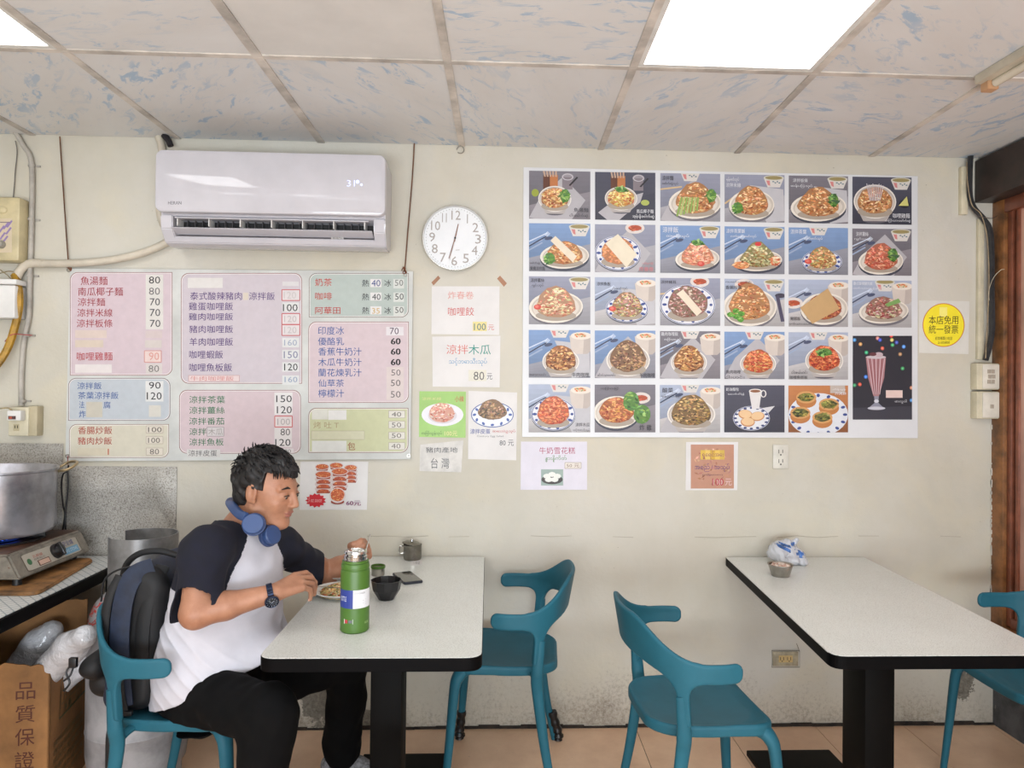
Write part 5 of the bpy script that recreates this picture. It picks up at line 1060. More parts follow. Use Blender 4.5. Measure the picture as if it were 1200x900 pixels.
place(chair0, 'teal plastic armchair the man sits on, a backpack hanging against its back', -0.985, -0.735, 0.0)
c2 = place(copy_tree(chair0), 'teal plastic armchair tucked in at the empty side of the man\'s table', 0.165, -0.34, math.pi-0.09)
c3 = place(copy_tree(chair0), 'teal plastic armchair facing the right table from its left side', 0.635, -0.80, 0.05)
c4 = place(copy_tree(chair0), 'teal plastic armchair cut off by the right edge, behind the right table', 2.05, -0.63, math.pi-0.03)
bt_m = mat('black_tape', (26, 24, 26), 0.35, var=0.2, vscale=60, bump=0.5, bscale=70)
for (lx, ly, fx, fy, ) in ((0.258, -0.2165, 0.268, -0.225), (-0.118, -0.240, -0.144, -0.245)):
    m = MB(); P = smoothpath([(lx, ly, 0.12), ((lx+fx)/2, (ly+fy)/2, 0.07), (fx, fy, 0.03), (fx, fy, 0.002)], 4); m.tube(P, [0.0185+0.003*math.sin(i*2.1) for i in range(len(P))], 9); m.tube([(fx-0.01, fy, 0.012), (fx+0.012, fy-0.03, 0.02), (fx+0.03, fy-0.045, 0.03)], [0.017, 0.012, 0.004], 7)
    tag(m.build('leg_wrap', bt_m, c2, world=False), 'black tape wrapped round the foot')

# ------------------------------------------------------------------ on the left table
bx, by = PZ(417.5, 734.5, 0.74).x, -0.945
BM = Matrix.Translation(Vector((bx, by, 0.7395)))
bo = thing('drinking_bottle', 'tall green insulated bottle with a blue and white label, its steel neck open', 'bottle', (bx, by, 0.74))
GRNB = mat('green_coated_steel', (74, 112, 40), 0.38, var=0.02)
def lat(prof, name, m, parent, M=BM, seg=40, sm=35): return MB().lathe(prof, (0, 0, 0), seg, M).build(name, m, parent, smooth=sm)
lat([(0, 0.0), (0.038, 0.0), (0.0425, 0.005), (0.0425, 0.176), (0.0415, 0.182), (0.0395, 0.1835), (0.0395, 0.187), (0.0415, 0.188), (0.0418, 0.193), (0.040, 0.201), (0.036, 0.2035), (0, 0.2035)], 'body', GRNB, bo)
lat([(0.0385, 0.2035), (0.0385, 0.209), (0.036, 0.210)], 'neck_ring', GRNB, bo)
lat([(0.035, 0.204), (0.035, 0.211), (0.032, 0.212), (0.032, 0.216), (0.034, 0.217), (0.034, 0.221), (0.031, 0.223), (0.031, 0.228), (0.0335, 0.23), (0.033, 0.236), (0.029, 0.2375), (0.027, 0.234), (0.027, 0.2), (0, 0.2)], 'steel_neck', CHROME, bo)
def cyl(u, v, l):   # u: angle in degrees from the camera side, v: height
    a = math.radians(u); r_ = 0.0427+l*0.00015
    return Vector((bx+r_*math.sin(a+0.19), by-r_*math.cos(a+0.19), 0.74+v))
F = Flat(cyl)
for k in range(18):
    u0, u1 = -84+k*9.4, -84+(k+1)*9.4; F.rect(u0, 0.075, u1, 0.128, (44, 62, 140) if k < 8 else (226, 226, 228), 0)
F.text('BOTTLE', -66, 0.109, -36, 0.095, (226, 228, 236), 2).text('OUTDOOR', -4, 0.121, 40, 0.1165, (70, 70, 74), 2)
for k in range(5): F.rect(-2, 0.085+k*0.0035, 46-(k % 2)*12, 0.0862+k*0.0035, (120, 120, 124), 2)
F.build('label_print', bo); F = Flat(cyl)
F.rect(-46, 0.03, -8, 0.044, (226, 224, 220), 1).rect(-42, 0.032, -30, 0.042, (190, 60, 70), 2).rect(-26, 0.033, -12, 0.041, (110, 110, 116), 2)
F.build('bar_sticker', bo); F = Flat(cyl)
F.text('OLIVE', 40, 0.0345, 62, 0.0275, (180, 206, 140), 2); F.build('lettering', bo)

def plate(label, x, y, r_, n, name='plate'):
    t = thing(name, label, 'plate', (x, y, 0.74)); M_ = Matrix.Translation(Vector((x, y, 0.7398)))
    lat([(0, 0.001), (r_*0.55, 0.0), (r_*0.6, 0.004), (r_*0.95, 0.018), (r_, 0.022), (r_*0.985, 0.024), (r_*0.93, 0.021), (r_*0.6, 0.008), (0, 0.006)], 'dish', mat('white_glazed', (220, 218, 212), 0.18, var=0.02), t, M_); return t
p1 = PZ(400, 697, 0.745); plate('white plate of fried rice in front of the man', p1.x, p1.y+0.01, 0.098, 0)
def heap(name, label, cat, x, y, z, r_, h, pal, n, seed, s=0.004, base=(210, 180, 120), el=2.4):
    t = thing(name, label, cat, (x, y, z)); R2 = random.Random(seed)
    bsv = Vox((x-r_-.01, y-r_-.01, z-0.008), (x+r_+.01, y+r_+.01, z+h+.012), 0.003)
    rp = ripples(seed, 0.005, 160, 5); bsv.ell((x, y, z), (r_, r_, h), 0)
    Sx, (Xx, Yy, Zz) = bsv.sl(bsv.lo, bsv.lo+bsv.n*bsv.h); bsv.d[:] = np.maximum(bsv.d-rp(Xx, Yy, Zz), z-0.003-Zz)
    bsv.build('mound', mat('mound_'+name, base, 0.5, var=0.2, vscale=80), t)
    for ci, c in enumerate(pal):
        m = MB()
        for k in range(n//len(pal)):
            a = R2.uniform(0, 6.283); q = math.sqrt(R2.random())*0.97; zz = z+h*math.sqrt(max(0, 1-q*q))*R2.uniform(0.92, 1.08)
            e = Matrix.Rotation(R2.uniform(0, 3.14), 4, 'Z') @ Matrix.Rotation(R2.uniform(-.6, .6), 4, 'Y')
            m.ball((x+r_*q*math.cos(a), y+r_*q*math.sin(a), zz), (s*el*R2.uniform(.6, 1.2), s, s*R2.uniform(.6, 1)), 6, e)
        o = m.build('grains', mat('%s_%d' % (name, ci), c, 0.35, var=0.1, vscale=60), t, smooth=True); o['kind'] = 'stuff'
    return t
heap('fried_rice', 'yellow fried rice with bits of green vegetable on the front plate', 'food', p1.x+0.002, p1.y+0.01, 0.748, 0.072, 0.026, [(232, 206, 150), (216, 176, 104), (236, 220, 180), (110, 130, 60), (190, 110, 60)], 420, 3)
p2 = PZ(395, 676, 0.745); plate('white plate with a fried egg, farther from the camera than the rice plate', p2.x+0.005, p2.y, 0.085, 0)
v = Vox((p2.x-.08, p2.y-.08, 0.742), (p2.x+.09, p2.y+.08, 0.785), 0.003); rp = ripples(2, 0.006, 60, 5)
eg = thing('fried_egg', 'white fried egg on the rear plate', 'food', (p2.x, p2.y, 0.748)); v.ell((p2.x+.005, p2.y, 0.752), (0.055, 0.05, 0.012), 0); v.ell((p2.x, p2.y, 0.76), (0.022, 0.022, 0.013), 0.01)
Sx, (Xx, Yy, Zz) = v.sl(v.lo, v.lo+v.n*v.h); v.d[:] = v.d-rp(Xx, Yy, Zz)*0.6
v.build('egg_white', mat('egg_white', (234, 228, 206), 0.3, sub=0.1), eg)
bw = PZ(452, 703, 0.74); t = thing('black_bowl', 'small black faceted bowl on the left table', 'bowl', (bw.x, bw.y+0.01, 0.74)); M_ = Matrix.Translation(Vector((bw.x, bw.y+0.01, 0.7395)))
BB = mat('black_glaze', (30, 30, 32), 0.3, var=0.1)
lat([(0, 0), (0.026, 0), (0.028, 0.004), (0.033, 0.012), (0.047, 0.034), (0.053, 0.066), (0.0505, 0.067), (0.044, 0.036), (0.03, 0.014), (0, 0.012)], 'bowl_body', BB, t, M_, 12, 20)
lat([(0, 0.05), (0.0455, 0.05)], 'dark_soup', mat('dark_soup', (20, 18, 26), 0.05, var=0.3), t, M_, 24)
cu = PZ(443, 674, 0.74); t = thing('bottle_cap_cup', 'small steel cup with a green rim behind the black bowl', 'cup', (cu.x, cu.y, 0.74)); M_ = Matrix.Translation(Vector((cu.x, cu.y, 0.7395)))
lat([(0, 0), (0.023, 0), (0.025, 0.003), (0.026, 0.03), (0.024, 0.031), (0.022, 0.004), (0, 0.004)], 'steel_cup', STEEL, t, M_); lat([(0.0262, 0.028), (0.028, 0.031), (0.0275, 0.038), (0.0255, 0.039), (0.0245, 0.034), (0.0245, 0.028)], 'green_rim', GRNB, t, M_)
lat([(0, 0.028), (0.0242, 0.028)], 'milky_tea', mat('milky_tea', (190, 180, 150), 0.1), t, M_, 24)
Q = [PZ(x, y, 0.7405) for x, y in ((462, 671.5), (473.5, 669.6), (497, 683), (478, 690.5))]; ph = thing('mobile_phone', 'black mobile phone lying on the left table', 'phone', Q[0]+(Q[2]-Q[0])*0.5)
c_ = sum(Q, Vector())/4; u_ = ((Q[3]-Q[0])+(Q[2]-Q[1])).normalized(); w_ = Vector((-u_.y, u_.x, 0)); hl, hw = 0.078, 0.037
Q = [c_+u_*a*hl+w_*b*hw for a, b in ((-1, -1), (1, -1), (1, 1), (-1, 1))]
MB().prism([q for q in round_poly(Q, (0.009,)*4, 4)], (0, 0, 0.0085), 0.0015).build('case', mat('phone_case', (30, 34, 48), 0.4), ph)
cc_ = sum(Q, Vector())/4; MB().prism([cc_+(q-cc_)*0.93+Vector((0, 0, 0.0086)) for q in round_poly(Q, (0.008,)*4, 4)], (0, 0, 0.0006)).build('screen', mat('phone_screen', (60, 62, 58), 0.08, var=0.05, coat=0.5), ph, smooth=None)
DCH = mat('worn_stainless', (142, 138, 130), 0.2, 1.0, var=0.1, vscale=30); sg = PZ(483.5, 655, 0.74); sg.y = -0.06; t = thing('condiment_pot', 'small stainless steel lidded pot by the wall on the left table', 'pot', (sg.x, sg.y, 0.74)); M_ = Matrix.Translation(Vector((sg.x, sg.y, 0.7395)))
lat([(0, 0), (0.034, 0), (0.037, 0.004), (0.0385, 0.012), (0.0385, 0.062), (0.0395, 0.064), (0.0375, 0.065), (0.0365, 0.012), (0, 0.01)], 'pot_body', DCH, t, M_)
LM = M_ @ Matrix.Translation((-0.004, -0.002, 0.067)) @ Matrix.Rotation(0.12, 4, 'Y')
lat([(0.040, 0), (0.040, 0.003), (0.03, 0.008), (0.012, 0.010), (0, 0.0105)], 'lid', DCH, t, LM); lat([(0.0035, 0.009), (0.003, 0.014), (0.006, 0.017), (0.005, 0.02), (0, 0.021)], 'lid_knob', CHROME, t, LM, 16)
MB().tube(smoothpath([(sg.x-0.037, sg.y, 0.795), (sg.x-0.052, sg.y-0.004, 0.795), (sg.x-0.054, sg.y-0.004, 0.768), (sg.x-0.038, sg.y, 0.766)], 5), 0.0025, 8).build('handle', CHROME, t)
Q = [PZ(x, y, 0.7402) for x, y in ((481, 657.5), (494, 656), (495, 661), (482, 663))];
m = MB().prism(Q, (0, 0, 0.0008)); o = m.build('paper_slip', PAPER, None, smooth=None); tag(o, 'small white paper slip with a grey scribble in front of the steel pot', 'paper slip')
F = Flat(lambda u, v, l: PZ(u, v, 0.7413)); F.text('~02', 484, 658, 492, 661, (110, 110, 110), 0); F.build('scribble', o, world=False)

# ------------------------------------------------------------------ on the right table
rc = PZ(917, 676.5, 0.74); rc.y += 0.02; t = thing('steel_cup', 'small round steel dish of pale scraps on the right table', 'cup', (rc.x, rc.y, 0.74)); M_ = Matrix.Translation(Vector((rc.x, rc.y, 0.7395)))
lat([(0, 0), (0.031, 0), (0.034, 0.003), (0.046, 0.044), (0.050, 0.046), (0.0495, 0.048), (0.0445, 0.046), (0.033, 0.005), (0, 0.004)], 'dish', STEEL, t, M_)
heap('food_scraps', 'pale chopped scraps filling the small steel dish', 'food', rc.x, rc.y, 0.774, 0.038, 0.012, [(226, 196, 176), (236, 224, 214), (206, 150, 130)], 90, 5, 0.005, (214, 186, 166), 1.4)
bgx = PZ(918, 656, 0.74); by_ = -0.11
v = Vox((bgx.x-.10, by_-.1, 0.735), (bgx.x+.10, by_+.1, 0.87), 0.0032)
v.cone((bgx.x-.05, by_, 0.785), (bgx.x-.01, by_+.01, 0.80), 0.036, 0.034, 0.01, sq=((0, 1, 0), 1.3)); v.cone((bgx.x+.005, by_, 0.785), (bgx.x+.032, by_-.01, 0.775), 0.034, 0.028, 0.01, sq=((0, 1, 0), 1.3)); v.cone((bgx.x-.045, by_-.02, 0.757), (bgx.x+.042, by_-.02, 0.755), 0.018, 0.018, 0.01, sq=((0, 1, 0), 2)); v.cone((bgx.x+.02, by_+.01, 0.82), (bgx.x+.03, by_, 0.838), 0.012, 0.004, 0.012)
f1, f2 = ripples(11, 0.004, 90, 6), ripples(12, 0.0012, 330, 6); Sx, (Xx, Yy, Zz) = v.sl(v.lo, v.lo+v.n*v.h); v.d[:] = v.d-np.abs(f1(Xx, Yy, Zz))*1.2-f2(Xx, Yy, Zz); v.plane((0, 0, 0.7405), (0, 0, -1))
WBAG = NT('crinkled_plastic_bag'); WBAG.b.inputs['Base Color'].default_value = rgba((214, 216, 222)); WBAG.b.inputs['Roughness'].default_value = 0.2; WBAG.b.inputs['Transmission Weight'].default_value = 0.25; WBAG.b.inputs['Coat Weight'].default_value = 0.5
BPR = mat('blue_bag_print', (66, 116, 190), 0.3, var=0.25, vscale=60)
def pk(C):
    u = (C[:, 0]-bgx.x); z = C[:, 2]-0.74
    a = (np.abs(z-(0.052-u*0.5)) < 0.007) & (u < -0.008) & (u > -0.06); b = (np.abs(z-(0.078-(u+.02)*0.3)) < 0.005) & (u < -0.005) & (u > -0.045); c = (u > 0.012) & (u < 0.05) & (z > 0.032) & (z < 0.066-0.3*(u-.012)) & (np.sin(u*260)+np.sin(z*300) > -0.9); d = (u > 0.0) & (u < 0.024) & (z > 0.076) & (z < 0.088)
    return (a | b | c | d) & (C[:, 1] < by_)
bgt = thing('tissue_pack', 'crumpled clear plastic pack of white tissues with blue print against the wall', 'tissue pack', (bgx.x, by_, 0.74)); v.build('wrapper', [WBAG.m, BPR], bgt, pick=pk)

# ------------------------------------------------------------------ stool edge at the bottom
st = thing('white_stool', 'white round stool just showing at the bottom edge in front of the left table', 'stool', (-0.19, -1.345, 0)); M_ = Matrix.Translation((-0.19, -1.345, 0))
lat([(0, 0.425), (0.15, 0.425), (0.168, 0.432), (0.172, 0.44), (0.165, 0.449), (0.15, 0.452), (0, 0.452)], 'seat', WPLAST, st, M_, 48)
for k in range(4):
    a = math.pi/4+k*math.pi/2; MB().tube([(-0.19+0.12*math.cos(a), -1.345+0.12*math.sin(a), 0.43), (-0.19+0.17*math.cos(a), -1.345+0.17*math.sin(a), 0.0)], [0.018, 0.013], 10).build('leg', WPLAST, st)

# ------------------------------------------------------------------ the cooking corner
CX = -1.462
ct = thing('kitchen_counter', 'counter with a white diamond-patterned top and black edge at the left', 'counter', (-2.3, -0.6, 0))
cl = NT('diamond_oilcloth'); mp = cl.coord((1, 1, 1)); vr = cl.n('ShaderNodeVectorRotate', _rotation_type='Z_AXIS'); vr.inputs['Angle'].default_value = 0.785; cl.l(mp, 'Vector', vr, 'Vector')
ck_ = cl.n('ShaderNodeTexBrick'); ck_.offset = 0; ck_.inputs['Scale'].default_value = 1; ck_.inputs['Brick Width'].default_value = 0.026; ck_.inputs['Row Height'].default_value = 0.026; ck_.inputs['Mortar Size'].default_value = 0.002
ck_.inputs['Color1'].default_value = rgba((218, 218, 214)); ck_.inputs['Color2'].default_value = rgba((206, 208, 206)); ck_.inputs['Mortar'].default_value = rgba((150, 158, 160)); cl.l(vr, 'Vector', ck_, 'Vector'); cl.base((ck_, 'Color')); cl.b.inputs['Roughness'].default_value = 0.3
MB().box((-3.1, -1.25, 0.695), (CX, -0.012, 0.7385), 0.004).build('edging', EDGE, ct)
MB().box((-3.1, -1.245, 0.7385), (CX-0.012, -0.012, 0.741)).build('worktop', cl.m, ct, smooth=None)
for x, y in ((-1.52, -0.07), (-3.0, -0.07), (-1.52, -1.18), (-3.0, -1.18)): MB().box((x-0.02, y-0.02, 0), (x+0.02, y+0.02, 0.70), 0.002).build('leg', BLK_METAL, ct)
wbd = round_poly([Vector((-2.25, -0.1, 0.741)), Vector((-2.25, -0.60, 0.741)), Vector((-1.50, -0.60, 0.741)), Vector((-1.575, -0.1, 0.741))], (0.03, 0.03, 0.05, 0.05), 6)
tag(MB().prism(wbd, (0, 0, 0.013), 0.003).build('wooden_board', mat('scorched_wood', (164, 116, 66), 0.6, var=0.25, vscale=14, dirt=((70, 46, 30), 16, 0.62)), None), 'scorched wooden board under the gas stove', 'board')
sv = thing('gas_stove', 'single-burner steel gas stove with a black knob under the big pot', 'stove', (-1.84, -0.31, 0.76))
SVM = mat('greasy_steel', (150, 142, 130), 0.42, 0.45, var=0.15, vscale=16, dirt=((96, 62, 36), 13, 0.60))
YA, YB = -0.535, -0.085
MB().prism([(-1.60, YA, 0.778), (-1.645, YA, 0.865), (-2.06, YA, 0.865), (-2.10, YA, 0.778)], (0, YB-YA, 0), 0.007).build('housing', SVM, sv, smooth=30)
MB().box((-2.05, YA+0.01, 0.862), (-1.652, YB-0.01, 0.8675), 0.002).build('top_plate', mat('burnt_brown_steel', (96, 66, 50), 0.45, 0.2, var=0.25, vscale=12), sv)
def pan(u, v, l):    # sloping front panel: u along depth 0..1, v downwards 0..1
    a = Vector((-1.6445, YA+0.02, 0.862)); b = Vector((-1.6005, YA+0.02, 0.780)); p = a+(b-a)*v; n_ = Vector((0.875, 0, 0.48)); return p+Vector((0, u*(YB-YA-0.04), 0))+n_*(0.0006+l*0.0003)
F = Flat(pan); F.rrect(.08, .14, .92, .86, .06, (96, 84, 70), 0).rrect(.09, .165, .91, .835, .055, (176, 168, 154), 1)
F.ell(.155, .5, .03, .13, (60, 110, 70), 2, 16).rect(.25, .56, .42, .8, (96, 60, 50), 2).rect(.265, .59, .41, .77, (206, 170, 150), 3).text('瓦斯爐', .22, .3, .36, .42, (170, 90, 80), 2).text('自動點火', .22, .44, .38, .53, (110, 100, 96), 2)
F.rect(.64, .5, .88, .78, (110, 160, 190), 2).text('安全爐', .67, .2, .84, .42, (60, 66, 130), 3).text('GAS STOVE', .66, .56, .86, .7, (206, 222, 232), 3); F.build('panel_print', sv)
kc = pan(.54, .48, 1); KM = Matrix.Translation(kc) @ Vector((0.875, 0, 0.48)).to_track_quat('Z', 'Y').to_matrix().to_4x4()
MB().lathe([(0.029, 0), (0.029, 0.008), (0.023, 0.012), (0.021, 0.026), (0, 0.028)], (0, 0, 0), 24, KM).box((-0.006, -0.027, 0.01), (0.006, 0.027, 0.032), 0.003, KM).build('knob', mat('black_knob', (26, 24, 24), 0.3), sv)
for x, y in ((-1.63, YA+0.03), (-1.66, YB-0.03), (-2.06, YA+0.03), (-2.06, YB-0.03)): MB().lathe([(0, 0), (0.016, 0), (0.014, 0.026), (0, 0.026)], (x, y, 0.7535), 14).build('foot', BLACK, sv)
bc = (-1.845, -0.30, 0.867)
MB().lathe([(0.085, 0), (0.09, 0.004), (0.07, 0.006), (0.05, 0.012), (0.035, 0.016), (0, 0.017)], bc, 32).build('burner', mat('cast_iron', (42, 38, 36), 0.6, var=0.2), sv)
m = MB()
for k in range(5):
    a = k*1.2566+0.3; m.box((0.05, -0.003, 0.0), (0.165, 0.003, 0.026), 0.001, Matrix.Translation(Vector(bc)) @ Matrix.Rotation(a, 4, 'Z'))
m.tube([(bc[0]+0.16*math.cos(q*math.pi/16), bc[1]+0.16*math.sin(q*math.pi/16), 0.871) for q in range(32)], 0.004, 6, closed=True); m.build('pan_support', MATS['cast_iron'], sv)
FL = NT('gas_flame'); FL.b.inputs['Base Color'].default_value = (0.02, 0.05, 0.3, 1); FL.b.inputs['Emission Color'].default_value = rgba((60, 110, 255)); FL.b.inputs['Emission Strength'].default_value = 2.2
m = MB()
for k in range(30):
    a = k*2*math.pi/30; x, y = bc[0]+0.062*math.cos(a), bc[1]+0.062*math.sin(a); m.tube([(x, y, 0.872), (x+0.012*math.cos(a), y+0.012*math.sin(a), 0.885), (x+0.02*math.cos(a), y+0.02*math.sin(a), 0.892)], [0.0045, 0.0035, 0.001], 6)
o = m.build('blue_flames', FL.m, sv); o['kind'] = 'stuff'
pc = (-1.848, -0.30, 0.893); pt = thing('steel_stockpot', 'large dented aluminium stockpot on the lit burner', 'pot', pc)
ALU = mat('dull_aluminium', (196, 196, 204), 0.3, 0.8, var=0.14, vscale=7, dirt=((150, 128, 96), 9, 0.66), bump=0.1, bscale=12)
lat([(0, 0), (0.17, 0), (0.19, 0.006), (0.2, 0.022), (0.2, 0.236), (0.207, 0.240), (0.207, 0.246), (0.198, 0.246), (0.195, 0.24), (0.194, 0.03), (0, 0.01)], 'pot_body', ALU, pt, Matrix.Translation(pc), 56)
lat([(0, 0.2), (0.194, 0.2)], 'broth', mat('pale_broth', (186, 172, 140), 0.15, var=0.1), pt, Matrix.Translation(pc), 40)
for a0 in (0.75, 0.75+math.pi):
    P = [(pc[0]+r_*math.cos(a0+da), pc[1]+r_*math.sin(a0+da), pc[2]+z) for r_, da, z in ((0.198, -0.22, 0.225), (0.235, -0.26, 0.232), (0.262, -0.2, 0.25), (0.27, 0, 0.255), (0.262, 0.2, 0.25), (0.235, 0.26, 0.232), (0.198, 0.22, 0.225))]
    MB().tube(smoothpath(P, 5), 0.0055, 8).build('handle', mat('brassy_handle', (186, 166, 130), 0.3, 0.8), pt)
# gas bottle
gc = (-1.272, -0.36); gb = thing('gas_bottle', 'grey gas bottle with red paint marks and a steel collar beside the counter', 'gas bottle', (gc[0], gc[1], 0)); M_ = Matrix.Translation((gc[0], gc[1], 0))
GB = mat('scuffed_grey_paint', (176, 174, 176), 0.45, var=0.12, vscale=8, dirt=((120, 104, 92), 10, 0.64))
lat([(0.14, 0.0), (0.15, 0.01), (0.15, 0.05), (0.165, 0.07), (0.172, 0.12), (0.173, 0.20), (0.175, 0.205), (0.173, 0.21), (0.173, 0.56), (0.165, 0.62), (0.145, 0.665), (0.11, 0.70), (0.06, 0.72), (0, 0.725)], 'cylinder', GB, gb, M_, 48)
def gfn(u, v, l):
    a = math.radians(u); z = 0.56+v*0.15; r_ = np.interp(z, [0.56, 0.62, 0.665, 0.70, 0.72], [0.173, 0.165, 0.145, 0.11, 0.06])+0.0015
    return Vector((gc[0]+r_*math.sin(a), gc[1]-r_*math.cos(a), z+0.0012))
F = Flat(gfn); R2 = random.Random(4)
for k in range(26):
    u, v_ = R2.uniform(-62, -12), R2.uniform(0.25, 0.9); F.line([(u, v_), (u+R2.uniform(4, 13), v_+R2.uniform(-.1, .15))], R2.uniform(.02, .05), (196, 70, 60), 0)
for k in range(9): 
    u = -80+k*3; F.poly([(u, .05+.03*(k % 3)), (u+3.2, .05+.02*(k % 2)), (u+3.2, .5+.1*(k % 2)), (u, .5+.08*(k % 3))], (206, 110, 96), 0)
F.build('red_paint_marks', gb)
m = MB(); cg = []
n0, n1 = -150, 118
def ang(a, r_, z): a = math.radians(a); return (gc[0]+0.01+r_*math.sin(a), gc[1]-r_*math.cos(a), z)
for i in range(60):
    a0, a1 = -58+i*296/60, -58+(i+1)*296/60; zb = 0.69 if not (-10 < a0 < 20) else 0.69
    zt = 0.905
    P0 = [ang(a0, 0.118, zb), ang(a1, 0.118, zb), ang(a1, 0.118, zt), ang(a0, 0.118, zt)]; P1 = [ang(a0, 0.114, zb), ang(a1, 0.114, zb), ang(a1, 0.114, zt), ang(a0, 0.114, zt)]
    vs = [m.bm.verts.new(p) for p in P0+P1]
    for f in ((0, 1, 2, 3), (7, 6, 5, 4), (3, 2, 6, 7), (0, 4, 5, 1))+(((0, 3, 7, 4),) if i == 0 else ())+(((1, 5, 6, 2),) if i == 59 else ()): m.bm.faces.new([vs[q] for q in f])
bmesh.ops.remove_doubles(m.bm, verts=m.bm.verts, dist=0.0002)
m.build('collar', mat('galvanised_steel', (150, 150, 150), 0.4, 0.55, var=0.12, vscale=10), gb)
MB().lathe([(0.02, 0.72), (0.02, 0.78), (0.014, 0.79), (0.014, 0.80), (0.03, 0.802), (0.03, 0.82), (0, 0.822)], (gc[0], gc[1], 0), 16).build('valve', mat('dull_brass', (120, 92, 50), 0.4, 0.6), gb)
# carton with torn rim
CARD = mat('brown_cardboard', (158, 112, 66), 0.75, var=0.1, vscale=6, bump=0.15, bscale=60)
BA = Vector((-1.455, -0.60, 0)); ux = Vector((-0.93, -0.13, 0)).normalized(); uy = Vector((-0.05, 0.28, 0)).normalized(); BWd, BDp = 0.52, 0.34
cb = thing('cardboard_carton', 'torn brown cardboard carton with Chinese lettering under the counter', 'carton', BA+ux*0.26+uy*0.17)
def torn(P0, d, L, h0, h1, seed, name, nrm_):
    R2 = random.Random(seed); m = MB(); n = 26; hs = []
    for i in range(n+1): t = i/n; hs.append(h0+(h1-h0)*t+R2.uniform(-.009, .009)+0.012*math.sin(t*9+seed))
    for i in range(n):
        a, b = P0+d*(L*i/n), P0+d*(L*(i+1)/n); m.prism([a, b, b+Vector((0, 0, hs[i+1])), a+Vector((0, 0, hs[i]))], nrm_*0.005)
    bmesh.ops.remove_doubles(m.bm, verts=m.bm.verts, dist=0.0001)
    return m.build(name, CARD, cb, smooth=None)
torn(BA, ux, BWd, 0.485, 0.62, 1, 'front_panel', uy); torn(BA, uy, BDp, 0.485, 0.54, 2, 'side_panel', ux); torn(BA+ux*BWd, uy, BDp, 0.6, 0.64, 3, 'far_side_panel', -ux); torn(BA+uy*BDp, ux, BWd, 0.65, 0.66, 4, 'rear_panel', -uy)
MB().prism([BA+Vector((0, 0, .002)), BA+ux*BWd+Vector((0, 0, .002)), BA+ux*BWd+uy*BDp+Vector((0, 0, .002)), BA+uy*BDp+Vector((0, 0, .002))], (0, 0, 0.006)).build('bottom_panel', CARD, cb, smooth=None)
nf = Vector((ux.y, -ux.x, 0)); nf = nf if nf.y < 0 else -nf; ns = Vector((1, 0, 0))
def cf(u, v, l): return BA+ux*(BWd-u*BWd)+Vector((0, 0, 0.5-v*0.5))+nf*(0.0012+l*0.0003)
INK = (86, 42, 30)
for i, s_ in enumerate('品質保證'): Flat(cf).text(s_, .80, .09+i*.155, .915, .205+i*.155, INK, 0).build('box_lettering', cb)
F = Flat(cf)
F.ring(.60, .30, .11, .16, .012, INK, 0, 40); F.ring(.60, .30, .095, .14, .004, INK, 0, 40); F.build('box_stamp', cb); F = Flat(cf); F.text('(p!d)', .66, .80, .90, .90, (60, 40, 34), 0); F.build('box_lettering', cb)
ns = Vector((uy.y, -uy.x, 0))
def cs(u, v, l): return BA+uy*(u*BDp)+Vector((0, 0, 0.49-v*0.5))+ns*(0.0012+l*0.0003)
F = Flat(cs); GK = (70, 76, 44)
F.line([(.3, .04), (.24, .40), (.98, .40)], .012, GK, 0)
for k, s_ in enumerate(('品名', '數量', '尺寸', '淨重')): F.text(s_, .34, .06+k*.09, .56, .12+k*.09, GK, 0); F.text(('紙杯', '件', '20', '公斤')[k], .66, .06+k*.09, .86, .12+k*.09, GK, 0); F.line([(.29, .135+k*.09), (.97, .135+k*.09)], .006, GK, 0)
for k in range(6): F.text('請保持乾燥輕放', .1, .52+k*.06, .9, .56+k*.06, (104, 92, 54), 0)
F.build('box_lettering', cb)
# plastic bags of cups in the carton
CLB = NT('cloudy_plastic_bag'); CLB.b.inputs['Base Color'].default_value = rgba((226, 226, 230)); CLB.b.inputs['Roughness'].default_value = 0.2; CLB.b.inputs['Transmission Weight'].default_value = 0.08; CLB.b.inputs['Coat Weight'].default_value = 0.6
CLB.bump((CLB.noise(CLB.coord(), 38, 4, 0.7, 1.5), 'Fac'), 0.9, 0.012)
def sack(name, label, a, b, ra, rb, tip, seed, cat='plastic bag'):
    a, b = Vector(a), Vector(b); lo = [min(a[i], b[i], tip[i])-max(ra, rb)-.03 for i in range(3)]; hi = [max(a[i], b[i], tip[i])+max(ra, rb)+.03 for i in range(3)]
    v = Vox(lo, hi, 0.0045); v.cone(a, b, ra, rb, 0.01); v.cone(b, tip, rb*0.9, rb*0.72, 0.03)
    f1, f2 = ripples(seed, 0.0014, 60, 6), ripples(seed+50, 0.0008, 220, 6); Sx, (Xx, Yy, Zz) = v.sl(v.lo, v.lo+v.n*v.h)
    fade = np.clip(((Xx-a.x)*(tip[0]-a.x)+(Yy-a.y)*(tip[1]-a.y)+(Zz-a.z)*(tip[2]-a.z))/max((Vector(tip)-a).length**2, 1e-6), 0.15, 1); v.d[:] = v.d-(np.abs(f1(Xx, Yy, Zz))+f2(Xx, Yy, Zz))*fade*1.4
    t = thing(name, label, cat, (a+b)/2); v.build('film', CLB.m, t); return t
A_ = PY(44, 798, -0.52); B_ = PY(84, 758, -0.58); T_ = PY(99, 746, -0.63)
sack('bag_of_cups', 'white plastic bag of stacked cups sticking out of the carton, highest of the three', A_, B_, 0.052, 0.05, T_, 3)
A_ = PY(66, 802, -0.44); B_ = PY(88, 782, -0.44); T_ = PY(95, 770, -0.44); sack('bag_of_cups', 'cloudy bag of bowls low at the right end of the carton', A_, B_, 0.05, 0.045, T_, 6)
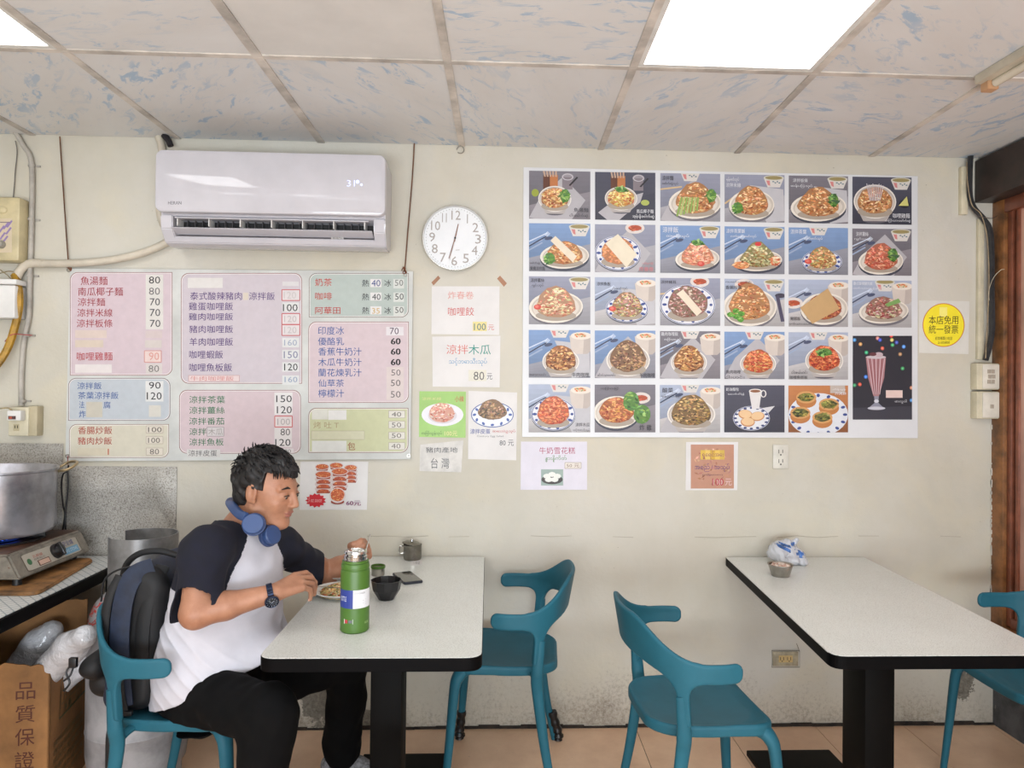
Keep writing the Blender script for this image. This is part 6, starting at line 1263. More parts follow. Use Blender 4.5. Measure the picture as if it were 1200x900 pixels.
A_ = PY(20, 790, -0.36); B_ = PY(46, 755, -0.36); T_ = PY(60, 740, -0.36); sack('bag_of_cups', 'cloudy bag of paper bowls at the back left of the carton', A_, B_, 0.058, 0.055, T_, 9)
# ------------------------------------------------------------------ the seated man
def A3(v): return np.array([v.x, v.y, v.z])
def nz(v): v = np.array(v, float); return v/np.linalg.norm(v)
FB = nz((0.86, -0.51, 0))                                   # the way the chest faces
pr = thing('person', 'man with short black hair in a navy and white raglan shirt, at the left table', 'person', (-0.87, -0.76, 0.46))
SKIN = NT('skin'); mp = SKIN.coord(); n = SKIN.noise(mp, 22, 4, 0.6); r = SKIN.ramp(n, 'Fac', [(0.3, rgba((158, 108, 82))), (0.7, rgba((180, 130, 102)))]); SKIN.base((r, 'Color')); SKIN.b.inputs['Roughness'].default_value = 0.48
SKIN.b.inputs['Subsurface Weight'].default_value = 0.06; SKIN.b.inputs['Subsurface Radius'].default_value = (0.02, 0.008, 0.004); SKIN.b.inputs['Subsurface Scale'].default_value = 0.3
LIPM = mat('lips', (172, 112, 98), 0.4, var=0.08)
NAILM = mat('nails', (214, 166, 144), 0.3)
# joints
nb = A3(PY(284, 622, -0.75)); hc = A3(PY(314, 574, -0.765))
S1, E1, W1 = A3(PY(241, 644, -0.925)), A3(PY(229, 719, -1.005)), A3(PY(321, 695, -0.935))
S2, E2, W2 = A3(PY(330, 640, -0.60)), A3(PY(384, 672, -0.40)), A3(PY(416, 653, -0.46))
pel, bel, che = A3(PY(252, 806, -0.76)), A3(PY(262, 748, -0.77)), A3(PY(270, 680, -0.765))
f = nz((0.93, -0.30, -0.17)); s_ = nz(np.cross((0, 0, 1), f)); u = np.cross(f, s_)
HA = np.array([f, s_, u])
def hp(a, b, c): return hc+f*a+s_*b+u*c
body = Vox(np.array([-1.02, -1.12, 0.50]), np.array([-0.36, -0.36, 1.30]), 0.0034)
B = body
B.cone(pel, bel, 0.10, 0.10, 0.02).cone(bel, che, 0.10, 0.10, 0.03).cone(che, nb, 0.10, 0.06, 0.04)
B.cone(nb, S1, 0.05, 0.045, 0.03).cone(nb, S2, 0.05, 0.045, 0.03)
B.cone(nb, hp(-0.028, 0, -0.035), 0.060, 0.054, 0.02)
B.cone(nb+f*0.02, hp(0.035, 0, -0.088), 0.045, 0.026, 0.02)
B.cone(S1, E1, 0.05, 0.043, 0.02).cone(E1, (E1*0.62+W1*0.38), 0.0415, 0.040, 0.015).cone((E1*0.62+W1*0.38), W1, 0.039, 0.0262, 0.015)
B.cone(S2, E2, 0.05, 0.042, 0.02).cone(E2, (E2*0.6+W2*0.4), 0.040, 0.037, 0.015).cone((E2*0.6+W2*0.4), W2, 0.036, 0.0258, 0.015)
# head
B.ell(hp(-0.012, 0, 0.032), (0.096, 0.076, 0.088), 0.02, HA)
B.ell(hp(0.028, 0, -0.030), (0.066, 0.060, 0.080), 0.03, HA)
B.cone(hp(0.0, 0.048, -0.058), hp(0.062, 0.016, -0.094), 0.020, 0.017, 0.022).cone(hp(0.0, -0.048, -0.058), hp(0.062, -0.016, -0.094), 0.020, 0.017, 0.022)
B.ell(hp(0.074, 0, -0.094), (0.017, 0.02, 0.015), 0.015, HA)
for q in (-1, 1):
    B.ell(hp(0.058, q*0.038, -0.022), (0.026, 0.022, 0.022), 0.02, HA)
    B.ell(hp(0.094, q*0.031, 0.004), (0.014, 0.020, 0.012), 0.012, HA, 'sub')
    B.cone(hp(0.080, q*0.012, 0.024), hp(0.072, q*0.046, 0.024), 0.010, 0.008, 0.012)
    B.ell(hp(0.079, q*0.031, 0.003), (0.0125, 0.0155, 0.0115), 0.003, HA)
    B.ell(hp(-0.004, q*0.080, 0.0), (0.020, 0.009, 0.033), 0.005, HA).ell(hp(0.002, q*0.090, 0.003), (0.011, 0.006, 0.020), 0.003, HA, 'sub').ell(hp(0.006, q*0.076, -0.026), (0.008, 0.006, 0.009), 0.005, HA)
    B.ell(hp(0.100, q*0.011, -0.030), (0.009, 0.007, 0.006), 0.006, HA)
B.cone(hp(0.086, 0, 0.020), hp(0.108, 0, -0.024), 0.0085, 0.0105, 0.010)
B.ell(hp(0.090, 0, -0.053), (0.0085, 0.021, 0.0050), 0.005, HA).ell(hp(0.086, 0, -0.0635), (0.009, 0.018, 0.0056), 0.004, HA)
B.ell(hp(0.103, 0, -0.0583), (0.010, 0.021, 0.0012), 0.002, HA, 'sub')
FING = {}
def hand(key, W, d, n, side, curls, spread=1.0, sc=1.0, thumb=None, palm=0.086):
    """side +1 right hand, -1 left hand; curls: per finger three angles in degrees away from the palm's line"""
    d = nz(d); n = nz(np.array(n)-d*np.dot(n, d)); t = side*np.cross(d, -n)
    K = {}
    for i, (off, fw, L) in enumerate(((0.031, 0.0, (0.042, 0.026, 0.021)), (0.0105, 0.004, (0.046, 0.029, 0.022)), (-0.010, 0.0, (0.043, 0.027, 0.021)), (-0.029, -0.009, (0.034, 0.021, 0.019)))):
        k = W+d*(palm+fw)*sc+t*off*sc; K[i] = k
        B.cone(W+d*0.012+t*off*0.45, k-n*0.003, 0.0165, 0.0118, 0.012)
        p = k; ri = (0.0102, 0.0092, 0.0084, 0.0070) if i < 3 else (0.0090, 0.0080, 0.0073, 0.0062); pts = [p]; dd = None
        for j in range(3):
            a = math.radians(curls[i][j]); dd = nz(d*math.cos(a)-n*math.sin(a)+t*off*0.9*spread*(1-j*0.6)); q = p+dd*L[j]*sc
            B.cone(p, q, ri[j], ri[j+1], 0.0025); p = q; pts.append(p)
        FING[(key, i)] = (pts, dd, n)
    th = thumb or [(0.022, 0.020, -0.012), (0.052, 0.044, -0.024), (0.082, 0.044, -0.040), (0.104, 0.034, -0.052)]
    P = [W+d*a+t*b+n*c for a, b, c in th]
    for j, (ra, rb) in enumerate(((0.0175, 0.0135), (0.0125, 0.0108), (0.0106, 0.0080))): B.cone(P[j], P[j+1], ra, rb, 0.005)
    FING[(key, 't')] = (P, nz(P[3]-P[2]), n); return d, n, t
dR = A3(PY(357, 678, -0.868))-W1
RH = hand('r', W1, dR, (-0.15, -0.62, 0.75), 1, ((18, 52, 78), (26, 62, 84), (34, 72, 92), (42, 80, 98)), thumb=[(0.022, 0.018, -0.014), (0.052, 0.034, -0.034), (0.084, 0.030, -0.050), (0.108, 0.022, -0.062)])
dL = A3(PY(437, 638, -0.50))-W2
LH = hand('l', W2, dL, (0.55, 0.75, 0.10), -1, ((62, 140, 205), (66, 148, 215), (70, 152, 220), (74, 156, 222)), palm=0.074, sc=0.93, thumb=[(0.018, 0.018, -0.018), (0.042, 0.034, -0.040), (0.066, 0.030, -0.054), (0.082, 0.024, -0.040)])
def skpick(C):
    q = C-hc; a, b, c = q@f, q@s_, q@u
    return (a > 0.088) & (np.abs(b) < 0.023) & (c < -0.0485) & (c > -0.0695) & ((np.abs(b)/0.024)**2+((c+0.0585)/0.0115)**2 < 1)
body.build('body', [SKIN.m, LIPM], pr, pick=skpick)
for key, nm in (('r', 0), ('l', 1)):
    for i in (0, 1, 2, 3, 't'):
        pts, dd, n_ = FING[(key, i)]; tip = pts[-1]; x = nz(np.cross(dd, n_)); up = nz(np.cross(x, dd)); up = up if np.dot(up, n_) > 0 else -up
        if i == 't': up = nz(-np.cross(dd, RH[1] if key == 'r' else LH[1])) if False else up
        M_ = Matrix(((dd[0], x[0], up[0], tip[0]+up[0]*0.0056), (dd[1], x[1], up[1], tip[1]+up[1]*0.0056), (dd[2], x[2], up[2], tip[2]+up[2]*0.0056), (0, 0, 0, 1)))
        MB().ball((0, 0, 0), (0.0058, 0.0045, 0.0016), 10, None).build('x', NAILM) if False else None
        m = MB(); qq = bmesh.ops.create_uvsphere(m.bm, u_segments=10, v_segments=6, radius=1)
        for v in qq['verts']: v.co = M_ @ Vector((v.co.x*0.0056, v.co.y*0.0044, v.co.z*0.0017))
        m.build('fingernail', NAILM, pr, smooth=True)
# eyes, brows
for q in (-1, 1):
    e = hp(0.0795, q*0.031, 0.002); M_ = Matrix.Translation(Vector(e))
    MB().ball(Vector(hp(0.0825, q*0.031, 0.0)), (0.0093, 0.0095, 0.0070), 16).build('eye', mat('eye_white', (168, 160, 152), 0.15, var=0.02), pr, smooth=True)
    MB().ball(Vector(hp(0.0893, q*0.031, -0.0018)), (0.0040, 0.0044, 0.0044), 12).build('iris', mat('dark_iris', (30, 20, 16), 0.1), pr, smooth=True)
    m = MB(); m.tube([Vector(hp(0.0885, q*0.017, 0.026)), Vector(hp(0.0885, q*0.030, 0.030)), Vector(hp(0.078, q*0.049, 0.024))], [0.0022, 0.0036, 0.0015], 8); m.build('eyebrow', mat('black_hair', (20, 17, 18), 0.5, var=0.2, vscale=60), pr)
    m = MB(); m.tube([Vector(hp(0.0925, q*0.020, 0.0035)), Vector(hp(0.0945, q*0.031, 0.0065)), Vector(hp(0.0875, q*0.043, 0.003))], 0.0016, 6); m.build('eyelid', MATS['black_hair'], pr)
# hair
h = Vox(hp(-0.02, 0, 0.03)-0.16, hp(-0.02, 0, 0.03)+0.16, 0.003)
h.ell(hp(-0.016, 0, 0.042), (0.106, 0.086, 0.096), 0, HA).ell(hp(-0.055, 0, -0.005), (0.062, 0.072, 0.075), 0.02, HA)
Sx, (X, Y, Z) = h.sl(h.lo, h.lo+h.n*h.h); a = (X-hc[0])*f[0]+(Y-hc[1])*f[1]+(Z-hc[2])*f[2]; b = (X-hc[0])*s_[0]+(Y-hc[1])*s_[1]+(Z-hc[2])*s_[2]; c = (X-hc[0])*u[0]+(Y-hc[1])*u[1]+(Z-hc[2])*u[2]
r1, r2 = ripples(31, 0.0035, 260, 8), ripples(32, 0.003, 90, 6); h.d[:] = h.d-r1(X, Y, Z)-r2(X, Y, Z)
front = np.minimum(a-0.028, -(c-0.066+0.010*np.cos(b*60)))      # the face stays free
front = np.maximum(front, -9); h.d[:] = np.maximum(h.d, front)
h.d[:] = np.maximum(h.d, np.minimum(a+0.030+0.0*b, -(c-0.012)))            # free round the ears
h.d[:] = np.maximum(h.d, -(c+0.066-0.3*(np.abs(b)-0.05)))
HAIR = mat('black_hair', (20, 17, 18), 0.5)
hair = h.build('hair', HAIR, pr)
m = MB(); R2 = random.Random(5)
for k in range(520):
    th_ = R2.uniform(-math.pi, math.pi); ph = R2.uniform(0.02, 1.0)
    el = math.pi/2*ph; lx, ly, lz = math.cos(th_)*math.sin(el), math.sin(th_)*math.sin(el), math.cos(el)
    P0 = np.array((-0.016+0.103*lx, 0.083*ly, 0.042+0.094*lz)); 
    if P0[0] > 0.01 and P0[2] < 0.078: continue
    out = nz((lx, ly, lz)); dirn = nz(np.array((0.75, 0.2*ly, -0.35))+0.3*np.array([R2.uniform(-1, 1) for _ in range(3)])); dirn = nz(dirn-out*np.dot(dirn, out)+out*0.22)
    L = R2.uniform(0.015, 0.03); P1 = P0+dirn*L*0.6+out*0.002; P2 = P0+dirn*L-out*0.001
    w3 = lambda q: Vector(hc+f*q[0]+s_*q[1]+u*q[2])
    m.tube([w3(P0-out*0.002), w3(P1), w3(P2)], [0.0028, 0.0022, 0.0004], 5)
for k in range(46):      # fringe
    b_ = -0.062+0.124*k/45+R2.uniform(-.002, .002); a_ = 0.076-9*b_*b_; w3 = lambda q: Vector(hc+f*q[0]+s_*q[1]+u*q[2])
    m.tube([w3((a_-0.006, b_, 0.094)), w3((a_+0.008, b_, 0.080)), w3((a_+0.009, b_+R2.uniform(-.004, .004), 0.064-R2.uniform(0, .012)))], [0.004, 0.0035, 0.0006], 5)
o = m.build('hair_strands', HAIR, pr); o['kind'] = 'stuff'

# shirt
fold = ripples(21, 0.0045, 38, 6); fold2 = ripples(22, 0.002, 95, 6)
def dr(X, Y, Z):     # drapery: diagonal creases
    q = np.sin(60*(Z*1.0+X*0.55-Y*0.3)+3*np.sin(9*X+5*Y)); return 0.0045*(1-np.sqrt(np.abs(q))*1.3)*np.clip((0.86-Z)/0.2, 0.1, 1)*np.clip(0.5+np.sin(17*X+23*Z+1.0)+np.sin(31*Y-11*Z), 0, 1.3)+fold(X, Y, Z)*0.8+fold2(X, Y, Z)*0.6
sh = Vox(np.array([-1.14, -1.14, 0.44]), np.array([-0.40, -0.34, 1.12]), 0.0042)
pel_s = pel+np.array((-0.008, 0, -0.02))
sh.cone(pel_s, bel, 0.195, 0.192, 0.0, sq=(FB, 0.80), fold=dr).cone(bel, che, 0.188, 0.175, 0.05, sq=(FB, 0.78), fold=dr).cone(che, nb-np.array((0.01, 0, 0.055)), 0.17, 0.115, 0.05, sq=(FB, 0.74), fold=fold2)
sh.cone(nb+np.array((-.005, 0, -.02)), S1+np.array((0, 0, -.004)), 0.068, 0.066, 0.04, fold=fold2).cone(nb+np.array((-.005, 0, -.02)), S2, 0.068, 0.062, 0.04, fold=fold2)
sl = Vox(sh.lo, sh.lo+0.05, sh.h); sl.n = sh.n; sl.d = np.full(sh.n, 9.0, np.float32); EE1 = S1+(E1-S1)*1.02+np.array((0.006, 0.014, 0.0)); sl.cone(S1, EE1, 0.069, 0.074, 0.035, fold=lambda X, Y, Z: fold(X, Y, Z)+fold2(X, Y, Z))
EE2 = S2+(E2-S2)*0.86; sl.cone(S2, EE2, 0.064, 0.054, 0.03, fold=lambda X, Y, Z: fold(X, Y, Z)*1.2+fold2(X, Y, Z)*1.5)
# hems
hn1 = nz((0.40, -0.18, -0.88)); hb1 = (S1+(E1-S1)*1.0)
Sx, (X, Y, Z) = sh.sl(sh.lo, sh.lo+sh.n*sh.h)
near_arm = Y < -0.80
cut = (X-hb1[0])*hn1[0]+(Y-hb1[1])*hn1[1]+(Z-hb1[2])*hn1[2]; sl.d[:] = np.where(near_arm, np.maximum(sl.d, cut), sl.d)
far_arm = Y > -0.66; hn2 = nz(nz(E2-S2)*0.65+nz(W2-E2)*0.6); hb2 = E2-nz(E2-S2)*0.035
cut = (X-hb2[0])*hn2[0]+(Y-hb2[1])*hn2[1]+(Z-hb2[2])*hn2[2]; sl.d[:] = np.where(far_arm, np.maximum(sl.d, cut), sl.d)
sl.cone(E1-nz(E1-S1)*0.035, E1+nz(E1-S1)*0.08, 0.060, 0.068, 0.004, mode='sub'); sl.cone(E2-nz(E2-S2)*0.045, E2+nz(W2-E2)*0.03, 0.046, 0.05, 0.004, mode='sub')
TD, SD = sh.d.copy(), sl.d
h1_ = np.clip(0.5+0.5*(sh.d-sl.d)/0.03, 0, 1); sh.d[:] = np.where((sh.d > 8) | (sl.d > 8), np.minimum(sh.d, sl.d), sh.d*(1-h1_)+sl.d*h1_-0.03*h1_*(1-h1_))
# hem of the shirt and neck opening
hh_ = pel+np.array((0, 0, -0.03)); sh.cone(A3(PY(232, 792, -0.86)), A3(PY(312, 768, -0.84)), 0.105, 0.085, 0.05, fold=dr).cone(A3(PY(250, 785, -0.70)), A3(PY(322, 765, -0.68)), 0.10, 0.085, 0.04, fold=dr)
sh.plane(A3(PY(262, 797, -0.9)), nz((0.41, 0.0, -0.91)))
sh.cone(nb+f*0.0-np.array((0, 0, 0.02)), nb+np.array((0, 0, 0.09)), 0.066, 0.09, 0.006, mode='sub')
NAVY = mat('navy_jersey', (14, 16, 34), 0.9, var=0.1, vscale=30); WHT = mat('white_jersey', (204, 202, 210), 0.8, var=0.03, vscale=6)
ax1 = nz(S1-nb)
def shpick(C):
    # raglan seams run from the collar to the armpits
    lat_ = (C-nb)@nz(np.cross((0, 0, 1), FB)); z = C[:, 2]-nb[2]; fwd = (C-nb)@FB
    near = lat_ < -(0.052+np.clip(-z, -0.05, 0.19)*0.62); far = lat_ > (0.052+np.clip(-z, -0.05, 0.19)*0.62)
    arm1 = ((C-S1)@nz(E1-S1)); q = C-S1-np.outer(arm1, nz(E1-S1)); ra = np.linalg.norm(q, axis=1); isarm1 = (ra < 0.088) & (arm1 > 0.02) & (lat_ < -0.115)
    arm2 = ((C-S2)@nz(E2-S2)); q = C-S2-np.outer(arm2, nz(E2-S2)); ra2 = np.linalg.norm(q, axis=1); isarm2 = (ra2 < 0.085) & (arm2 > 0.0) & (lat_ > 0.115)
    up = z > -0.15
    I = np.clip(np.round((C-sh.lo)/sh.h).astype(int), 0, sh.n-1); sv = SD[I[:, 0], I[:, 1], I[:, 2]] < TD[I[:, 0], I[:, 1], I[:, 2]]+0.004
    return ((near | far) & up) | (sv & (np.abs(lat_) > 0.075))
sh.build('shirt', [WHT, NAVY], pr, pick=shpick)
# collar rib
m = MB(); rg = []
for k in range(28):
    a_ = 2*math.pi*k/28; v_ = nz((FB[0], FB[1], 0))*math.cos(a_)*0.074+np.array((-FB[1], FB[0], 0))*math.sin(a_)*0.068; rg.append(Vector(nb+v_+np.array((0, 0, -0.002-0.030*max(0, math.cos(a_))))))
m.tube(rg, 0.008, 8, closed=True); m.build('collar', NAVY, pr)

# trousers
BLKC = mat('black_cloth', (11, 11, 12), 0.9, var=0.12, vscale=18, spec=0.15)
H1, K1, N1 = A3(PY(236, 815, -0.87)), A3(PY(316, 836, -1.085)), A3(PY(296, 960, -1.0))
H2, K2, N2 = A3(PY(290, 803, -0.66)), A3(PY(408, 772, -0.53)), A3(PY(401, 880, -0.405))
N1[2] = 0.10
tr = Vox(np.array([-1.12, -1.26, 0.06]), np.array([-0.36, -0.28, 0.72]), 0.0052)
tf = ripples(41, 0.004, 42, 6); tf2 = ripples(42, 0.002, 110, 6); tfold = lambda X, Y, Z: tf(X, Y, Z)+tf2(X, Y, Z)
tr.cone(pel+np.array((-0.02, -0.05, 0.0)), pel+np.array((-.01, 0.06, 0.02)), 0.125, 0.125, 0.02, fold=tfold)
tr.cone(pel+np.array((0.0, 0, 0.03)), pel+np.array((0.05, 0.0, 0.05)), 0.135, 0.125, 0.03, fold=tfold)
tr.cone(H1+np.array((0, 0, 0.0)), K1, 0.092, 0.074, 0.04, fold=tfold).cone(K1, N1, 0.078, 0.062, 0.02, fold=tfold)
tr.cone(H2+np.array((0, 0, 0.012)), K2, 0.10, 0.072, 0.04, fold=tfold).cone(K2, N2, 0.073, 0.068, 0.02, fold=tfold)
tr.plane((0, 0, 0.462), (0, 0, -1), box=((-1.12, -1.0, 0.40), (-0.76, -0.5, 0.5)))
tr.build('trousers', BLKC, pr)
# shoes
SHOE = mat('grey_mesh_trainer', (158, 158, 162), 0.7, var=0.25, vscale=70)
for (nx, ny, ang_) in ((N2[0], N2[1], -0.25), (N1[0], N1[1], -0.35)):
    dv_ = np.array((math.cos(ang_), math.sin(ang_), 0)); o3 = np.array((nx, ny, 0)); lt = np.array((-dv_[1], dv_[0], 0))
    v = Vox(o3+np.array((-0.12, -0.15, -0.002)), o3+np.array((0.27, 0.15, 0.15)), 0.0045)
    v.cone(o3-dv_*0.04+np.array((0, 0, 0.055)), o3+dv_*0.06+np.array((0, 0, 0.05)), 0.042, 0.045, 0.0).cone(o3+dv_*0.06+np.array((0, 0, 0.045)), o3+dv_*0.17+np.array((0, 0, 0.033)), 0.045, 0.035, 0.02); v.cone(o3-dv_*0.015+np.array((0, 0, 0.06)), o3-dv_*0.01+np.array((0, 0, 0.11)), 0.04, 0.04, 0.02)
    v.plane((0, 0, 0.0), (0, 0, -1)); v.build('shoe', [SHOE, mat('white_sole', (214, 212, 208), 0.5)], pr, pick=lambda C: C[:, 2] < 0.024)
    m = MB()
    for k in range(6):
        c_ = o3+dv_*(0.035+k*0.02)+np.array((0, 0, 0.098-k*0.006)); m.tube([Vector(c_-lt*0.026-np.array((0, 0, 0.008))), Vector(c_+np.array((0, 0, 0.003))), Vector(c_+lt*0.026-np.array((0, 0, 0.008)))], 0.0035, 6)
    m.build('laces', mat('white_laces', (214, 214, 216), 0.7), pr)

# ------------------------------------------------------------------ what he wears and holds
BLU_P = mat('blue_plastic', (52, 76, 122), 0.4, var=0.05); BLU_D = mat('darker_blue_cushion', (52, 72, 116), 0.6)
hd = thing('headphones', 'blue over-ear headphones resting round the man\'s neck', 'headphones', PY(297, 612, -0.85))
c1, c2_ = A3(PY(297, 614, -0.872)), A3(PY(318, 627, -0.83))
P = [A3(PY(288, 606, -0.875)), A3(PY(280, 602, -0.85)), A3(PY(272, 593, -0.80)), A3(PY(270, 588, -0.74)), A3(PY(278, 590, -0.68)), A3(PY(302, 604, -0.675)), A3(PY(318, 616, -0.76)), A3(PY(321, 622, -0.81))]
MB().tube(smoothpath([Vector(p) for p in P], 6), 0.0145, 12, flat=0.5, up=(0.3, -0.9, 0.2)).build('headband', BLU_P, hd)
def disc(c, nrm_, name, prof, m, sx=1, sy=1):
    M_ = Matrix.Translation(Vector(c)) @ Vector(nrm_).to_track_quat('Z', 'Y').to_matrix().to_4x4(); return MB().lathe(prof, (0, 0, 0), 32, M_, sx, sy).build(name, m, hd)
n1 = nz((0.10, -0.85, 0.28)); disc(c1, n1, 'ear_cup', [(0, -0.006), (0.031, -0.006), (0.033, 0.0), (0.033, 0.009), (0.030, 0.012), (0, 0.013)], BLU_P, 1.0, 0.94); disc(c1-n1*0.016, n1, 'ear_cushion', [(0, -0.006), (0.03, -0.006), (0.035, 0.0), (0.035, 0.008), (0.02, 0.011), (0, 0.011)], BLU_D)
n2 = nz((0.80, -0.42, 0.28)); disc(c2_, n2, 'ear_cup', [(0, -0.006), (0.030, -0.006), (0.032, 0.0), (0.032, 0.008), (0.029, 0.011), (0, 0.012)], BLU_P, 1.0, 0.95); disc(c2_-n2*0.018, n2, 'ear_cushion', [(0, -0.006), (0.03, -0.006), (0.034, 0.0), (0.034, 0.010), (0.02, 0.013), (0, 0.013)], BLU_D)
# watch
wt = thing('wrist_watch', 'dark blue steel watch on the man\'s right wrist', 'watch', Vector(W1))
dF = nz(W1-E1); wc = W1-dF*0.010; x = nz(np.cross(dF, (0.1, -0.85, 0.5))); y = np.cross(dF, x)
WB = mat('blue_black_steel', (42, 54, 80), 0.3, 0.6, var=0.2, vscale=60)
ringp = [Vector(wc+(x*math.cos(a_)+y*math.sin(a_))*0.0305) for a_ in [2*math.pi*k/28 for k in range(28)]]
for k in range(28):
    a_, b_ = ringp[k], ringp[(k+1) % 28]; tt = (b_-a_).normalized(); rad = ((a_+b_)/2-Vector(wc)).normalized(); M_ = Matrix((tuple(tt)+(0,), tuple(dF)+(0,), tuple(rad)+(0,), (0, 0, 0, 1))).transposed(); M_.translation = (a_+b_)/2
    MB().box((-0.0031, -0.0085, -0.0013), (0.0031, 0.0085, 0.0013), 0.0006, M_, 1).build('strap_link', WB, wt, smooth=None)
fn_ = nz((0.16, -0.86, -0.42)); fn_ = nz(fn_-dF*np.dot(fn_, dF)); fc = wc+fn_*0.0315
M_ = Matrix.Translation(Vector(fc)) @ Vector(fn_).to_track_quat('Z', 'Y').to_matrix().to_4x4()
MB().lathe([(0, -0.002), (0.0175, -0.002), (0.0205, 0.002), (0.0205, 0.007), (0.018, 0.0095), (0.0165, 0.0085)], (0, 0, 0), 32, M_).build('case', WB, wt)
MB().lathe([(0.0168, 0.008), (0, 0.008)], (0, 0, 0), 32, M_).build('dial', mat('black_dial', (22, 24, 30), 0.1, coat=0.6), wt, smooth=None)
F = Flat(lambda u_, v_, l: M_ @ Vector((u_*0.0165, -v_*0.0165, 0.0083+l*0.0002)))
for k in range(12): a_ = k*math.pi/6; F.line([(0.74*math.cos(a_), 0.74*math.sin(a_)), (0.92*math.cos(a_), 0.92*math.sin(a_))], 0.08, (160, 170, 190), 0)
for cx_, cy_ in ((-.35, 0), (.35, 0), (0, .38)): F.ring(cx_, cy_, .24, .24, .05, (96, 104, 124), 0, 16)
F.line([(0, 0), (.35, -.45)], .07, (190, 196, 206), 1).line([(0, 0), (-.5, -.4)], .05, (190, 196, 206), 1); F.build('dial_marks', wt)
# fork and spoon
def lie(p): return Vector(p)
FT = np.mean([FING[('r', 0)][0][3], FING[('r', 1)][0][3], FING[('r', 't')][0][3]], axis=0)
fk = thing('fork', 'steel fork held in the man\'s right hand over the fried rice', 'fork', Vector(FT))
tipf = A3(PZ(397, 689, 0.783)); hf = FT+(FT-tipf)*1.0+np.array((0, 0, 0.05)); hdl = FING[('r', 0)][0][0]+RH[1]*0.016
hdl = FT+nz(FT-tipf+np.array((-0.01, 0, 0.05)))*0.09
MB().tube([Vector(hdl), Vector(FT), Vector(tipf+(FT-tipf)*0.35)], [0.0035, 0.0028, 0.003], 8, flat=0.5).build('handle', STEEL, fk)
m = MB(); dt = nz(tipf-FT); sd = nz(np.cross(dt, (0, 0, 1)))
for k in range(4): o4 = sd*(k-1.5)*0.0042; m.tube([Vector(FT+(tipf-FT)*0.62+o4*0.8), Vector(tipf+o4+dt*0.01)], [0.0017, 0.001], 6)
m.tube([Vector(tipf+(FT-tipf)*0.36), Vector(FT+(tipf-FT)*0.68)], [0.003, 0.008], 8, flat=0.25); m.build('tines', STEEL, fk)
sp = thing('spoon', 'steel spoon held upright in the man\'s left hand behind the green bottle', 'spoon', PY(430, 640, -0.52))
P = smoothpath([PY(434, 626, -0.515), PY(430, 640, -0.535), PY(427, 655, -0.55), PY(424, 668, -0.56)], 4); MB().tube(P, 0.0028, 8, flat=0.5).build('handle', STEEL, sp)
e = PY(423, 674, -0.565); MB().ball(e, (0.017, 0.006, 0.024), 16).build('spoon_bowl', STEEL, sp, smooth=True)

# ------------------------------------------------------------------ backpack
NAVB = mat('navy_nylon', (32, 42, 64), 0.7, var=0.12, vscale=24, bump=0.1); BLKN = mat('black_nylon', (11, 11, 14), 0.65, var=0.12, vscale=24)
bk = thing('backpack', 'navy and black backpack squeezed between the man and his chair', 'backpack', (-1.08, -0.74, 0.47))
v = Vox((-1.20, -0.92, 0.46), (-0.95, -0.55, 0.95), 0.0048); Sx, (X, Y, Z) = v.sl(v.lo, v.lo+v.n*v.h)
lean = -1.070+(Z-0.5)*0.10; qx0 = np.abs(X-lean)-0.086+0.08; qz0 = np.abs(Z-0.688)-0.222+0.10*(Z > 0.7)+0.05*(Z <= 0.7); rr0 = np.where(Z > 0.7, 0.10, 0.05); qx0 = np.abs(X-lean)-0.081+np.minimum(rr0, 0.085); qz0 = np.abs(Z-0.688)-0.222+np.minimum(rr0, 0.085); dxz = np.sqrt(np.maximum(qx0, 0)**2+np.maximum(qz0, 0)**2)+np.minimum(np.maximum(qx0, qz0), 0)-np.minimum(rr0, 0.085)
rp = ripples(61, 0.004, 40, 6); e1 = dxz+0.04; e2 = np.abs(Y+0.735)-0.15+0.04; A_ = np.sqrt(np.maximum(e1, 0)**2+np.maximum(e2, 0)**2)+np.minimum(np.maximum(e1, e2), 0)-0.04
v.d[:] = A_-rp(X, Y, Z); v.build('main_compartment', [NAVB, BLKN], bk, pick=lambda C: (C[:, 1] < -0.84) & (C[:, 0]-(C[:, 2]-0.5)*0.1 > -1.12))
def strapband(pts, w_, th_, name, m, up): MB().tube(smoothpath([Vector(p) for p in pts], 6), w_, 10, flat=th_/w_, up=up).build(name, m, bk)
strapband([(-1.0, -0.86, 0.905), (-1.045, -0.885, 0.885), (-1.068, -0.897, 0.82), (-1.078, -0.90, 0.72), (-1.074, -0.90, 0.60), (-1.066, -0.896, 0.50)], 0.030, 0.008, 'shoulder_strap', NAVB, (0, -1, 0))
strapband([(-0.985, -0.83, 0.90), (-1.0, -0.875, 0.84), (-1.018, -0.885, 0.72), (-1.02, -0.88, 0.56)], 0.022, 0.008, 'shoulder_strap', BLKN, (0, -1, 0))
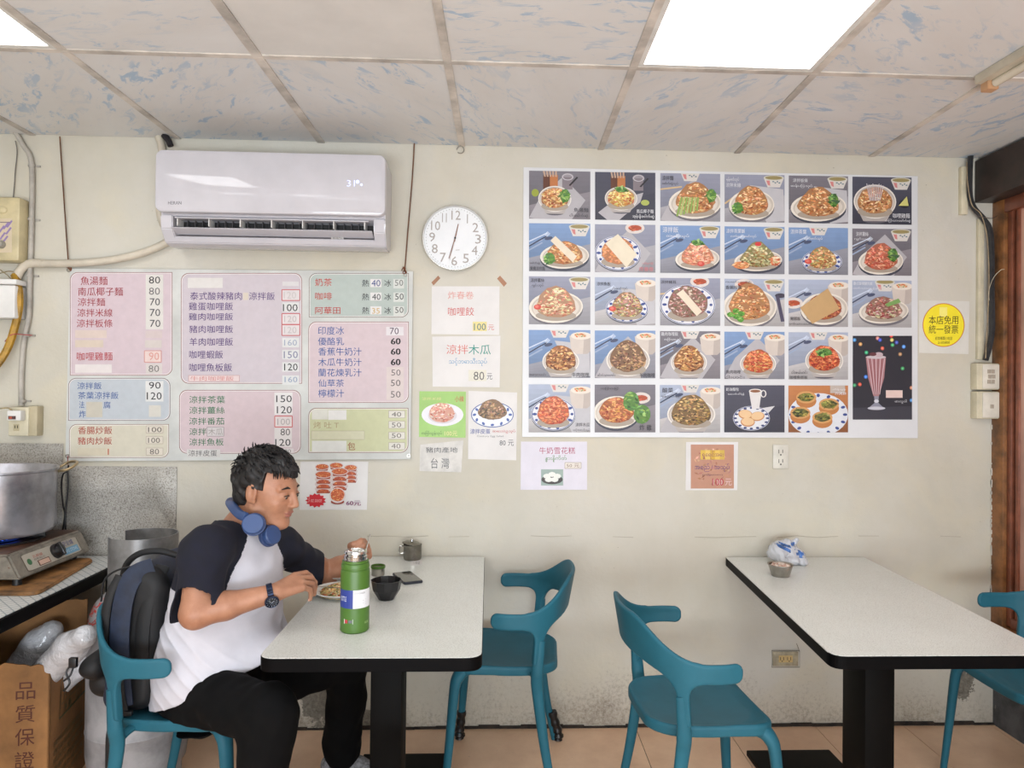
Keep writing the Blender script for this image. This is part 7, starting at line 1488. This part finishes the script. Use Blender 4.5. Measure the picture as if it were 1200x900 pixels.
strapband([(-1.095, -0.87, 0.88), (-1.118, -0.885, 0.82), (-1.128, -0.888, 0.74), (-1.13, -0.886, 0.62)], 0.014, 0.007, 'side_panel', BLKN, (0, -1, 0))
strapband([(-1.075, -0.912, 0.60), (-1.07, -0.918, 0.55), (-1.06, -0.912, 0.485)], 0.018, 0.006, 'webbing', BLKN, (0, -1, 0))
strapband([(-1.135, -0.78, 0.83), (-1.115, -0.79, 0.895), (-1.07, -0.80, 0.932), (-1.01, -0.80, 0.94), (-0.96, -0.79, 0.925)], 0.010, 0.008, 'top_handle', BLKN, (0, -1, 0.2))
strapband([(-1.155, -0.86, 0.80), (-1.14, -0.868, 0.87), (-1.08, -0.87, 0.905), (-1.0, -0.865, 0.905)], 0.003, 0.003, 'zip', BLKN, (0, -1, 0.2))
v = Vox((-1.245, -0.90, 0.465), (-1.12, -0.60, 0.68), 0.005); rp = ripples(63, 0.005, 50, 6); v.cone((-1.165, -0.80, 0.545), (-1.165, -0.68, 0.545), 0.052, 0.052, 0, fold=rp).cone((-1.175, -0.85, 0.60), (-1.175, -0.72, 0.60), 0.040, 0.04, 0.02, fold=rp); v.build('lower_pocket', BLKN, bk)
m = MB(); m.box((-1.228, -0.90, 0.612), (-1.205, -0.885, 0.642), 0.003); m.build('buckle', BLACK, bk); MB().box((-1.085, -0.922, 0.478), (-1.03, -0.908, 0.492), 0.002).build('buckle', BLACK, bk)
m = MB(); m.tube(smoothpath([(-1.215, -0.89, 0.63), (-1.235, -0.895, 0.60), (-1.222, -0.9, 0.57), (-1.238, -0.9, 0.545)], 5), 0.003, 6); m.tube(smoothpath([(-1.218, -0.89, 0.61), (-1.222, -0.9, 0.59), (-1.24, -0.9, 0.575)], 5), 0.003, 6); m.build('pull_cord', BLACK, bk)
MB().tube(smoothpath([Vector(p) for p in ((-1.075, -0.895, 0.50), (-1.078, -0.945, 0.45), (-1.078, -0.952, 0.36), (-1.074, -0.95, 0.12))], 6), 0.010, 8, flat=0.25, up=(0, -1, 0)).build('dangling_strap', BLKN, bk)
